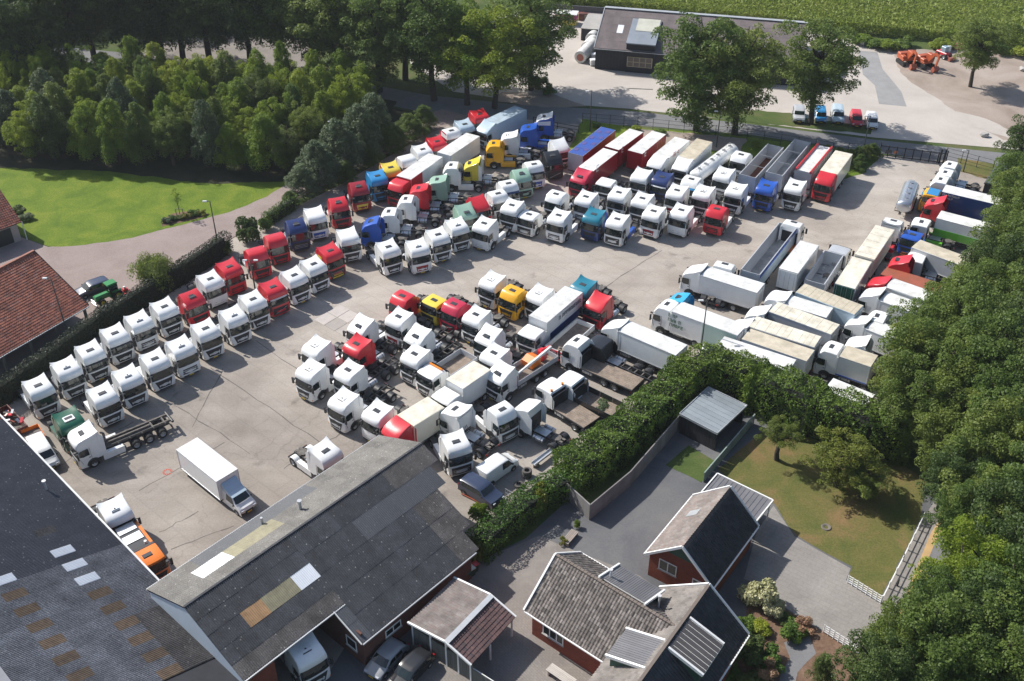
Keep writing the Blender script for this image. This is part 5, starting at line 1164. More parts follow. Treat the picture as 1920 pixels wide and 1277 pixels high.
for i, (x, y, h_, r) in enumerate(right):
    pos = 'above the house garden' if y < 830 else ('beside the pavement' if y < 1050 else 'in the bottom corner by the road')
    T(x, y, h_+4.0, r, 'light' if i in (26, 27) else ('oak' if i % 5 else 'dark'), 'leafy tree %s, %s down the right-hand tree belt' % (pos, ORD[i]), 'trees of the right-hand belt', low=.12, at=h_*.62)
T(1456, 862, 5.6, 2.5, 'airy', 'small thin tree with bare lower stem on the dry lawn', low=.34)
T(1568, 912, 6.6, 4.3, 'airy', 'spreading yellow-green fruit tree throwing shade on the dry lawn', low=.12)
T(1612, 930, 5.0, 2.6, 'oak', 'lower dark limb-heavy tree next to the spreading fruit tree', low=.1)
tc = thing('round_tree', G(292, 542), 0, 'round clipped tree beside the green tractor on the paved drive', 'tree'); ob('crown', crown_bush(41, L_OAK, n=15000, size=.055, K=70), tc, scale=(2.75, 2.75, 4.9)); ob('trunk', TRUNKS[1], tc, scale=(3, 3, 4))
# hedges
H3 = lambda *p: [G(*q) for q in p]
hedge('laurel_hedge', H3((1066, 912), (1122, 876), (1208, 806), (1272, 748)), 4.3, 3.7, L_HEDGE, 'tall glossy laurel hedge behind the grey garden wall', lump=.55, size=.21, n_per_m2=75)
hedge('laurel_hedge', H3((1272, 748), (1328, 722), (1402, 752)), 4.2, 4.9, L_HEDGE, 'highest bend of the laurel hedge above the flat garden shed', lump=.55, size=.21, n_per_m2=75)
hedge('laurel_hedge', H3((1412, 758), (1520, 804), (1620, 840), (1690, 850)), 4.6, 5.2, L_HEDGE, 'long laurel hedge between lorry park and dry lawn', lump=.6, size=.21, n_per_m2=75)
hedge('privet_hedge', H3((895, 1045), (960, 985), (1022, 940), (1068, 918)), 2.8, 2.6, L_YEL if False else L_HEDGE, 'lower light green hedge running from the workshop corner', lump=.35, size=.18, n_per_m2=70)
bush(905, 985, 1.3, 2.6, 'light', 'straggly shrub against the end of the workshop roof'); bush(893, 1050, 1.1, 2.6, 'yellow', 'yellowish creeper hanging over the workshop corner'); bush(1010, 955, 1.4, 3.0, 'yellow', 'yellow-green shrub on top of the lower hedge')
hedge('yard_hedge', H3((-10, 770), (60, 722), (200, 618), (345, 528), (428, 472)), 1.5, 3.0, L_SHADED, 'long dark trimmed hedge along the back row of white lorries', lump=.1, size=.16, n_per_m2=70)
hedge('yard_hedge', H3((500, 425), (530, 405), (556, 388)), 1.3, 2.0, L_HEDGE, 'short green hedge piece behind the dark blue lorry', lump=.12, size=.18)
bush(462, 455, 2.3, 3.4, 'dark', 'dark round bush in the hedge beside the floodlight mast'); bush(420, 478, 1.4, 2.4, 'green', 'small bush at the hedge beside the lamp post foot'); bush(500, 432, 1.3, 2.2, 'green', 'small green bush behind the second red lorry')
t = thing('sapling', G(338, 405), 0, 'thin sapling staked in the planted island by the lawn', 'tree')
mb = MB(); mb.tube((0, 0, 0), (0, 0, 3), .05, 6, .03)
for q in range(9): a = q*2.4; mb.tube((0, 0, 1.2+q*.2), (.5*math.cos(a), .5*math.sin(a), 2.2+q*.22), .02, 5, .006)
mb.build('trunk', BARK, t); P, N = blob_leaves(np.array([[0, 0, 2.6], [.3, .2, 3.2], [-.3, 0, 3.6], [0, -.2, 4.2]]), np.array([.6, .5, .5, .4]), 320); ob('crown', leaf_mesh('crown', P, N, .16, L_LIME), t)
for s_ in (-.5, .5): MB().box(s_-.04, s_+.04, -.04, .04, 0, 1.2).build('stake', MATS['grey_timber'], t)
MB().box(-.5, .5, -.03, .03, 1.1, 1.18).build('stake_rail', MATS['grey_timber'], t)
sheet('planting_bed', [(303, 425), (306, 412), (322, 401), (345, 397), (375, 397), (392, 402), (380, 408), (350, 415)], .03, M_BEDSOIL)
for i, (x, y, r, hh, kd) in enumerate([(312, 418, .9, .7, 'grey'), (325, 412, .9, .7, 'green'), (338, 410, .8, .6, 'dark'), (352, 408, .9, .7, 'yellow'), (366, 404, 1.0, .9, 'green'), (378, 403, .8, .7, 'yellow')]):
    bush(x, y, r, hh, kd, 'low shrub in the planted island, %s from its left end' % ORD[i], 'shrubs in the planted island')
for i, (x, y, r, hh, kd) in enumerate([(30, 405, 1.6, 1.4, 'dark'), (50, 412, 1.2, .9, 'grey')]): bush(x, y, r, hh, kd, 'dark shrub at the farmhouse corner' if i == 0 else 'grey low shrub in front of the farmhouse corner shrub')
for i, (x, y, r, hh, kd, lb) in enumerate([(1418, 1128, 1.7, 2.6, 'cream', 'tall shrub covered in cream hydrangea blooms'), (1452, 1150, 1.2, 1.6, 'cream', 'smaller cream flowering shrub next to the tall one'), (1398, 1180, 1.2, 1.2, 'green', 'green shrub against the house wall'), (1430, 1185, 1.1, .9, 'light', 'light green low shrub by the gravel path'), (1488, 1192, 1.5, 1.2, 'green', 'green shrub at the end of the mulch bed'), (1508, 1180, 1.0, 1.0, 'pink', 'rusty bronze shrub by the driveway edge'),
    (1440, 1245, 1.5, 1.3, 'green', 'grassy green shrub left of the gravel path'), (1432, 1270, 1.1, 1.4, 'pink', 'faded pink shrub at the bottom of the flower bed'), (1395, 1232, 1.8, 2.0, 'dark', 'dark shrub beneath the house eaves'), (1470, 1165, .9, .7, 'dark', 'low dark shrub behind the cream blooms'), (1410, 1290, 1.4, 1.2, 'dark', 'dark low shrub at the bottom frame edge by the house'), (1370, 1268, 1.2, 1.0, 'green', 'green shrub close under the house roof edge')]):
    bush(x, y, r, hh, kd, lb)
t = thing('conifer', G(1535, 1285), 0, 'dark upright conifer by the white picket rails', 'tree'); ob('trunk', TRUNKS[0], t, scale=(2, 2, 3)); ob('crown', CONES['dark'][0], t, scale=(1.1, 1.1, 1.35))
for i, (x, y) in enumerate([(1592, 308), (1606, 303), (1620, 300), (1634, 297), (1570, 304), (1548, 300), (1610, 318)]):
    cone_tree(G(x, y), 2.6, 1.5, 'oak', 'bushy shrub on the verge by the gate, %s from the box lorry' % ORD[i], 'shrubs on the verge near the gate', name='verge_shrub')
for i, (x, y) in enumerate([(1120, 238), (1190, 246), (1240, 250), (1420, 275), (1460, 285), (1500, 292), (1060, 300)]):
    bush(x, y, 1.1, .8, 'light' if i % 2 else 'green', 'low weeds along the yard fence, %s from the lamp post' % ORD[i], 'weeds along the fence')
for i, (x, y) in enumerate([(1610, 80), (1640, 88), (1665, 92), (1690, 88), (1760, 92), (1880, 100), (1915, 105)]):
    bush(x, y, 2.6, 1.8, 'light' if i % 2 == 0 else 'green', 'green scrub in front of the maize edge, %s from the barn' % ORD[i], 'scrub at the maize edge')
bush(1128, 775, 1.6, 1.4, 'grey', 'grey-green weeds growing out of the tipper body')
# maize
rgn = np.random.default_rng(3); n = 110000; A, B, C_, D = [G(*q) for q in ((1040, 10), (1985, 100), (2050, -160), (960, -160))]
u = rgn.uniform(0, 1, n)**1.0; v = rgn.uniform(0, 1, n)**1.6; P0 = np.array(A)[None]*(1-u)[:, None]*(1-v)[:, None]+np.array(B)[None]*u[:, None]*(1-v)[:, None]+np.array(C_)[None]*u[:, None]*v[:, None]+np.array(D)[None]*(1-u)[:, None]*v[:, None]
dv = (B-A).normalized(); w_ = np.array([-dv.y, dv.x, 0]); rel = P0@w_; P0 += w_*((np.round(rel/.75)*.75-rel)[:, None]+rgn.normal(size=(n, 1))*.05); P0[:, 2] = rgn.uniform(.5, 2.4, n)
Nn = rgn.normal(size=(n, 3))*.6+np.array([0, 0, .7])
ob('maize_field', leaf_mesh('maize_field', P0, Nn, .72, leaf_mat('maize_leaves', (.19, .26, .04), (.24, .31, .05), (.31, .35, .08), .4), aspect=.3), kind='stuff', label='dense green maize crop beyond the barn')

# ------------------------------------------------------------------ fences, walls, lamp posts
def plank_wall(name, pts, h, m, label, bw=.24, th=.05, cat='fence', piece='board', post=None, gap=.97):
    P = [G(*p) for p in pts]; t = thing(name, P[0], 0, label, cat); o = P[0]
    for a, b in zip(P, P[1:]):
        L = (b-a).length; n = max(1, int(L/bw))
        for i in range(n):
            u, v = a.lerp(b, i/n)-o, a.lerp(b, (i+gap)/n)-o; hh = h+random.uniform(-.015, .015); me = MB(); me.bar(Vector((u.x, u.y, hh/2+.02)), Vector((v.x, v.y, hh/2+.02)), th, hh); me.build(piece, m, t)
        if post:
            for i in range(int(L/2)+1): q = a.lerp(b, min(1, i*2/L))-o; MB().box(q.x-.06, q.x+.06, q.y-.06, q.y+.06, 0, h+.1).build('post', post, t)
        MB_ = MB(); MB_.bar(a-o+Vector((0, 0, h+.06)), b-o+Vector((0, 0, h+.06)), .12, .05); MB_.build('cap_rail', m, t)
    return t
WALLM = mat('weathered_wall_slab', (.20, .19, .185), rough=.9, rnd=.1, var=.2, fine=.1)
plank_wall('garden_wall', [(1276, 800), (1180, 912), (1105, 975), (1062, 935)], 2.0, WALLM, 'pale grey slab wall below the laurel hedge', bw=.9, th=.1, cat='wall', piece='wall_slab', gap=.985)
plank_wall('glass_fence', [(1412, 795), (1318, 905)], 1.3, mat('frosted_screen', (.25, .32, .28), rough=.3, rnd=.06), 'greenish see-through screen fence between shed path and dry lawn', bw=1.0, piece='screen_panel', post=MATS['zinc_gutter'], gap=.96)
def rail_fence(name, pts, h, nr, m, label, sp=1.8, rt=.05, pt=.09, cat='fence'):
    P = [G(*p) for p in pts]; o = P[0]; t = thing(name, o, 0, label, cat)
    for a, b in zip(P, P[1:]):
        L = (b-a).length; n = max(1, round(L/sp))
        for i in range(n+1): q = a.lerp(b, i/n)-o; MB().box(q.x-pt/2, q.x+pt/2, q.y-pt/2, q.y+pt/2, 0, h+.06).build('post', m, t)
        for k in range(nr):
            z = h*(k+1)/nr-.03; mb = MB(); mb.bar(a-o+Vector((0, 0, z)), b-o+Vector((0, 0, z)), rt, rt*1.6); mb.build('rail', m, t)
    return t
rail_fence('picket_gate', [(1588, 1093), (1650, 1132)], 1.0, 4, WHITEP, 'white railed gate between dry lawn and paved drive', sp=.5, pt=.05, cat='gate')
rail_fence('white_fence', [(1652, 1130), (1692, 1052), (1730, 975)], .9, 2, WHITEP, 'long white rail fence along the pavement')
rail_fence('picket_gate', [(1543, 1186), (1608, 1228)], 1.0, 4, WHITEP, 'white railed gate at the lower drive entrance by the tree', sp=.5, pt=.05, cat='gate')
WIRE = mat('dark_green_wire', (.02, .035, .028), rough=.6)
rail_fence('wire_fence', [(1092, 232), (1195, 240), (1400, 262), (1560, 288), (1645, 292)], 1.9, 3, WIRE, 'thin dark wire fence on posts between the road and the parked trailers', sp=2.6, rt=.025, pt=.07)
rail_fence('wire_fence', [(1772, 298), (1890, 330), (1960, 345)], 1.9, 3, WIRE, 'thin wire fence right of the black gate', sp=2.6, rt=.025, pt=.07)
rail_fence('yard_barrier', [(1000, 232), (1045, 243), (1085, 250)], 1.2, 2, DWOOD, 'black low barrier behind the blue lorry cabs at the top of the yard', sp=3)
# sliding gate
t = thing('sliding_gate', G(1648, 292), 0, 'long black barred sliding gate across the yard entrance', 'gate'); A = G(1648, 292); B = G(1772, 308); o = A
for z in (.2, 1.75): mb = MB(); mb.bar(A-o+Vector((0, 0, z)), B-o+Vector((0, 0, z)), .08, .12); mb.build('rail', DWOOD, t)
for i in range(9): q = A.lerp(B, i/8)-o; MB().box(q.x-.06, q.x+.06, q.y-.06, q.y+.06, .05, 1.9 if i % 8 else 2.3).build('post', DWOOD, t)
for i in range(64): q = A.lerp(B, (i+.5)/64)-o; MB().box(q.x-.015, q.x+.015, q.y-.015, q.y+.015, .25, 1.7).build('bar', DWOOD, t)
q = A.lerp(B, .17)-o; mb = MB(); mb.box(q.x-.9, q.x+.1, q.y-.06, q.y-.03, .7, 1.25); mb.build('sign_board', mat('dark_sign', (.05, .05, .05), rough=.5), t); q = A.lerp(B, .24)-o; MB().box(q.x-.3, q.x+.25, q.y-.08, q.y-.05, .75, 1.2).build('sign_plate', mat('orange_sign', (.5, .14, .03), rough=.5), t)
for p_ in ((1760, 306), (1768, 307)): q = G(*p_)-o; MB().box(q.x-.12, q.x+.12, q.y-.12, q.y+.12, 0, 2.4).build('gate_post', DWOOD, t)
def lamp_post(px, py, h, label, double=False, arm=(-1, 0), m=None):
    t = thing('lamp_post', G(px, py), 0, label, 'lamp post'); mb = MB(); mb.tube((0, 0, 0), (0, 0, h), .11, 8, .06); mb.build('pole', m or mat('pole_dark', (.06, .065, .065), rough=.6), t)
    for s in ((-1, 1) if double else (1,)):
        a = Vector((arm[0]*s*.7, arm[1]*s*.7, h)); mb = MB(); mb.bar((0, 0, h), a, .05); mb.build('arm', MATS['pole_dark'], t)
        MB().box(a.x-.28, a.x+.28, a.y-.14, a.y+.14, h-.05, h+.08, .03).build('lamp_head', mat('lamp_white', (.6, .62, .62), rough=.4), t)
    return t
lamp_post(1106, 246, 7.0, 'tall thin dark lamp post on the green corner above the blue-roofed trailer')
lamp_post(411, 470, 7.6, 'lamp post with pale head at the hedge between drive and lorries', double=False)
lamp_post(131, 640, 9.0, 'dark lamp post standing against the red-tiled barn roof')
lamp_post(1312, 672, 8.2, 'lamp post in front of the white box lorry with green emblem')
lamp_post(1343, 276, 6.2, 'dark lamp post beside the roadside oak trunks'); lamp_post(1806, 322, 3.6, 'lamp post right of the black sliding gate')
lamp_post(634, 300, 6.5, 'lamp post with white head among the drive-side trees'); lamp_post(1617, 290, 6.6, 'thin lamp post at the verge near the red car')
t = lamp_post(478, 540, 4.2, 'floodlight mast beside the red lorries with white twin heads', double=True)

# ------------------------------------------------------------------ the lorries
def D(a): return math.radians(a)
def at_roof(px, py, h, ): q = G(px, py, h); return Vector((q.x, q.y, 0))
HV = {k: v*KS for k, v in ROOFZ.items()}
def cabs(rowname, specs, heading, group=None):
    for i, sp in enumerate(specs):
        px, py, col = sp[:3]; k = dict(sp[3]) if len(sp) > 3 else {}
        v = k.pop('v', 'super'); hd = k.pop('hd', heading); note = k.pop('note', ''); w = k.pop('word', col)
        w = {'palegreen': 'pale green', 'darkblue': 'dark blue', 'skyblue': 'sky blue', 'brightblue': 'bright blue'}.get(w, w)
        label = ('%s cab%s, %s %s' % (w, note, ORD[i], rowname))
        if 'grille' not in k: k['grille'] = 'daf'
        lorry(at_roof(px, py, HV[v]), D(hd+random.uniform(-1.2, 1.2)), col, label, v=v, group=group or 'tractor units'+rowname.replace('from the', ', counted from the'), **k)
DK = {'skirts': 'white'}; VI = mat('visor_smoke', (.02, .02, .022), rough=.3)
cabs('from the bottom of the dark-hedge row', [
 (72, 723, 'white', dict(skirts='white')), (124.5, 688, 'white', {}), (169.5, 657, 'white', dict(skirts='white')), (216, 625, 'white', {}), (261, 600, 'white', dict(grille='scania')), (309, 575, 'white', {}),
 (361, 557, 'red', dict(v='old', note=' with pink-faded roof', grille='daf')), (395, 523, 'white', dict(grille='merc', note=' with red screen card')), (431, 500, 'red', dict(grille='scania')), (481, 471, 'red', dict(v='flat', hatch=False, hd=-60, visor=None)), (517, 445, 'red', dict(v='flat', hatch=False, hd=-62)), (556, 421, 'darkblue', dict(v='old', hd=-64, grille='man', tanks=METAL)), (591, 400, 'white', dict(hd=-66, grille='bluegrille', hatch=False)), (635, 380, 'red', dict(v='old', hd=-68)), (673, 350, 'darkred', dict(v='old', hd=-68, grille='yellowgrille', note=' with yellow front')), (708, 330, 'skyblue', dict(hd=-66)), (733, 314, 'red', dict(hd=-64, note=' with red lower cab', word='yellow', top='yellow', skin='yellow'))], -49)
cabs('from the bottom of the left front row', [
 (192.5, 738, 'white', dict(skirts='white')), (239.5, 704, 'white', {}), (291, 673, 'white', dict(skirts='white')), (339.5, 648, 'white', dict(grille='scania')), (386, 616, 'white', {}), (438.5, 590, 'white', {}), (475, 561, 'white', {}), (512.5, 538, 'red', dict(visor=mat('visor_white', (.6, .6, .6)), grille='volvo', note=' with white visor')), (552.5, 516, 'white', dict(skirts='white')), (589, 495, 'white', {}), (620, 470, 'red', dict(stripe='yellow', grille='man', note=' with yellow stripes')), (653, 440, 'white', dict(hd=-66, hatch=False)),
 (729, 463, 'white', dict(hd=-60, skirts='white')), (784, 461, 'white', dict(hd=-66, grille='redgrille', note=' with red grille')), (822, 440, 'white', dict(hd=-62)), (858, 421, 'white', dict(hd=-62, skirts='white'))], -50)
cabs('from the left of the side-on row', [
 (693, 414, 'blue', dict(v='old', tanks=METAL, skirts=None)), (727, 396, 'white', dict(v='flat', grille='man')), (759, 372, 'white', dict(v='flat', grille='man')), (783, 352, 'red', dict(v='super', note=' with chrome tank', tanks=METAL)), (818, 336, 'palegreen', dict(v='super', grille='volvo')), (844, 309, 'white', dict(v='flat', skirts='white')), (883, 305, 'yellow', dict(v='slope', note=' with white fairing', skin='white')), (924, 268, 'amber', dict(v='flat', grille='merc', skirts='amber', note=' with matching skirts', word='yellow')), (953, 253, 'white', dict(v='super', skirts='white')), (989, 238, 'blue', dict(v='super', grille='volvo', skirts='blue')), (1019, 218, 'blue', dict(v='super', note=' with white roof', top='white', grille='volvo', tanks=METAL))], 176)
cabs('from the left of the loose upper cluster', [
 (874, 396, 'palegreen', dict(v='slope', hd=-66)), (899, 381, 'red', dict(v='slope', hd=-62, hatch=False)), (934.5, 363, 'white', dict(v='flat', hd=-64)), (954, 344, 'white', dict(v='flat', hd=-66, visor=paint('darkblue'), note=' with blue visor')), (979, 326, 'palegreen', dict(v='old', hd=-70, grille='volvo')), (1002, 308, 'white', dict(v='flat', hd=-72, grille='bluegrille', note=' with blue lower grille')), (1037, 292, 'black', dict(v='old', hd=-74, note=' with crimson front bars', grille='volvo', tanks=METAL)), (1051, 272, 'white', dict(v='slope', hd=-66, hatch=False))], -64)
cabs('from the top of the tree-side row', [
 (900, 214, 'red', dict(v='super', hd=-62)), (872, 233, 'paleblue', dict(v='super', hd=-62, word='pale blue')), (847, 245, 'pinkred', dict(v='flat', hd=-60, word='white', top='white', note=' with red door')), (820, 265, 'red', dict(v='super', hd=-60)), (793, 280, 'white', dict(v='super', hd=-60)), (764, 296, 'white', dict(v='flat', hd=-60, hatch=False))], -60)
cabs('from the left of the aisle-front row', [
 (907, 419, 'white', dict(grille='merc', skirts='white')), (959, 385, 'white', dict(note=' set back')), (991, 402, 'white', dict(v='low', grille='man', note=' with small sleeper')), (1047, 404, 'white', dict(grille='scania', skirts='white')), (1113, 402, 'navy', dict(word='teal-topped dark', top='teal', skin='blue', note=' with raised fins')), (1157, 411, 'white', dict(grille='volvo', skirts='blue', note=' with blue skirts')), (1225, 396, 'white', dict(v='super', grille='redgrille', note=' with red grille')), (1277, 394, 'white', dict(grille='merc', skirts='white')), (1344, 392, 'red', dict(v='flat', skirts='white', grille='scania', note=' with white side skirt'))], -120)
cabs('from the left of the second aisle row', [
 (1042, 364, 'white', dict(v='flat')), (1098, 369, 'white', dict(grille='scania')), (1160, 361, 'white', {}), (1204, 372, 'white', {}), (1269, 357, 'white', dict(grille='redgrille', note=' with red grille')), (1319, 358, 'white', {}), (1380, 353, 'white', dict(skirts='white'))], -120)
cabs('from the left of the third aisle row', [
 (1136, 340, 'white', dict(v='low', hatch=False, grille='man', note=' with low roof', defl=False)), (1202, 326, 'white', dict(hatch=False)), (1241, 332, 'darkblue', dict(visor=paint('white'), note=' with white visor', v='super')), (1357, 324, 'white', dict(grille='scania')), (1389, 290, 'white', dict(v='flat', grille='scania')), (1437, 348, 'blue', dict(note=' coupled to grey tipper', visor=None)), (1491, 347, 'white', dict(note=' coupled to red-edged trailer'))], -120)
# middle block
MB_G = 'middle block facing the open yard'
cabs('counted through the middle block', [
 (753, 555, 'red', dict(v='flat')), (813, 563, 'yellow', dict(v='low', note=' with white roof fin', skin='white', defl=True)), (850, 570, 'pinkred', dict(word='crimson', v='flat', grille='volvo')), (891, 590, 'white', {}), (921, 524, 'white', dict(note=' with peach side')), (960, 545, 'amber', dict(v='flat', word='orange-yellow')), (1010, 549, 'white', {}), (1092, 534, 'teal', {}), (1120, 565, 'red', dict(v='slope', hatch=False, note=' with chassis behind')), (746, 594, 'white', dict(grille='redgrille', note=' with red grille')), (674, 609, 'white', dict(v='slope', skirts='white')), (667, 645, 'red', dict(v='super', note=' above long bare chassis', drive='rigid', L=6.6)), (590, 648, 'white', dict(grille='scania', skirts='white')),
 (579, 692, 'white', dict(skirts='white')), (651, 694, 'white', dict(drive='rigid', L=7.2, note=' with long bare chassis')), (641, 748, 'white', dict(drive='rigid', L=6.9, note=' with bare swap chassis')), (705, 771, 'white', dict(v='super', skirts='white', grille='merc', note=' with pinkish side')), (781, 628, 'white', dict(v='slope', drive='rigid', L=7.2, note=' with sun visor fin')), (776, 664, 'white', dict(drive='rigid', L=7.0, note=' with bare frame')), (914, 628, 'white', dict(v='slope', grille='man')), (925, 662, 'white', dict(v='super', note=' beside the crane lorry'))], -128)
# single ones with their own labels
def one(px, py, hd, col, label, v='super', **k): return lorry(at_roof(px, py, HV[v]), D(hd), col, label, v=v, **k)
tg = one(129, 785, -50, 'green', 'dark green tractor unit with white roof square beside the hook-lift lorry', skirts='green')
MB().box(-.75, .35, -.5, .5, 3.55, 3.60).build('roof_panel', paint('white'), tg.children[0])
one(216, 955, -52, 'white', 'white tractor unit at the edge of the big corrugated roof', skirts='white')
one(574, 1218, -52, 'white', 'white tractor unit parked under the workshop canopy')
one(612, 846, -42, 'white', 'white tractor unit alone beside the upper end of the workshop roof', v='super', skirts='white', grille='man', fender=paint('white'))
one(852, 765, 142, 'white', 'white tractor unit seen from behind next to the red-cabbed box lorry', skirts=None)
one(943, 768, -52, 'white', 'white tractor unit with black barred grille facing the laurel hedge', v='flat', grille='man', skirts='white')
one(856, 829, -66, 'white', 'damaged white tractor unit with opened front by the workshop end', v='super', grille='man', skirts='white')
one(986, 757, 142, 'white', 'white tractor unit with bare black chassis pointing at the hedge', v='old', hatch=False, defl=True, tanks=METAL)
one(1123, 638, 142, 'black', 'all-black flat-roofed cab on long bare chassis among the flatbeds', v='low', drive='rigid', L=8, hatch=False)
one(1360, 494, 62, 'white', 'white tractor unit with blue side lying behind the white box lorry', v='flat', skirts='blue', hatch=True)
one(1779, 307, 150, 'white', 'white tractor unit nearest the sliding gate', v='flat'); one(1771, 322, 150, 'white', 'white tractor unit, middle of the three by the gate', v='flat'); one(1762, 335, 150, 'white', 'white tractor unit with chrome tanks, lowest of three by the gate', v='flat', tanks=METAL)
one(1752, 376, 150, 'red', 'red tractor unit in front of the navy curtain trailer', v='slope', skirts='red'); one(1726, 415, 150, 'white', 'white tractor unit with lime edge beside the green trailer', v='low', skirts='limegreen', defl=False)
one(1711, 440, -122, 'blue', 'small blue lorry with white roof hatch in the right-hand jumble', v='low', skirts='blue', defl=False, stripe='orange')
one(1686, 487, 150, 'red', 'red tractor unit beside the white dropside near the right trees', v='slope'); one(1717, 481, 150, 'white', 'white cab with dark rear panel on a flat chassis near the trees', v='low', drive='rigid', L=8, defl=False, hatch=False)
one(1643, 591, 150, 'white', 'white cab with black roof hatch close to the right-hand trees', v='flat'); one(1605, 640, 150, 'white', 'white cab peeping out below the right-hand trees', v='slope', hatch=False)
one(1270, 556, 148, 'brightblue', 'bright blue cab hidden behind the green-emblem box lorry', v='old'); one(1676, 413, 60, 'white', 'white tractor unit at the head of the cream-roofed trailer pair', v='super', tanks=paint('red'))
one(1457, 553, 148, 'white', 'white cab with tall fin behind the front box trailer', v='super', hatch=False); one(1419, 582, 148, 'white', 'white cab in front of the upper cream trailer', v='slope', hatch=False); one(1386, 607, 148, 'white', 'white cab in front of the lower cream trailer', v='slope', hatch=False)
one(1489, 416, 58, 'white', 'white tractor unit with orange rear wall at the head of the long tipper', v='flat', skirts='orange')
one(1575, 466, 58, 'silver', 'silver and black open-topped cab ahead of the small grey tipper', v='low', hatch=False, defl=False)

# boxes given by the corners of their roofs: front left, front right, rear right, rear left (as the lorry faces)
def roof_box(c, z1):
    P = [G(*q, z1) for q in c]; a = (P[0]+P[1])/2; b = (P[2]+P[3])/2; d = a-b; return Vector((a.x, a.y, 0)), math.atan2(d.y, d.x), Vector((d.x, d.y, 0)).length
def box_lorry(c, z1, col, label, x1=-1.35, **k):
    a, rz, L = roof_box(c, z1); u = Vector((math.cos(rz), math.sin(rz), 0)); L = k.pop('L', L); return rigid(a-u*x1*KS, rz, col, label, body_L=L, z1=z1, x1=x1, **k)
def box_trailer(c, z1, wall, label, L=None, z0=1.15, cat='trailer', name='box_trailer', axles=2, **k):
    a, rz, L0 = roof_box(c, z1); L = L or L0; t = trailer(a, rz, label, 0, L, axles=axles, name=name, z=z0, cat=cat); b = box_body(t, 0, L, z0, z1, wall, **k); return t, b
Z = lambda o, s, *p: [(o[0]+q[0]/s, o[1]+q[1]/s) for q in p]
box_lorry(Z((640, 180), 5.677, (590, 850), (735, 890), (1085, 650), (925, 608)), 3.9, 'red', 'red box lorry with white-topped body among the upper-left rows', v='flat', hatch=False, wall='white', frontc='red', stripe=('red', 0, 1, .66, .99))
box_trailer(Z((640, 180), 5.677, (1018, 588), (1165, 650), (1475, 440), (1330, 380)), 3.9, 'white', 'white box trailer standing behind the red box lorry')
box_lorry(Z((880, 180), 5.677, (170, 250), (290, 300), (605, 155), (490, 95)), 3.9, 'paleblue', 'pale blue box lorry at the top of the yard below the ivy tree', v='slope', hatch=False, wall='paleblue')
t, b = box_trailer(Z((880, 180), 5.677, (1045, 600), (1215, 640), (1560, 365), (1400, 325)), 4.0, 'darkred', 'red curtain trailer with blue tarpaulin roof beside the grass corner', axles=3, frontc='silver', roof='blue', bows=5)
Lb = 13.6 if False else -min(v.co.x for v in b.data.vertices)
for i in range(4):
    for y in (-.65, .65): x = -Lb*(i+.5+.25*(y > 0))/4.4-.3; MB().box(x-.45, x+.45, y-.32, y+.32, 4.03, 4.05).build('faded_patch', mat('faded_tarp', (.09, .08, .26), rough=.7), b)
t, b = box_lorry(Z((880, 180), 5.677, (1165, 755), (1310, 805), (1580, 600), (1430, 550)), 3.95, 'pinkred', 'crimson box lorry with white roof, left of the first row', v='slope', wall='darkred', roof='white', frontc='darkred')
side_words(b, -2.2, 3.2, (1,), s=1, size=1.0, m=paint('white'))
for i, (c, lb) in enumerate(((((437, 235), (590, 280), (850, 75), (690, 22)), 'dark red box trailer with ribbed front and white roof'), (((190, 190), (345, 240), (610, 50), (450, 2)), 'dark red box trailer behind the crimson lorry'))):
    t, b = box_trailer(Z((1100, 240), 5.677, *c), 4.0, 'darkred', lb, roof='white', ribs=True, frontc='darkred'); side_words(b, -.8, 3.2, (1,), s=1, h=1.28, size=1.0, m=paint('white'))
t, b = box_lorry(Z((1100, 240), 5.677, (722, 282), (870, 318), (1100, 132), (940, 95)), 3.8, 'white', 'white box lorry with faint red lettering beside the sand-roofed lorry', v='old', hatch=False); side_words(b, -2.5, 3.2, (4,), s=1, size=.7, m=mat('faded_red_print', (.5, .2, .2)))
box_lorry(Z((1100, 240), 5.677, (975, 300), (1140, 345), (1340, 150), (1170, 110)), 3.9, 'white', 'white box lorry with sandy brown roof', v='slope', hatch=False, roof='beige')
box_lorry(Z((1340, 240), 5.677, (1130, 455), (1300, 492), (1465, 280), (1290, 235)), 3.8, 'red', 'red box lorry with cream body at the right end of the row', v='old', hatch=False, wall='cream', z0=1.1)
# open tippers and the red-edged trailer
def open_trailer(c, z1, z0, col, label, hscale=1, **k):
    a, rz, L = roof_box(c, z1); t = trailer(a, rz, label, 0, L, axles=3, name='tipper_trailer', z=z0); open_body(t, 0, L, z0, z1, col, **k); return t, L
open_trailer(Z((1340, 240), 5.677, (270, 492), (422, 540), (740, 212), (560, 165)), 3.6, 1.2, 'silver', 'grey tipper trailer with rust-brown inside', inside='brown', bars=2)
open_trailer(Z((1340, 240), 5.677, (545, 472), (722, 512), (1018, 150), (860, 120)), 3.8, 1.2, 'silver', 'grey-walled tipper trailer with navy side behind the blue cab', inside='grey', bars=2)
t, L = open_trailer(Z((1340, 240), 5.677, (860, 440), (1025, 492), (1255, 212), (1090, 178)), 3.7, 1.2, 'silver', 'covered trailer with white top and red rolled edges', bars=0, rim=paint('red'))
MB().box(-L+.1, -.1, -1.2, 1.2, 3.66, 3.7).build('cover_sheet', roofpaint('white'), t); mb = MB()
for s in (-1, 1): mb.tube((-L, s*1.1, 3.8), (0, s*1.1, 3.8), .2, 10)
mb.build('cover_roll', paint('red'), t, 40)
t, L = open_trailer(Z((1200, 400), 5.677, (1510, 112), (1640, 145), (1270, 655), (1080, 602)), 3.6, 1.2, 'silver', 'long open tipper trailer with blue and white side reaching up the yard', inside='grey', bars=0)
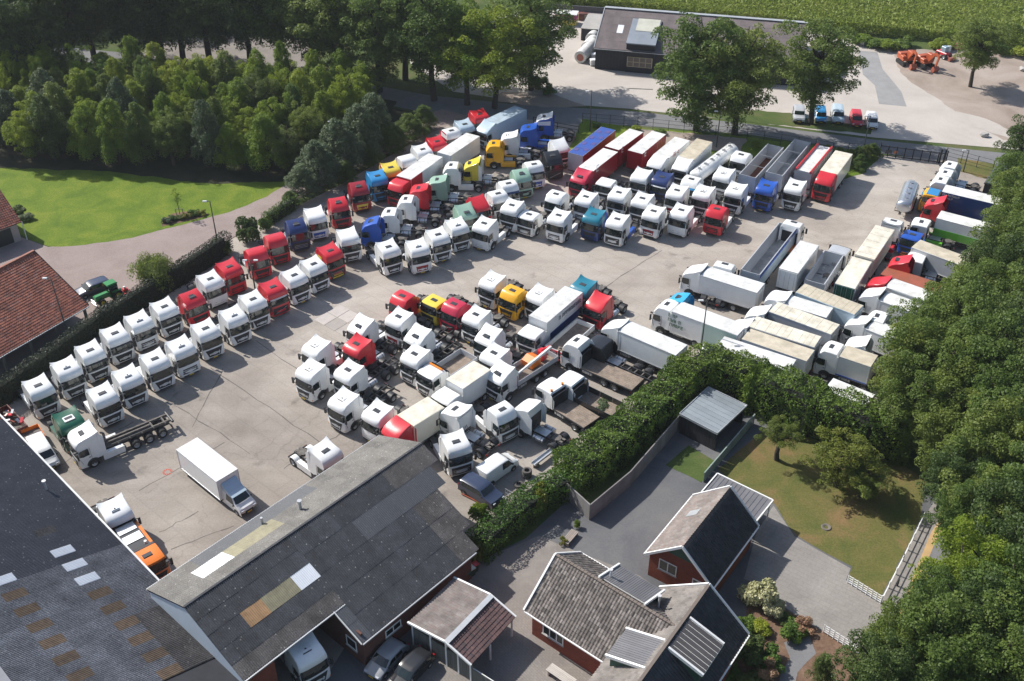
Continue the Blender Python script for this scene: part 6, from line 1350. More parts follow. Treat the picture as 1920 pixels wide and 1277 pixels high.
mb = MB(); mb.box(-L+.1, -.1, -1.345, -1.3, 3.1, 3.5); mb.build('side_stripe', paint('blue'), t); MB().box(-L+.1, -.1, -1.34, -1.3, 1.3, 3.1).build('side_panel', paint('paleblue'), t)
t, L = open_trailer(Z((1440, 400), 4.73, (505, 335), (662, 375), (488, 640), (338, 580)), 3.0, 1.1, 'silver', 'short grey open tipper between two box trailers', inside='grey', bars=0)
# tankers
def tanker(A, B, zc, r, col, label, legs=True, hatches=4):
    a = G(*A, zc+r); b = G(*B, zc+r); d = a-b; rz = math.atan2(d.y, d.x); L = Vector((d.x, d.y, 0)).length; t = trailer(Vector((a.x, a.y, 0)), rz, label, 0, L, axles=3, name='tank_trailer', z=1.1)
    mb = MB(); n = 24; st = [(0, .55), (-.12, .85), (-.35, .98), (-.5, 1), (-L+.5, 1), (-L+.35, .98), (-L+.12, .85), (-L, .55)]; vs = []
    for x, k in st:
        for i in range(n): q = 2*math.pi*i/n; vs.append((x, 1.18*k*math.cos(q)*r/1.0, zc+r*.95*k*math.sin(q)))
    m = len(st); mb.add(vs, [(j*n+i, j*n+(i+1) % n, (j+1)*n+(i+1) % n, (j+1)*n+i) for j in range(m-1) for i in range(n)]+[tuple(range(n)), tuple(range(m*n-1, (m-1)*n-1, -1))]); tk = mb.build('tank', col, t, 40)
    for i in range(hatches): x = -L*(i+.7)/(hatches+.4); mb = MB(); mb.tube((x, 0, zc+r*.93), (x, 0, zc+r*.93+.14), .28, 12); mb.build('hatch', METAL, tk)
    mb = MB()
    for s in (-.45, .45): mb.bar((-.6, s, zc+r+.12), (-L+.6, s, zc+r+.12), .04)
    for i in range(9): x = -.6-(L-1.2)*i/8; mb.bar((x, -.45, zc+r+.12), (x, .45, zc+r+.12), .04); mb.bar((x, .45, zc+r*.85), (x, .45, zc+r+.12), .04)
    mb.build('walkway', ALU, tk); mb = MB()
    for x in (-1.2, -L*.5, -L+1.2): mb.box(x-.1, x+.1, -.9, .9, .95, zc-r*.55)
    mb.build('saddle', FRAME, t); return t
tanker((1303, 322), (1376, 268), 2.35, .98, paint('white'), 'long white tanker trailer with pale blue rear among the second row', hatches=6)
tanker((1697, 378), (1712, 336), 1.9, 1.0, mat('polished_steel', (.55, .58, .62), rough=.28, metal=.75, var=.1), 'polished steel tank trailer standing alone near the gate')
one(1296, 336, -121, 'white', 'white cab with red roof badge pulling the long tanker', v='flat', visor=paint('skyblue'))
# middle block boxes
E4 = ((800, 490), 4.73)
t, b = box_lorry(Z(*E4, (915, 482), (1057, 548), (1385, 282), (1228, 212)), 3.95, 'white', 'large white box lorry with dark lettering over blue fade on its side', v='low', wall='white', hatch=False, z0=1.0, stripe=('navy', .0, .34, .02, .9)); side_words(b, -3.2, 2.7, (14,), s=1, h=1.235, size=.5)
box_lorry(Z(*E4, (178, 1058), (312, 1122), (557, 962), (432, 880)), 3.7, 'white', 'white box lorry with cream roof in the middle block', v='low', wall='white', roof='cream', hatch=False, z0=1.0)
box_lorry(Z((540, 640), 5.677, (1170, 800), (1330, 888), (1655, 700), (1495, 590)), 3.7, 'red', 'red-cabbed box lorry with long cream body beside the workshop gable', v='old', wall='cream', hatch=False, z0=1.0)
box_lorry(Z((960, 580), 4.73, (945, 192), (1048, 105), (1558, 318), (1452, 408))[::-1][2:]+Z((960, 580), 4.73, (945, 192), (1048, 105), (1558, 318), (1452, 408))[::-1][:2] if False else Z((960, 580), 4.73, (945, 192), (1048, 105), (1558, 318), (1452, 408)), 3.8, 'white', 'white box lorry with plain sides pointing away from the laurel hedge', v='slope', hatch=False)
t, b = box_lorry(Z((1200, 520), 4.73, (285, 302), (372, 215), (960, 420), (858, 522)), 3.9, 'white', 'white box lorry with round green emblem and mint rear half', v='flat', stripe=('mint', .02, .98, .02, .52), z0=.9)
side_words(b, -1.0, 2.9, (6, 5, 6), s=1, h=1.235, size=.42, m=GPRINT)
box_lorry(Z((1200, 400), 5.677, (640, 662), (735, 560), (1330, 745), (1248, 852)), 3.7, 'white', 'plain white box lorry standing alone near the middle of the yard', v='slope', hatch=False, grille='man')
t, b = box_lorry(Z((1600, 270), 5.677, (940, 500), (985, 440), (1400, 535), (1455, 622)), 4.0, 'amber', 'yellow and blue curtain lorry with navy side at the right trees', v='low', wall='navy', roof='white', hatch=False, visor=paint('skyblue'), L=9); t.children[0]; MB().box(-1.0, .5, -1.0, 1.0, 2.84, 2.92, .03).build('roof_panel', paint('skyblue'), t.children[0]); side_words(b, -1.5, 3.3, (9, 6), s=1, h=1.235, size=.3, m=paint('white'))
box_trailer(Z((1600, 270), 5.677, (888, 792), (932, 705), (1400, 830), (1335, 905)), 3.8, 'white', 'trailer with bright green lower side and white roof by the right trees', roof='white', L=9, stripe=('limegreen', 0, .42, 0, 1))
box_trailer(Z((1600, 270), 5.677, (600, 1085), (735, 1030), (1110, 1160), (1000, 1240)), 3.6, 'silver', 'silver-sided trailer with stained pale roof by the right trees', roof='beige', L=8, frontc='white')
def container(c, z1, wall, label, roof=None, L=None, **k): a, rz, L0 = roof_box(c, z1); t = thing('shipping_container', a, rz, label, 'container'); box_body(t, 0, L or L0, .15, z1, wall, roof, ribs=True, **k); return t
container(Z((1440, 400), 4.73, (1000, 525), (1062, 480), (1560, 640), (1470, 695)), 2.7, 'rust', 'rust-red container with peeling roof beside the second red cab', roof='rust')
box_lorry(Z((1440, 400), 4.73, (1040, 655), (1105, 572), (1475, 700), (1400, 780)), 3.8, 'red', 'red-cabbed box lorry with stained white body under the right trees', v='slope', hatch=False, roof='white')
box_lorry(Z((1440, 400), 4.73, (990, 775), (1040, 690), (1400, 810), (1330, 900)), 3.5, 'white', 'white box lorry below the red-cabbed one at the right trees', v='slope', hatch=False)
box_lorry(Z((1440, 400), 4.73, (870, 1015), (925, 945), (1100, 1010), (1045, 1090)), 3.6, 'white', 'short white box lorry between two white cabs at the right', v='slope', hatch=False, L=6)
box_lorry(Z((1480, 520), 5.322, (512, 775), (560, 690), (900, 800), (800, 875)), 3.7, 'white', 'white box lorry with sand-coloured roof and blue sill stripe', v='flat', roof='beige', stripe=('blue', .0, .06, 0, 1))
for c, z1, wall, rf_, lb, bows in (
 (((245, 702), (325, 620), (840, 822), (775, 895)), 3.9, 'paleblue', 'beige', 'blue-sided trailer with ribbed beige roof, uppermost of the trailer stack', 14), (((62, 790), (132, 700), (578, 838), (520, 930)), 3.7, 'white', 'white', 'white-roofed trailer, second in the trailer stack', 0), (((15, 872), (78, 785), (640, 985), (560, 1078)), 3.9, 'silver', 'cream', 'cream-roofed trailer, third in the trailer stack', 12)):
    box_trailer(Z((1440, 400), 4.73, *c), z1, wall, lb, roof=rf_, bows=bows)
for c, z1, wall, rf_, lb, bows in (
 (((975, 432), (1022, 348), (1605, 525), (1552, 622)), 3.9, 'silver', 'cream', 'cream-roofed trailer, fourth in the trailer stack', 12), (((900, 548), (978, 452), (1560, 645), (1470, 748)), 3.7, 'white', 'beige', 'trailer with scuffed beige roof, fifth in the trailer stack', 0), (((672, 622), (748, 520), (1370, 735), (1338, 830)), 3.7, 'white', 'white', 'white trailer lowest in the stack above the laurel hedge', 0)):
    box_trailer(Z((1200, 520), 4.73, *c), z1, wall, lb, roof=rf_, bows=bows)
box_trailer([(1545, 727), (1562, 712), (1640, 742), (1625, 760)], 3.7, 'white', 'white trailer half hidden between hedge and right trees')
box_trailer(Z((1440, 400), 4.73, (300, 237), (440, 288), (270, 535), (92, 487)), 3.9, 'white', 'white box trailer with rear doors toward the camera', doorcol='white')
box_trailer(Z((1440, 400), 4.73, (960, 100), (1120, 150), (940, 412), (778, 362)), 3.9, 'cream', 'cream-roofed trailer, upper of the two in line', roof='cream', bows=10)
box_trailer(Z((1440, 400), 4.73, (742, 380), (930, 432), (775, 672), (590, 622)), 3.9, 'white', 'trailer with green rear doors, lower of the two in line', roof='cream', doorcol='green')
# flatbeds
def flat(c, z1, col, label, v='low', side=None, h=.0, floor='worn', bulk='black', x1=-1.5, body='dropside', **k):
    a, rz, L = roof_box(c, z1); u = Vector((math.cos(rz), math.sin(rz), 0)); L /= KS; z1 /= KS; t = lorry(a-u*x1*KS, rz, col, label, v=v, L=L-x1-.3, drive='rigid', fifth=False, name='flatbed_lorry', **k)
    mb = MB(); bd = ob('load_bed', None, t) if False else None
    m = MB().use(FRAME); m.box(x1-L, x1, -1.25, 1.25, z1-h-.14, z1-h-.02); bd = m.build('load_bed', None, t)
    nb = 9
    for i in range(nb): w = 2.4/nb; MB().box(x1-L+.05, x1-.05, -1.2+i*w, -1.2+(i+.95)*w, z1-h-.02, z1-h+.02).build('deck_board', WOODF, bd)
    m = MB(); m.box(x1-.02, x1+.06, -1.24, 1.24, z1-h, 2.6); m.build('headboard', paint(bulk), bd)
    if side:
        n = 3
        for s in (-1, 1):
            for i in range(n): MB().box(x1-L+L*i/n+.02, x1-L+L*(i+1)/n-.02, *sorted((s*1.2, s*1.25)), z1-h+.02, z1).build('drop_side', paint(side), bd)
        MB().box(x1-L-.02, x1-L+.04, -1.24, 1.24, z1-h+.02, z1).build('tailboard', paint(side), bd)
    return t, bd, x1, L
flat([(1092, 690), (1107, 668), (1205, 705), (1188, 738)], 1.25, 'white', 'white low-cab flatbed with dark bulkhead, upper of the flatbeds', v='flat', hatch=True)
t, bd, x1, L = flat([(1080, 745), (1098, 722), (1170, 752), (1150, 785)], 1.9, 'white', 'white lorry with rusty open body overgrown at the rear', side='black', h=.7, hatch=False)
flat([(1043, 768), (1060, 745), (1120, 775), (1100, 810)], 1.25, 'white', 'white flatbed lorry with twin orange beacons and pale deck', hatch=False, beacon='pair')
t, bd, x1, L = flat([(941, 700), (968, 715), (1044, 667), (1018, 650)], 1.9, 'white', 'white dropside crane lorry with red headboard frame', side='silver', h=.6, bulk='red', hatch=True, v='slope')
m = MB(); m.box(x1-L+.9, x1-L+1.6, -.4, .4, 1.5, 2.6); m.bar((x1-L+1.2, 0, 2.5), (x1-L+.9, .9, 3.3), .35); m.build('crane_column', paint('red'), t)
m = MB(); m.bar((x1-L+.9, .95, 3.3), (x1-1.5, .95, 2.7), .22, .3); m.bar((x1-L+3.2, .95, 3.0), (x1+.6, 1.0, 2.5), .15, .2); m.build('crane_boom', paint('white'), t)
m = MB(); m.prism([(x1-L+2.0, 1.4), (x1-L+3.4, 1.4), (x1-L+3.5, 2.1), (x1-L+2.7, 2.5), (x1-L+1.9, 2.2)], -.9, .5); m.build('grab_bucket', paint('orange'), t)
t, bd, x1, L = flat([(815, 690), (838, 702), (890, 668), (868, 655)], 2.1, 'white', 'white short-cab tipper with orange light bar and brown floor', side='silver', h=.7, beacon='bar', hatch=False)
a, rz, L = roof_box(Z(*E4, (1045, 722), (1210, 850), (1482, 572), (1340, 500)), 1.9); t = trailer(a, rz, 'white dropside trailer with red drawbar frame in the middle block', 0, L, axles=2, name='dropside_trailer', z=1.1)
open_body(t, 0, L, 1.2, 1.9, 'white', bars=0, floor_m=WOODF); m = MB()
for y in (-1.1, -.4, .4, 1.1): m.box(.02, .1, y-.05, y+.05, .9, 2.0)
for z in (.95, 1.4, 1.9): m.box(.1, .16, -1.2, 1.2, z-.05, z+.05)
m.bar((.1, -.8, .8), (1.6, 0, .7), .1); m.bar((.1, .8, .8), (1.6, 0, .7), .1); m.build('drawbar', paint('red'), t)
# hook-lift lorry
t = one(150, 813, -142, 'white', 'white hook-lift lorry with long dirty bare frame standing in the near yard', v='super', drive='rigid', L=8.2, skirts='white', fifth=False, grille='volvo')
m = MB().use(DIRTY)
for y in (-.5, .5): m.box(-8.6, -1.8, y-.09, y+.09, 1.1, 1.35)
m.use(DIRTY)
for y in (-.25, .25): m.box(-6.4, -1.9, y-.08, y+.08, 1.36, 1.55)
m.bar((-2.0, 0, 1.4), (-2.0, 0, 2.6), .22); m.bar((-2.0, 0, 2.6), (-1.75, 0, 2.75), .15)
for x in (-3, -4.2, -5.4, -6.6, -7.8): m.box(x-.08, x+.08, -.7, .7, 1.1, 1.3)
m.use(FRAME).tube((-8.5, -.9, 1.25), (-8.5, .9, 1.25), .14, 10); m.tube((-3.2, .3, 1.2), (-5.8, .3, 1.4), .1, 8); m.build('hook_arm', None, t)
for s in (-1, 1): wheel(t, -7.2, s*.93, dual=True)
# scrap skip and orange-bodied pickup at the roof edge
t = thing('scrap_skip', G(12, 792, 1.2)-Vector((0, 0, 1.2)), D(-45), 'scrap-filled skip at the left edge beyond the big roof', 'skip')
open_body(t, 2.5, 5, .2, 1.5, 'brown', bars=0, floor_m=DIRTY, name='skip_body'); rg2 = random.Random(3)
for k in range(46):
    m = MB(); c = Vector((rg2.uniform(-2.2, 2.2), rg2.uniform(-1, 1), rg2.uniform(.9, 1.8))); m.bar(c, c+Vector((rg2.uniform(-.6, .6), rg2.uniform(-.6, .6), rg2.uniform(-.3, .3))), rg2.uniform(.08, .35), rg2.uniform(.05, .25)); m.build('scrap_piece', rg2.choice([DIRTY, FRAME, METAL, paint('rust'), paint('darkblue'), paint('red'), RUBBER]), t)
t = small_vehicle(at_roof(76, 836, 1.9), D(-52), 'van', 'white', 'white pickup with orange tipping bed beside the big roof edge', cat='pickup', name='pickup_truck')
m = MB().use(paint('orange')); m.box(-4.6, -2.4, -1.05, 1.05, .75, .85)
for s in (-1, 1): m.box(-4.6, -2.4, *sorted((s*1.0, s*1.05)), .85, 1.3)
m.box(-4.62, -4.55, -1.05, 1.05, .85, 1.3); m.use(DIRTY).box(-4.5, -2.5, -.98, .98, .86, .9); m.build('tipping_bed', None, t)
# near box van
t = small_vehicle(at_roof(437, 935, 2.1), D(-46), 'van', 'white', 'white box van with scuffed roof alone in the near yard', cat='van', name='box_van')
a, rz, L = roof_box(Z((100, 780), 4.2575, (1305, 525), (1470, 425), (1142, 172), (985, 265)), 3.3); t.location = a+Vector((math.cos(rz), math.sin(rz), 0))*.6; t.rotation_euler = (0, 0, rz)
box_body(t, -.6, L, .75, 3.3, 'white'); m = MB(); m.prism([(1.1, 1.9), (.5, 2.1), (-.58, 2.75), (-.58, 1.9)], -.85, .85); m.build('wind_deflector', paint('paleblue'), t)
MB().box(-L-.4, -.4, -.9, .9, .45, .6).build('chassis', FRAME, t)
for s in (-1, 1): wheel(t, -L+1.2, s*.85, r=.36, w=.3)
# orange lorry by the roof
t = one(277, 1042, -50, 'orange', 'orange lorry with grey roof plates beside the near white cab', v='low', drive='rigid', L=6, defl=False, fifth=False)
m = MB().use(paint('orange')); m.box(-6.2, -1.5, -1.2, 1.2, 1.1, 2.3); m.use(HATCH); m.box(-5.4, -1.8, -.9, .9, 2.3, 2.42); m.box(-1.45, -1.2, -1.1, 1.1, 2.5, 2.75); m.build('crew_body', None, t)
for k, x in enumerate((-4.6, -3.2)): MB().box(x-.5, x+.5, -.8, .8, 2.43, 2.48).build('roof_plate', ALU, t)
m = MB(); m.tube((-1.9, .6, 2.5), (-1.9, .6, 2.75), .13, 10); m.build('beacon', paint('white'), t)
# small vehicles
small_vehicle(at_roof(931, 862, 1.95), D(46), 'van', 'white', 'white panel van beside the old tyres', cat='van', name='panel_van')
small_vehicle(at_roof(902, 908, 1.7), D(-40), 'suv', 'night', 'dark blue-black estate car next to the white panel van')
small_vehicle(at_roof(724, 1222, 1.5), D(-124), 'hatch', 'grey', 'grey hatchback by the workshop brick wall'); small_vehicle(at_roof(768, 1245, 1.5), D(-124), 'estate', 'black', 'black estate car at the bottom edge beside the carport')
small_vehicle(at_roof(171, 530, 1.45), D(-140), 'estate', 'night', 'dark blue-grey estate car behind the green tractor on the paved drive')
for x, y, c, k, lb in ((1499, 206, 'silver', 'suv', 'silver and black car left of the roadside oak trunk'), (1540, 208, 'skyblue', 'smallvan', 'blue small van right of the roadside oak trunk'), (1572, 208, 'paleblue', 'van', 'pale grey-blue van between the blue and red ones'), (1607, 215, 'red', 'smallvan', 'red small van in the roadside row'), (1636, 219, 'white', 'smallvan', 'small white van at the right end of the roadside row')):
    small_vehicle(at_roof(x, y, 1.6), D(-100), k, c, lb, cat='van' if 'van' in k else 'car', group='vehicles parked along the road')
small_vehicle(at_roof(1336, 640, 1.5), D(-120), 'hatch', 'silver', 'silver car squeezed between the box lorry and lowest trailer')
# farm tractor, mower, trailer
t = thing('farm_tractor', G(208, 562), D(-135), 'green farm tractor with yellow wheel rims by the round tree', 'tractor'); YR = mat('yellow_rim', (.6, .5, .03), rough=.5); TG = mat('tractor_green', (.02, .22, .05), rough=.35, coat=.4)
m = MB(); m.box(.1, 2.0, -.38, .38, .75, 1.35, .12); m.box(-1.0, .2, -.45, .45, .6, 1.1, .05); m.build('bonnet', TG, t); MB().box(-1.1, .25, -.62, .62, 2.3, 2.48, .08).build('cab_roof', TG, t); MB().box(-.98, .1, -.55, .55, 1.15, 2.3).build('cab_glass', GLASS, t)
m = MB()
for x in (-1.0, .1):
    for y in (-.56, .56): m.bar((x, y, 1.1), (x, y, 2.3), .07)
m.build('cab_pillar', PLASTIC, t)
for s in (-1, 1): wheel(t, -.75, s*.75, r=.72, w=.42, rimm=YR); wheel(t, 1.35, s*.62, r=.48, w=.32, rimm=YR); MB().box(-1.4, -.1, *sorted((s*.55, s*.95)), 1.38, 1.46, .03).build('mudguard', TG, t)
m = MB()
for z in (.35, .75): m.tube((2.2, -.6, z), (2.2, .6, z), .05, 6)
for y in (-.6, .6): m.tube((1.9, y*.5, .6), (2.2, y, .55), .05, 6)
m.build('front_loader_frame', METAL, t)
t = thing('mower', G(236, 552), D(-135), 'red mower attachment behind the green tractor', 'mower'); m = MB(); m.box(-.6, .6, -.8, .8, .2, .55, .1); m.box(-.3, .3, -.3, .3, .55, .95, .05); m.build('deck', paint('red'), t); MB().box(-.12, .12, -.12, .12, .96, 1.2).build('gearbox', paint('white'), t)
t = thing('garden_trailer', G(238, 568), D(35), 'small green garden trailer by the dark hedge', 'trailer'); open_body(t, .9, 1.8, .45, .85, 'green', w=1.1, bars=0, th=.04)
for s in (-1, 1): wheel(t, 0, s*.62, r=.26, w=.16)
m = MB(); m.bar((.9, 0, .5), (1.7, 0, .4), .06); m.build('drawbar', DIRTY, t)
# excavators and loader
def excavator(px, py, rz, label):
    t = thing('excavator', G(px, py), D(rz), label, 'excavator'); EO = mat('digger_orange', (.40, .085, .03), rough=.45)
    for s in (-1, 1):
        m = MB(); m.prism([(-1.5, .1), (-1.2, 0), (1.2, 0), (1.5, .1), (1.6, .4), (1.3, .75), (-1.3, .75), (-1.6, .4)], *sorted((s*.75, s*1.2))); m.build('track', RUBBER, t)
    m = MB(); m.box(-1.6, .9, -1.1, 1.1, .95, 1.3, .05); m.box(-1.6, -.4, -1.1, 1.1, 1.3, 2.0, .15); m.box(-.4, .7, -1.1, -.3, 1.3, 1.8, .1); m.build('upper_body', EO, t)
    m = MB(); m.box(-.35, .95, .2, 1.1, 1.3, 2.6, .08); c = m.build('operator_cab', EO, t); m = MB(); m.box(-.25, .98, .28, 1.13, 1.6, 2.45); m.build('cab_glass', GLASS, c)
    m = MB(); m.bar((.7, -.1, 1.3), (2.4, -.1, 3.4), .3, .45); m.bar((2.4, -.1, 3.4), (3.4, -.1, 3.0), .28, .4); m.build('boom', EO, t); m = MB(); m.bar((3.4, -.1, 3.1), (3.0, -.1, 1.2), .22, .35); m.build('dipper_arm', EO, t)
    m = MB(); m.prism([(2.5, .1), (3.2, 0), (3.5, .7), (3.1, 1.2), (2.7, 1.0)], -.6, .5); m.build('bucket', paint('rust'), t); m = MB(); m.tube((1.0, -.1, 1.5), (2.0, -.1, 2.6), .07, 6); m.build('hydraulic_ram', METAL, t)
excavator(1697, 120, -80, 'orange excavator nearer the barn, boom raised'); excavator(1733, 125, -70, 'orange excavator with dark boom, next to the red loader')
t = thing('wheel_loader', G(1768, 108), D(-60), 'small red loader behind the second excavator', 'loader'); m = MB(); m.box(-1.4, 1.0, -.6, .6, .6, 1.2, .1); m.build('chassis', paint('red'), t); m = MB(); m.box(-.5, .5, -.5, .5, 1.2, 2.2, .06); m.build('cab', mat('loader_cab_blue', (.25, .35, .42), rough=.3), t)
for s in (-1, 1):
    for x in (-.9, .8): wheel(t, x, s*.75, r=.5, w=.35)
m = MB(); m.bar((.9, .4, .9), (1.9, .4, .5), .12); m.bar((.9, -.4, .9), (1.9, -.4, .5), .12); m.box(1.8, 2.3, -.8, .8, .1, .7); m.build('bucket', paint('rust'), t)
for i, (x, y, c) in enumerate(((1795, 93, 'rust'), (1773, 97, 'white'), (1620, 84, 'silver'))):
    t = thing('material_pallet', G(x, y), .3*i, ['rusty crate on pallet beside the loader', 'white crate on pallet near the loader', 'grey crate stack at the maize edge by the barn'][i], 'crate'); MB().box(-.8, .8, -.5, .5, 0, .15).build('pallet', WOODF, t); MB().box(-.75, .75, -.45, .45, .15, 1.2, .04).build('crate', paint(c), t)
# objects by the barn: silos, pink-topped container, drain
for i, (x, y) in enumerate(((1088, 118), (1100, 100), (1108, 84))):
    t = thing('storage_tank', G(x, y), D(68), ['nearest white cylinder tank left of the black barn, rusty end', 'middle white cylinder tank left of the barn', 'farthest white cylinder tank left of the barn'][i], 'tank')
    m = MB(); L = 7.5 if i == 0 else 4; m.tube((-.2, 0, 1.2), (L, 0, 1.2), 1.15, 20); m.build('tank', roofpaint('white'), t, 40); m = MB(); m.tube((-.24, 0, 1.1), (-.21, 0, 1.1), .7, 14); m.build('end_rust', paint('rust'), t); m = MB(); m.box(.6, .9, -.8, .8, 0, .3); m.box(L-1, L-.7, -.8, .8, 0, .3); m.build('cradle', CONC, t)
for i, (x, y) in enumerate(((1112, 122), (1113, 111), (1110, 68), (1100, 60), (1112, 48))):
    t = thing('liquid_tote', G(x, y), .2, 'white cube tote by the barn gable, %s up the stack' % ORD[i], 'container', 'white totes by the barn'); MB().box(-.6, .6, -.6, .6, .15, 1.15, .08).build('tank', paint('white'), t); MB().box(-.62, .62, -.62, .62, 0, .14).build('pallet', WOODF, t)
t = thing('site_cabin', G(1062, 44), D(-12), 'site cabin with white roof, magenta band and yellow base', 'cabin'); MB().box(-2.2, 2.2, -1.2, 1.2, 0, 1.2).build('lower_wall', paint('yellow'), t); MB().box(-2.2, 2.2, -1.2, 1.2, 1.2, 2.2).build('upper_wall', mat('magenta', (.5, .03, .22), rough=.5), t); MB().box(-2.3, 2.3, -1.3, 1.3, 2.2, 2.35).build('roof', paint('white'), t)
t = thing('material_heap', G(1082, 34), 0, 'heap of orange-brown crates behind the magenta cabin', 'crate heap')
for k in range(8): x, y = random.uniform(-2, 2), random.uniform(-1, 1); MB().box(x-.6, x+.6, y-.5, y+.5, 0, random.uniform(.6, 1.4)).build('crate', paint(random.choice(['rust', 'brown', 'beige'])), t)
t = thing('field_wall', G(1090, 22), D(-12), 'low dark wall at the maize edge behind the cabin', 'wall'); MB().box(-9, 9, -.15, .15, 0, 1.2).build('wall_panel', A_NEW, t)
t = thing('annex_shed', G(1118, 68), D(-13), 'small flat grey shed against the left end of the black barn', 'shed'); MB().box(-2.6, 2.2, -3, 5.5, 0, 2.4).build('wall', DWOOD, t); MB().box(-2.7, 2.3, -3.1, 5.6, 2.4, 2.52).build('roof', CONC, t)
t = thing('drain_channel', G(1201, 167), D(-6), 'dark drain channel in the depot yard', 'drain'); MB().box(-2.2, 2.2, -.15, .15, .01, .05).build('grating', DIRTY, t)
for i, (x, y) in enumerate(((1845, 256), (1908, 262), (1915, 132))):
    t = thing('boulder', G(x, y), i, ['pale boulder at the dirt edge by the road', 'grey boulder half under the right trees', 'brown boulder at the far right dirt edge'][i], 'boulder'); m = MB(); rr = random.Random(i); pts = [Vector((rr.gauss(0, 1), rr.gauss(0, 1), rr.gauss(0, 1))).normalized() for _ in range(30)]
    import bmesh
    b = bmesh.new(); [b.verts.new((p.x*.8, p.y*.6, p.z*.45+.35)) for p in pts]; bmesh.ops.convex_hull(b, input=b.verts); me = bpy.data.meshes.new('stone'); b.to_mesh(me); b.free(); me.materials.append(CONC); ob('stone', me, t)
sheet('gravel_strip', [(1790, 208), (1850, 222), (1915, 255), (1908, 262), (1860, 250), (1800, 228)], .03, M_INDY, jitter=.2)
# clutter in the yard corner
for i, (x, y, s) in enumerate(((988, 893, 3), (973, 911, 1), (975, 926, 1), (983, 932, 1))):
    t = thing('old_tyre', G(x, y), i, ['stack of old tyres against the hedge behind the panel van', 'single old tyre with reddish rim below the tyre stack', 'old tyre lying with rust-coloured middle', 'old tyre nearest the low hedge'][i], 'tyre')
    for k in range(s): m = MB(); m.lathe_y([(.28, -.14), (.47, -.14), (.52, -.08), (.52, .08), (.47, .14), (.28, .14), (.28, -.14)], 0, 0, 18); me = m.mesh('tyre', mat('dusty_tyre', (.09, .085, .08), rough=.9), 50); o = ob('tyre', me, t, loc=(0, 0, .15+k*.29)); o.rotation_euler = (math.pi/2, 0, 0)
t = thing('steel_beam', G(1000, 878), 0, 'long grey steel channel lying beside the laurel hedge', 'beam'); d = G(1052, 838)-G(1000, 878); m = MB(); m.bar((0, 0, .5), d+Vector((0, 0, .5)), .5, .08); m.build('web', ALU, t)
for s in (-1, 1): nn = Vector((-d.y, d.x, 0)).normalized()*.25*s; m = MB(); m.bar(nn+Vector((0, 0, .6)), d+nn+Vector((0, 0, .6)), .05, .26); m.build('flange', ALU, t)
for s in (.1, .9): q = d*s; MB().box(q.x-.3, q.x+.3, q.y-.3, q.y+.3, 0, .45).build('trestle', DIRTY, t)
t = thing('ladder_frame', G(868, 925), 0, 'rusty red steel frame lying by the workshop wall', 'frame'); d = G(918, 950)-G(868, 925); nn = Vector((-d.y, d.x, 0)).normalized()*.25
for s in (-1, 1): m = MB(); m.bar(nn*s+Vector((0, 0, .15)), d+nn*s+Vector((0, 0, .15)), .09); m.build('rail', paint('rust'), t)
for k in range(7): q = d*(k/6); m = MB(); m.bar(q-nn+Vector((0, 0, .15)), q+nn+Vector((0, 0, .15)), .06); m.build('rung', paint('rust'), t)
t = thing('plastic_barrier', G(905, 962), D(-40), 'small red plastic barrier at the hedge foot', 'barrier'); MB().box(-.6, .6, -.1, .1, 0, .5, .05).build('panel', paint('red'), t)
t = thing('ibc_cage', G(950, 940), D(-40), 'grey wire cage beside the low hedge', 'cage'); m = MB()
for k in range(6):
    x = -.6+k*.24
    for y in (-.5, .5): m.bar((x, y, 0), (x, y, 1.0), .03)
for z in (.1, .5, 1.0):
    for y in (-.5, .5): m.bar((-.6, y, z), (.6, y, z), .03)
m.build('wire_mesh', ALU, t)
for i, (x, y, c) in enumerate(((876, 1085, 'green'), (884, 1078, 'beige'), (890, 1070, 'red'))):
    t = thing('wheelie_bin', G(x, y), D(40), ['green wheelie bin by the workshop corner', 'wheelie bin with tan lid between green and red bins', 'wheelie bin with red lid by the hedge end'][i], 'bin'); MB().hexa([(-.22, -.25, .05), (.22, -.25, .05), (.22, .25, .05), (-.22, .25, .05)], [(-.28, -.32, .98), (.28, -.32, .98), (.28, .32, .98), (-.28, .32, .98)]).build('body', mat('bin_green', (.02, .05, .035), rough=.5), t); MB().box(-.3, .3, -.35, .35, .98, 1.06, .02).build('lid', paint(c), t)
t = thing('garden_bench', G(1068, 1012), D(56), 'weathered timber bench on the dark courtyard', 'bench')
for k in range(5): MB().box(-.95, .95, -.4+k*.16, -.27+k*.16, .42, .47).build('seat_slat', mat('weathered_slat', (.28, .24, .21), rough=.85, rnd=.1), t)
for x in (-.85, .85): MB().box(x-.05, x+.05, -.38, .38, 0, .41).build('leg', MATS['weathered_slat'], t)
bush(1056, 1019, .5, .7, 'yellow', 'small yellow potted shrub at the end of the timber bench'); bush(1082, 990, .4, .9, 'light', 'thin green plant behind the timber bench')
t = thing('garden_table', G(1052, 1275), D(-40), 'pale timber table at the bottom edge below the house', 'table')
for k in range(6): MB().box(-1.3, 1.3, -.45+k*.15, -.32+k*.15, .68, .73).build('top_board', mat('pale_table_board', (.45, .42, .38), rough=.7, rnd=.1), t)
for x in (-1.1, 1.1): MB().box(x-.05, x+.05, -.4, .4, 0, .67).build('leg', MATS['pale_table_board'], t)
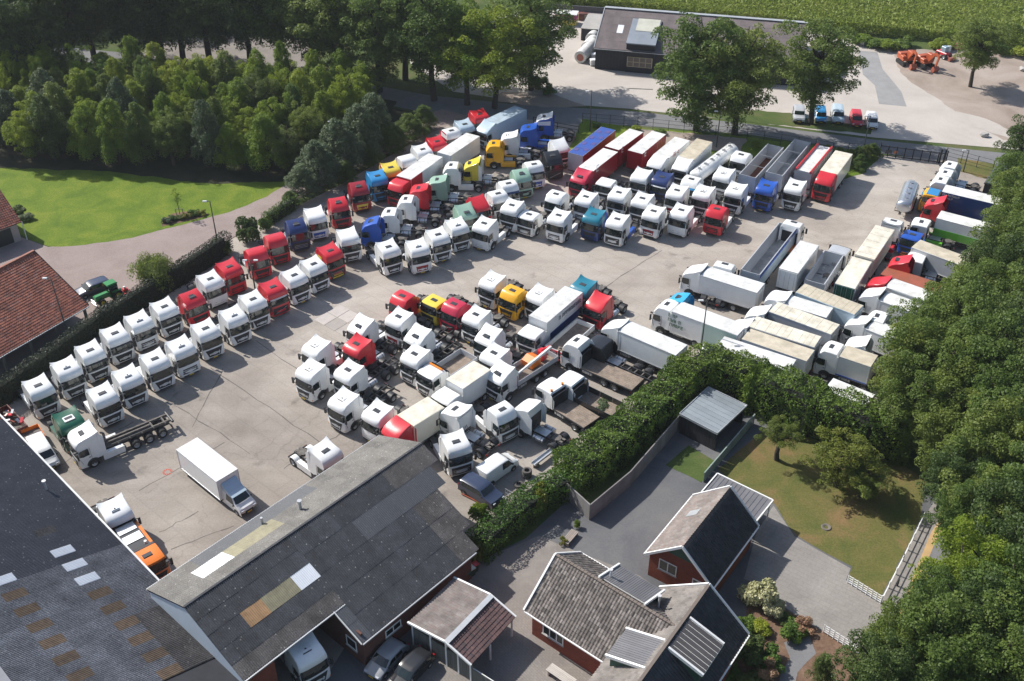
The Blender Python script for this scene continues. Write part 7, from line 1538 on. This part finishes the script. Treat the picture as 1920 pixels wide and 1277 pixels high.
# corner roof at the upper right edge
g4 = [G(1852, 342, 3), G(1888, 356, 3), G(1960, 330, 3.4), G(1960, 300, 3.4)]
t = bld('corner_hut', (g4[0]+g4[1])/2, 'blue-grey roofed hut half hidden by trees right of the gate', 'hut')
g4 = [G(1845, 343, 2.8), G(1876, 347, 2.8), G(1905, 305, 3.2), G(1872, 303, 3.2)]
m = MB(); m.hexa([p-Vector((0, 0, .15)) for p in g4], g4); rr = bp(t, 'roof', m, A_BLUE)
for i in range(6):
    q = [g4[0].lerp(g4[1], (i+k)/6).lerp(g4[3].lerp(g4[2], (i+k)/6), j) for k, j in ((.04, .01), (.9, .01), (.9, .99), (.04, .99))]; m = MB(); m.hexa(q, [p+Vector((0, 0, .04)) for p in q]); bp(t, 'roof_strip', m, mat('hut_strip', (.10, .11, .13), rough=.6, rnd=.1), rr)
cc = (g4[0]+g4[2])/2
for a, b in ((0, 1), (1, 2), (2, 3), (3, 0)): P, Q = g4[a].lerp(cc, .1), g4[b].lerp(cc, .1); m = MB(); m.bar(Vector((P.x, P.y, 1.3)), Vector((Q.x, Q.y, 1.3)), .1, 2.6); bp(t, 'wall', m, DWOOD)
# wide ground objects on lawn
t = thing('manhole_ring', G(1549, 989), 0, 'round stone ring in the dry lawn', 'stone ring'); m = MB(); m.lathe_y([(.2, 0), (.3, .08), (.45, .08), (.5, 0)], 0, 0, 16); o = m.build('ring', mat('old_stone', (.16, .14, .12), rough=.95), t, 40); o.rotation_euler = (math.pi/2, 0, 0); o.location = (0, 0, .03)
t = thing('bollard', G(1682, 1099), 0, 'short dark bollard casting a shadow on the pavement', 'bollard'); m = MB(); m.tube((0, 0, 0), (0, 0, .9), .09, 8); m.build('post', PLASTIC, t)
m = MB(); m.box(-.6, .6, -.45, .45, 0, .02)

# thin summer haze round the whole place
hz = bpy.data.materials.new('haze_air'); hz.use_nodes = True; nn_ = hz.node_tree.nodes; nn_.remove(nn_['Principled BSDF']); pv = nn_.new('ShaderNodeVolumePrincipled')
pv.inputs['Color'].default_value = (.86, .92, 1.0, 1); pv.inputs['Density'].default_value = .00013; pv.inputs['Anisotropy'].default_value = .2
hz.node_tree.links.new(pv.outputs[0], nn_['Material Output'].inputs['Volume'])
MB().box(-1000, 1000, -400, 1900, -1.1, 78).build('haze', hz, None, kind='stuff')
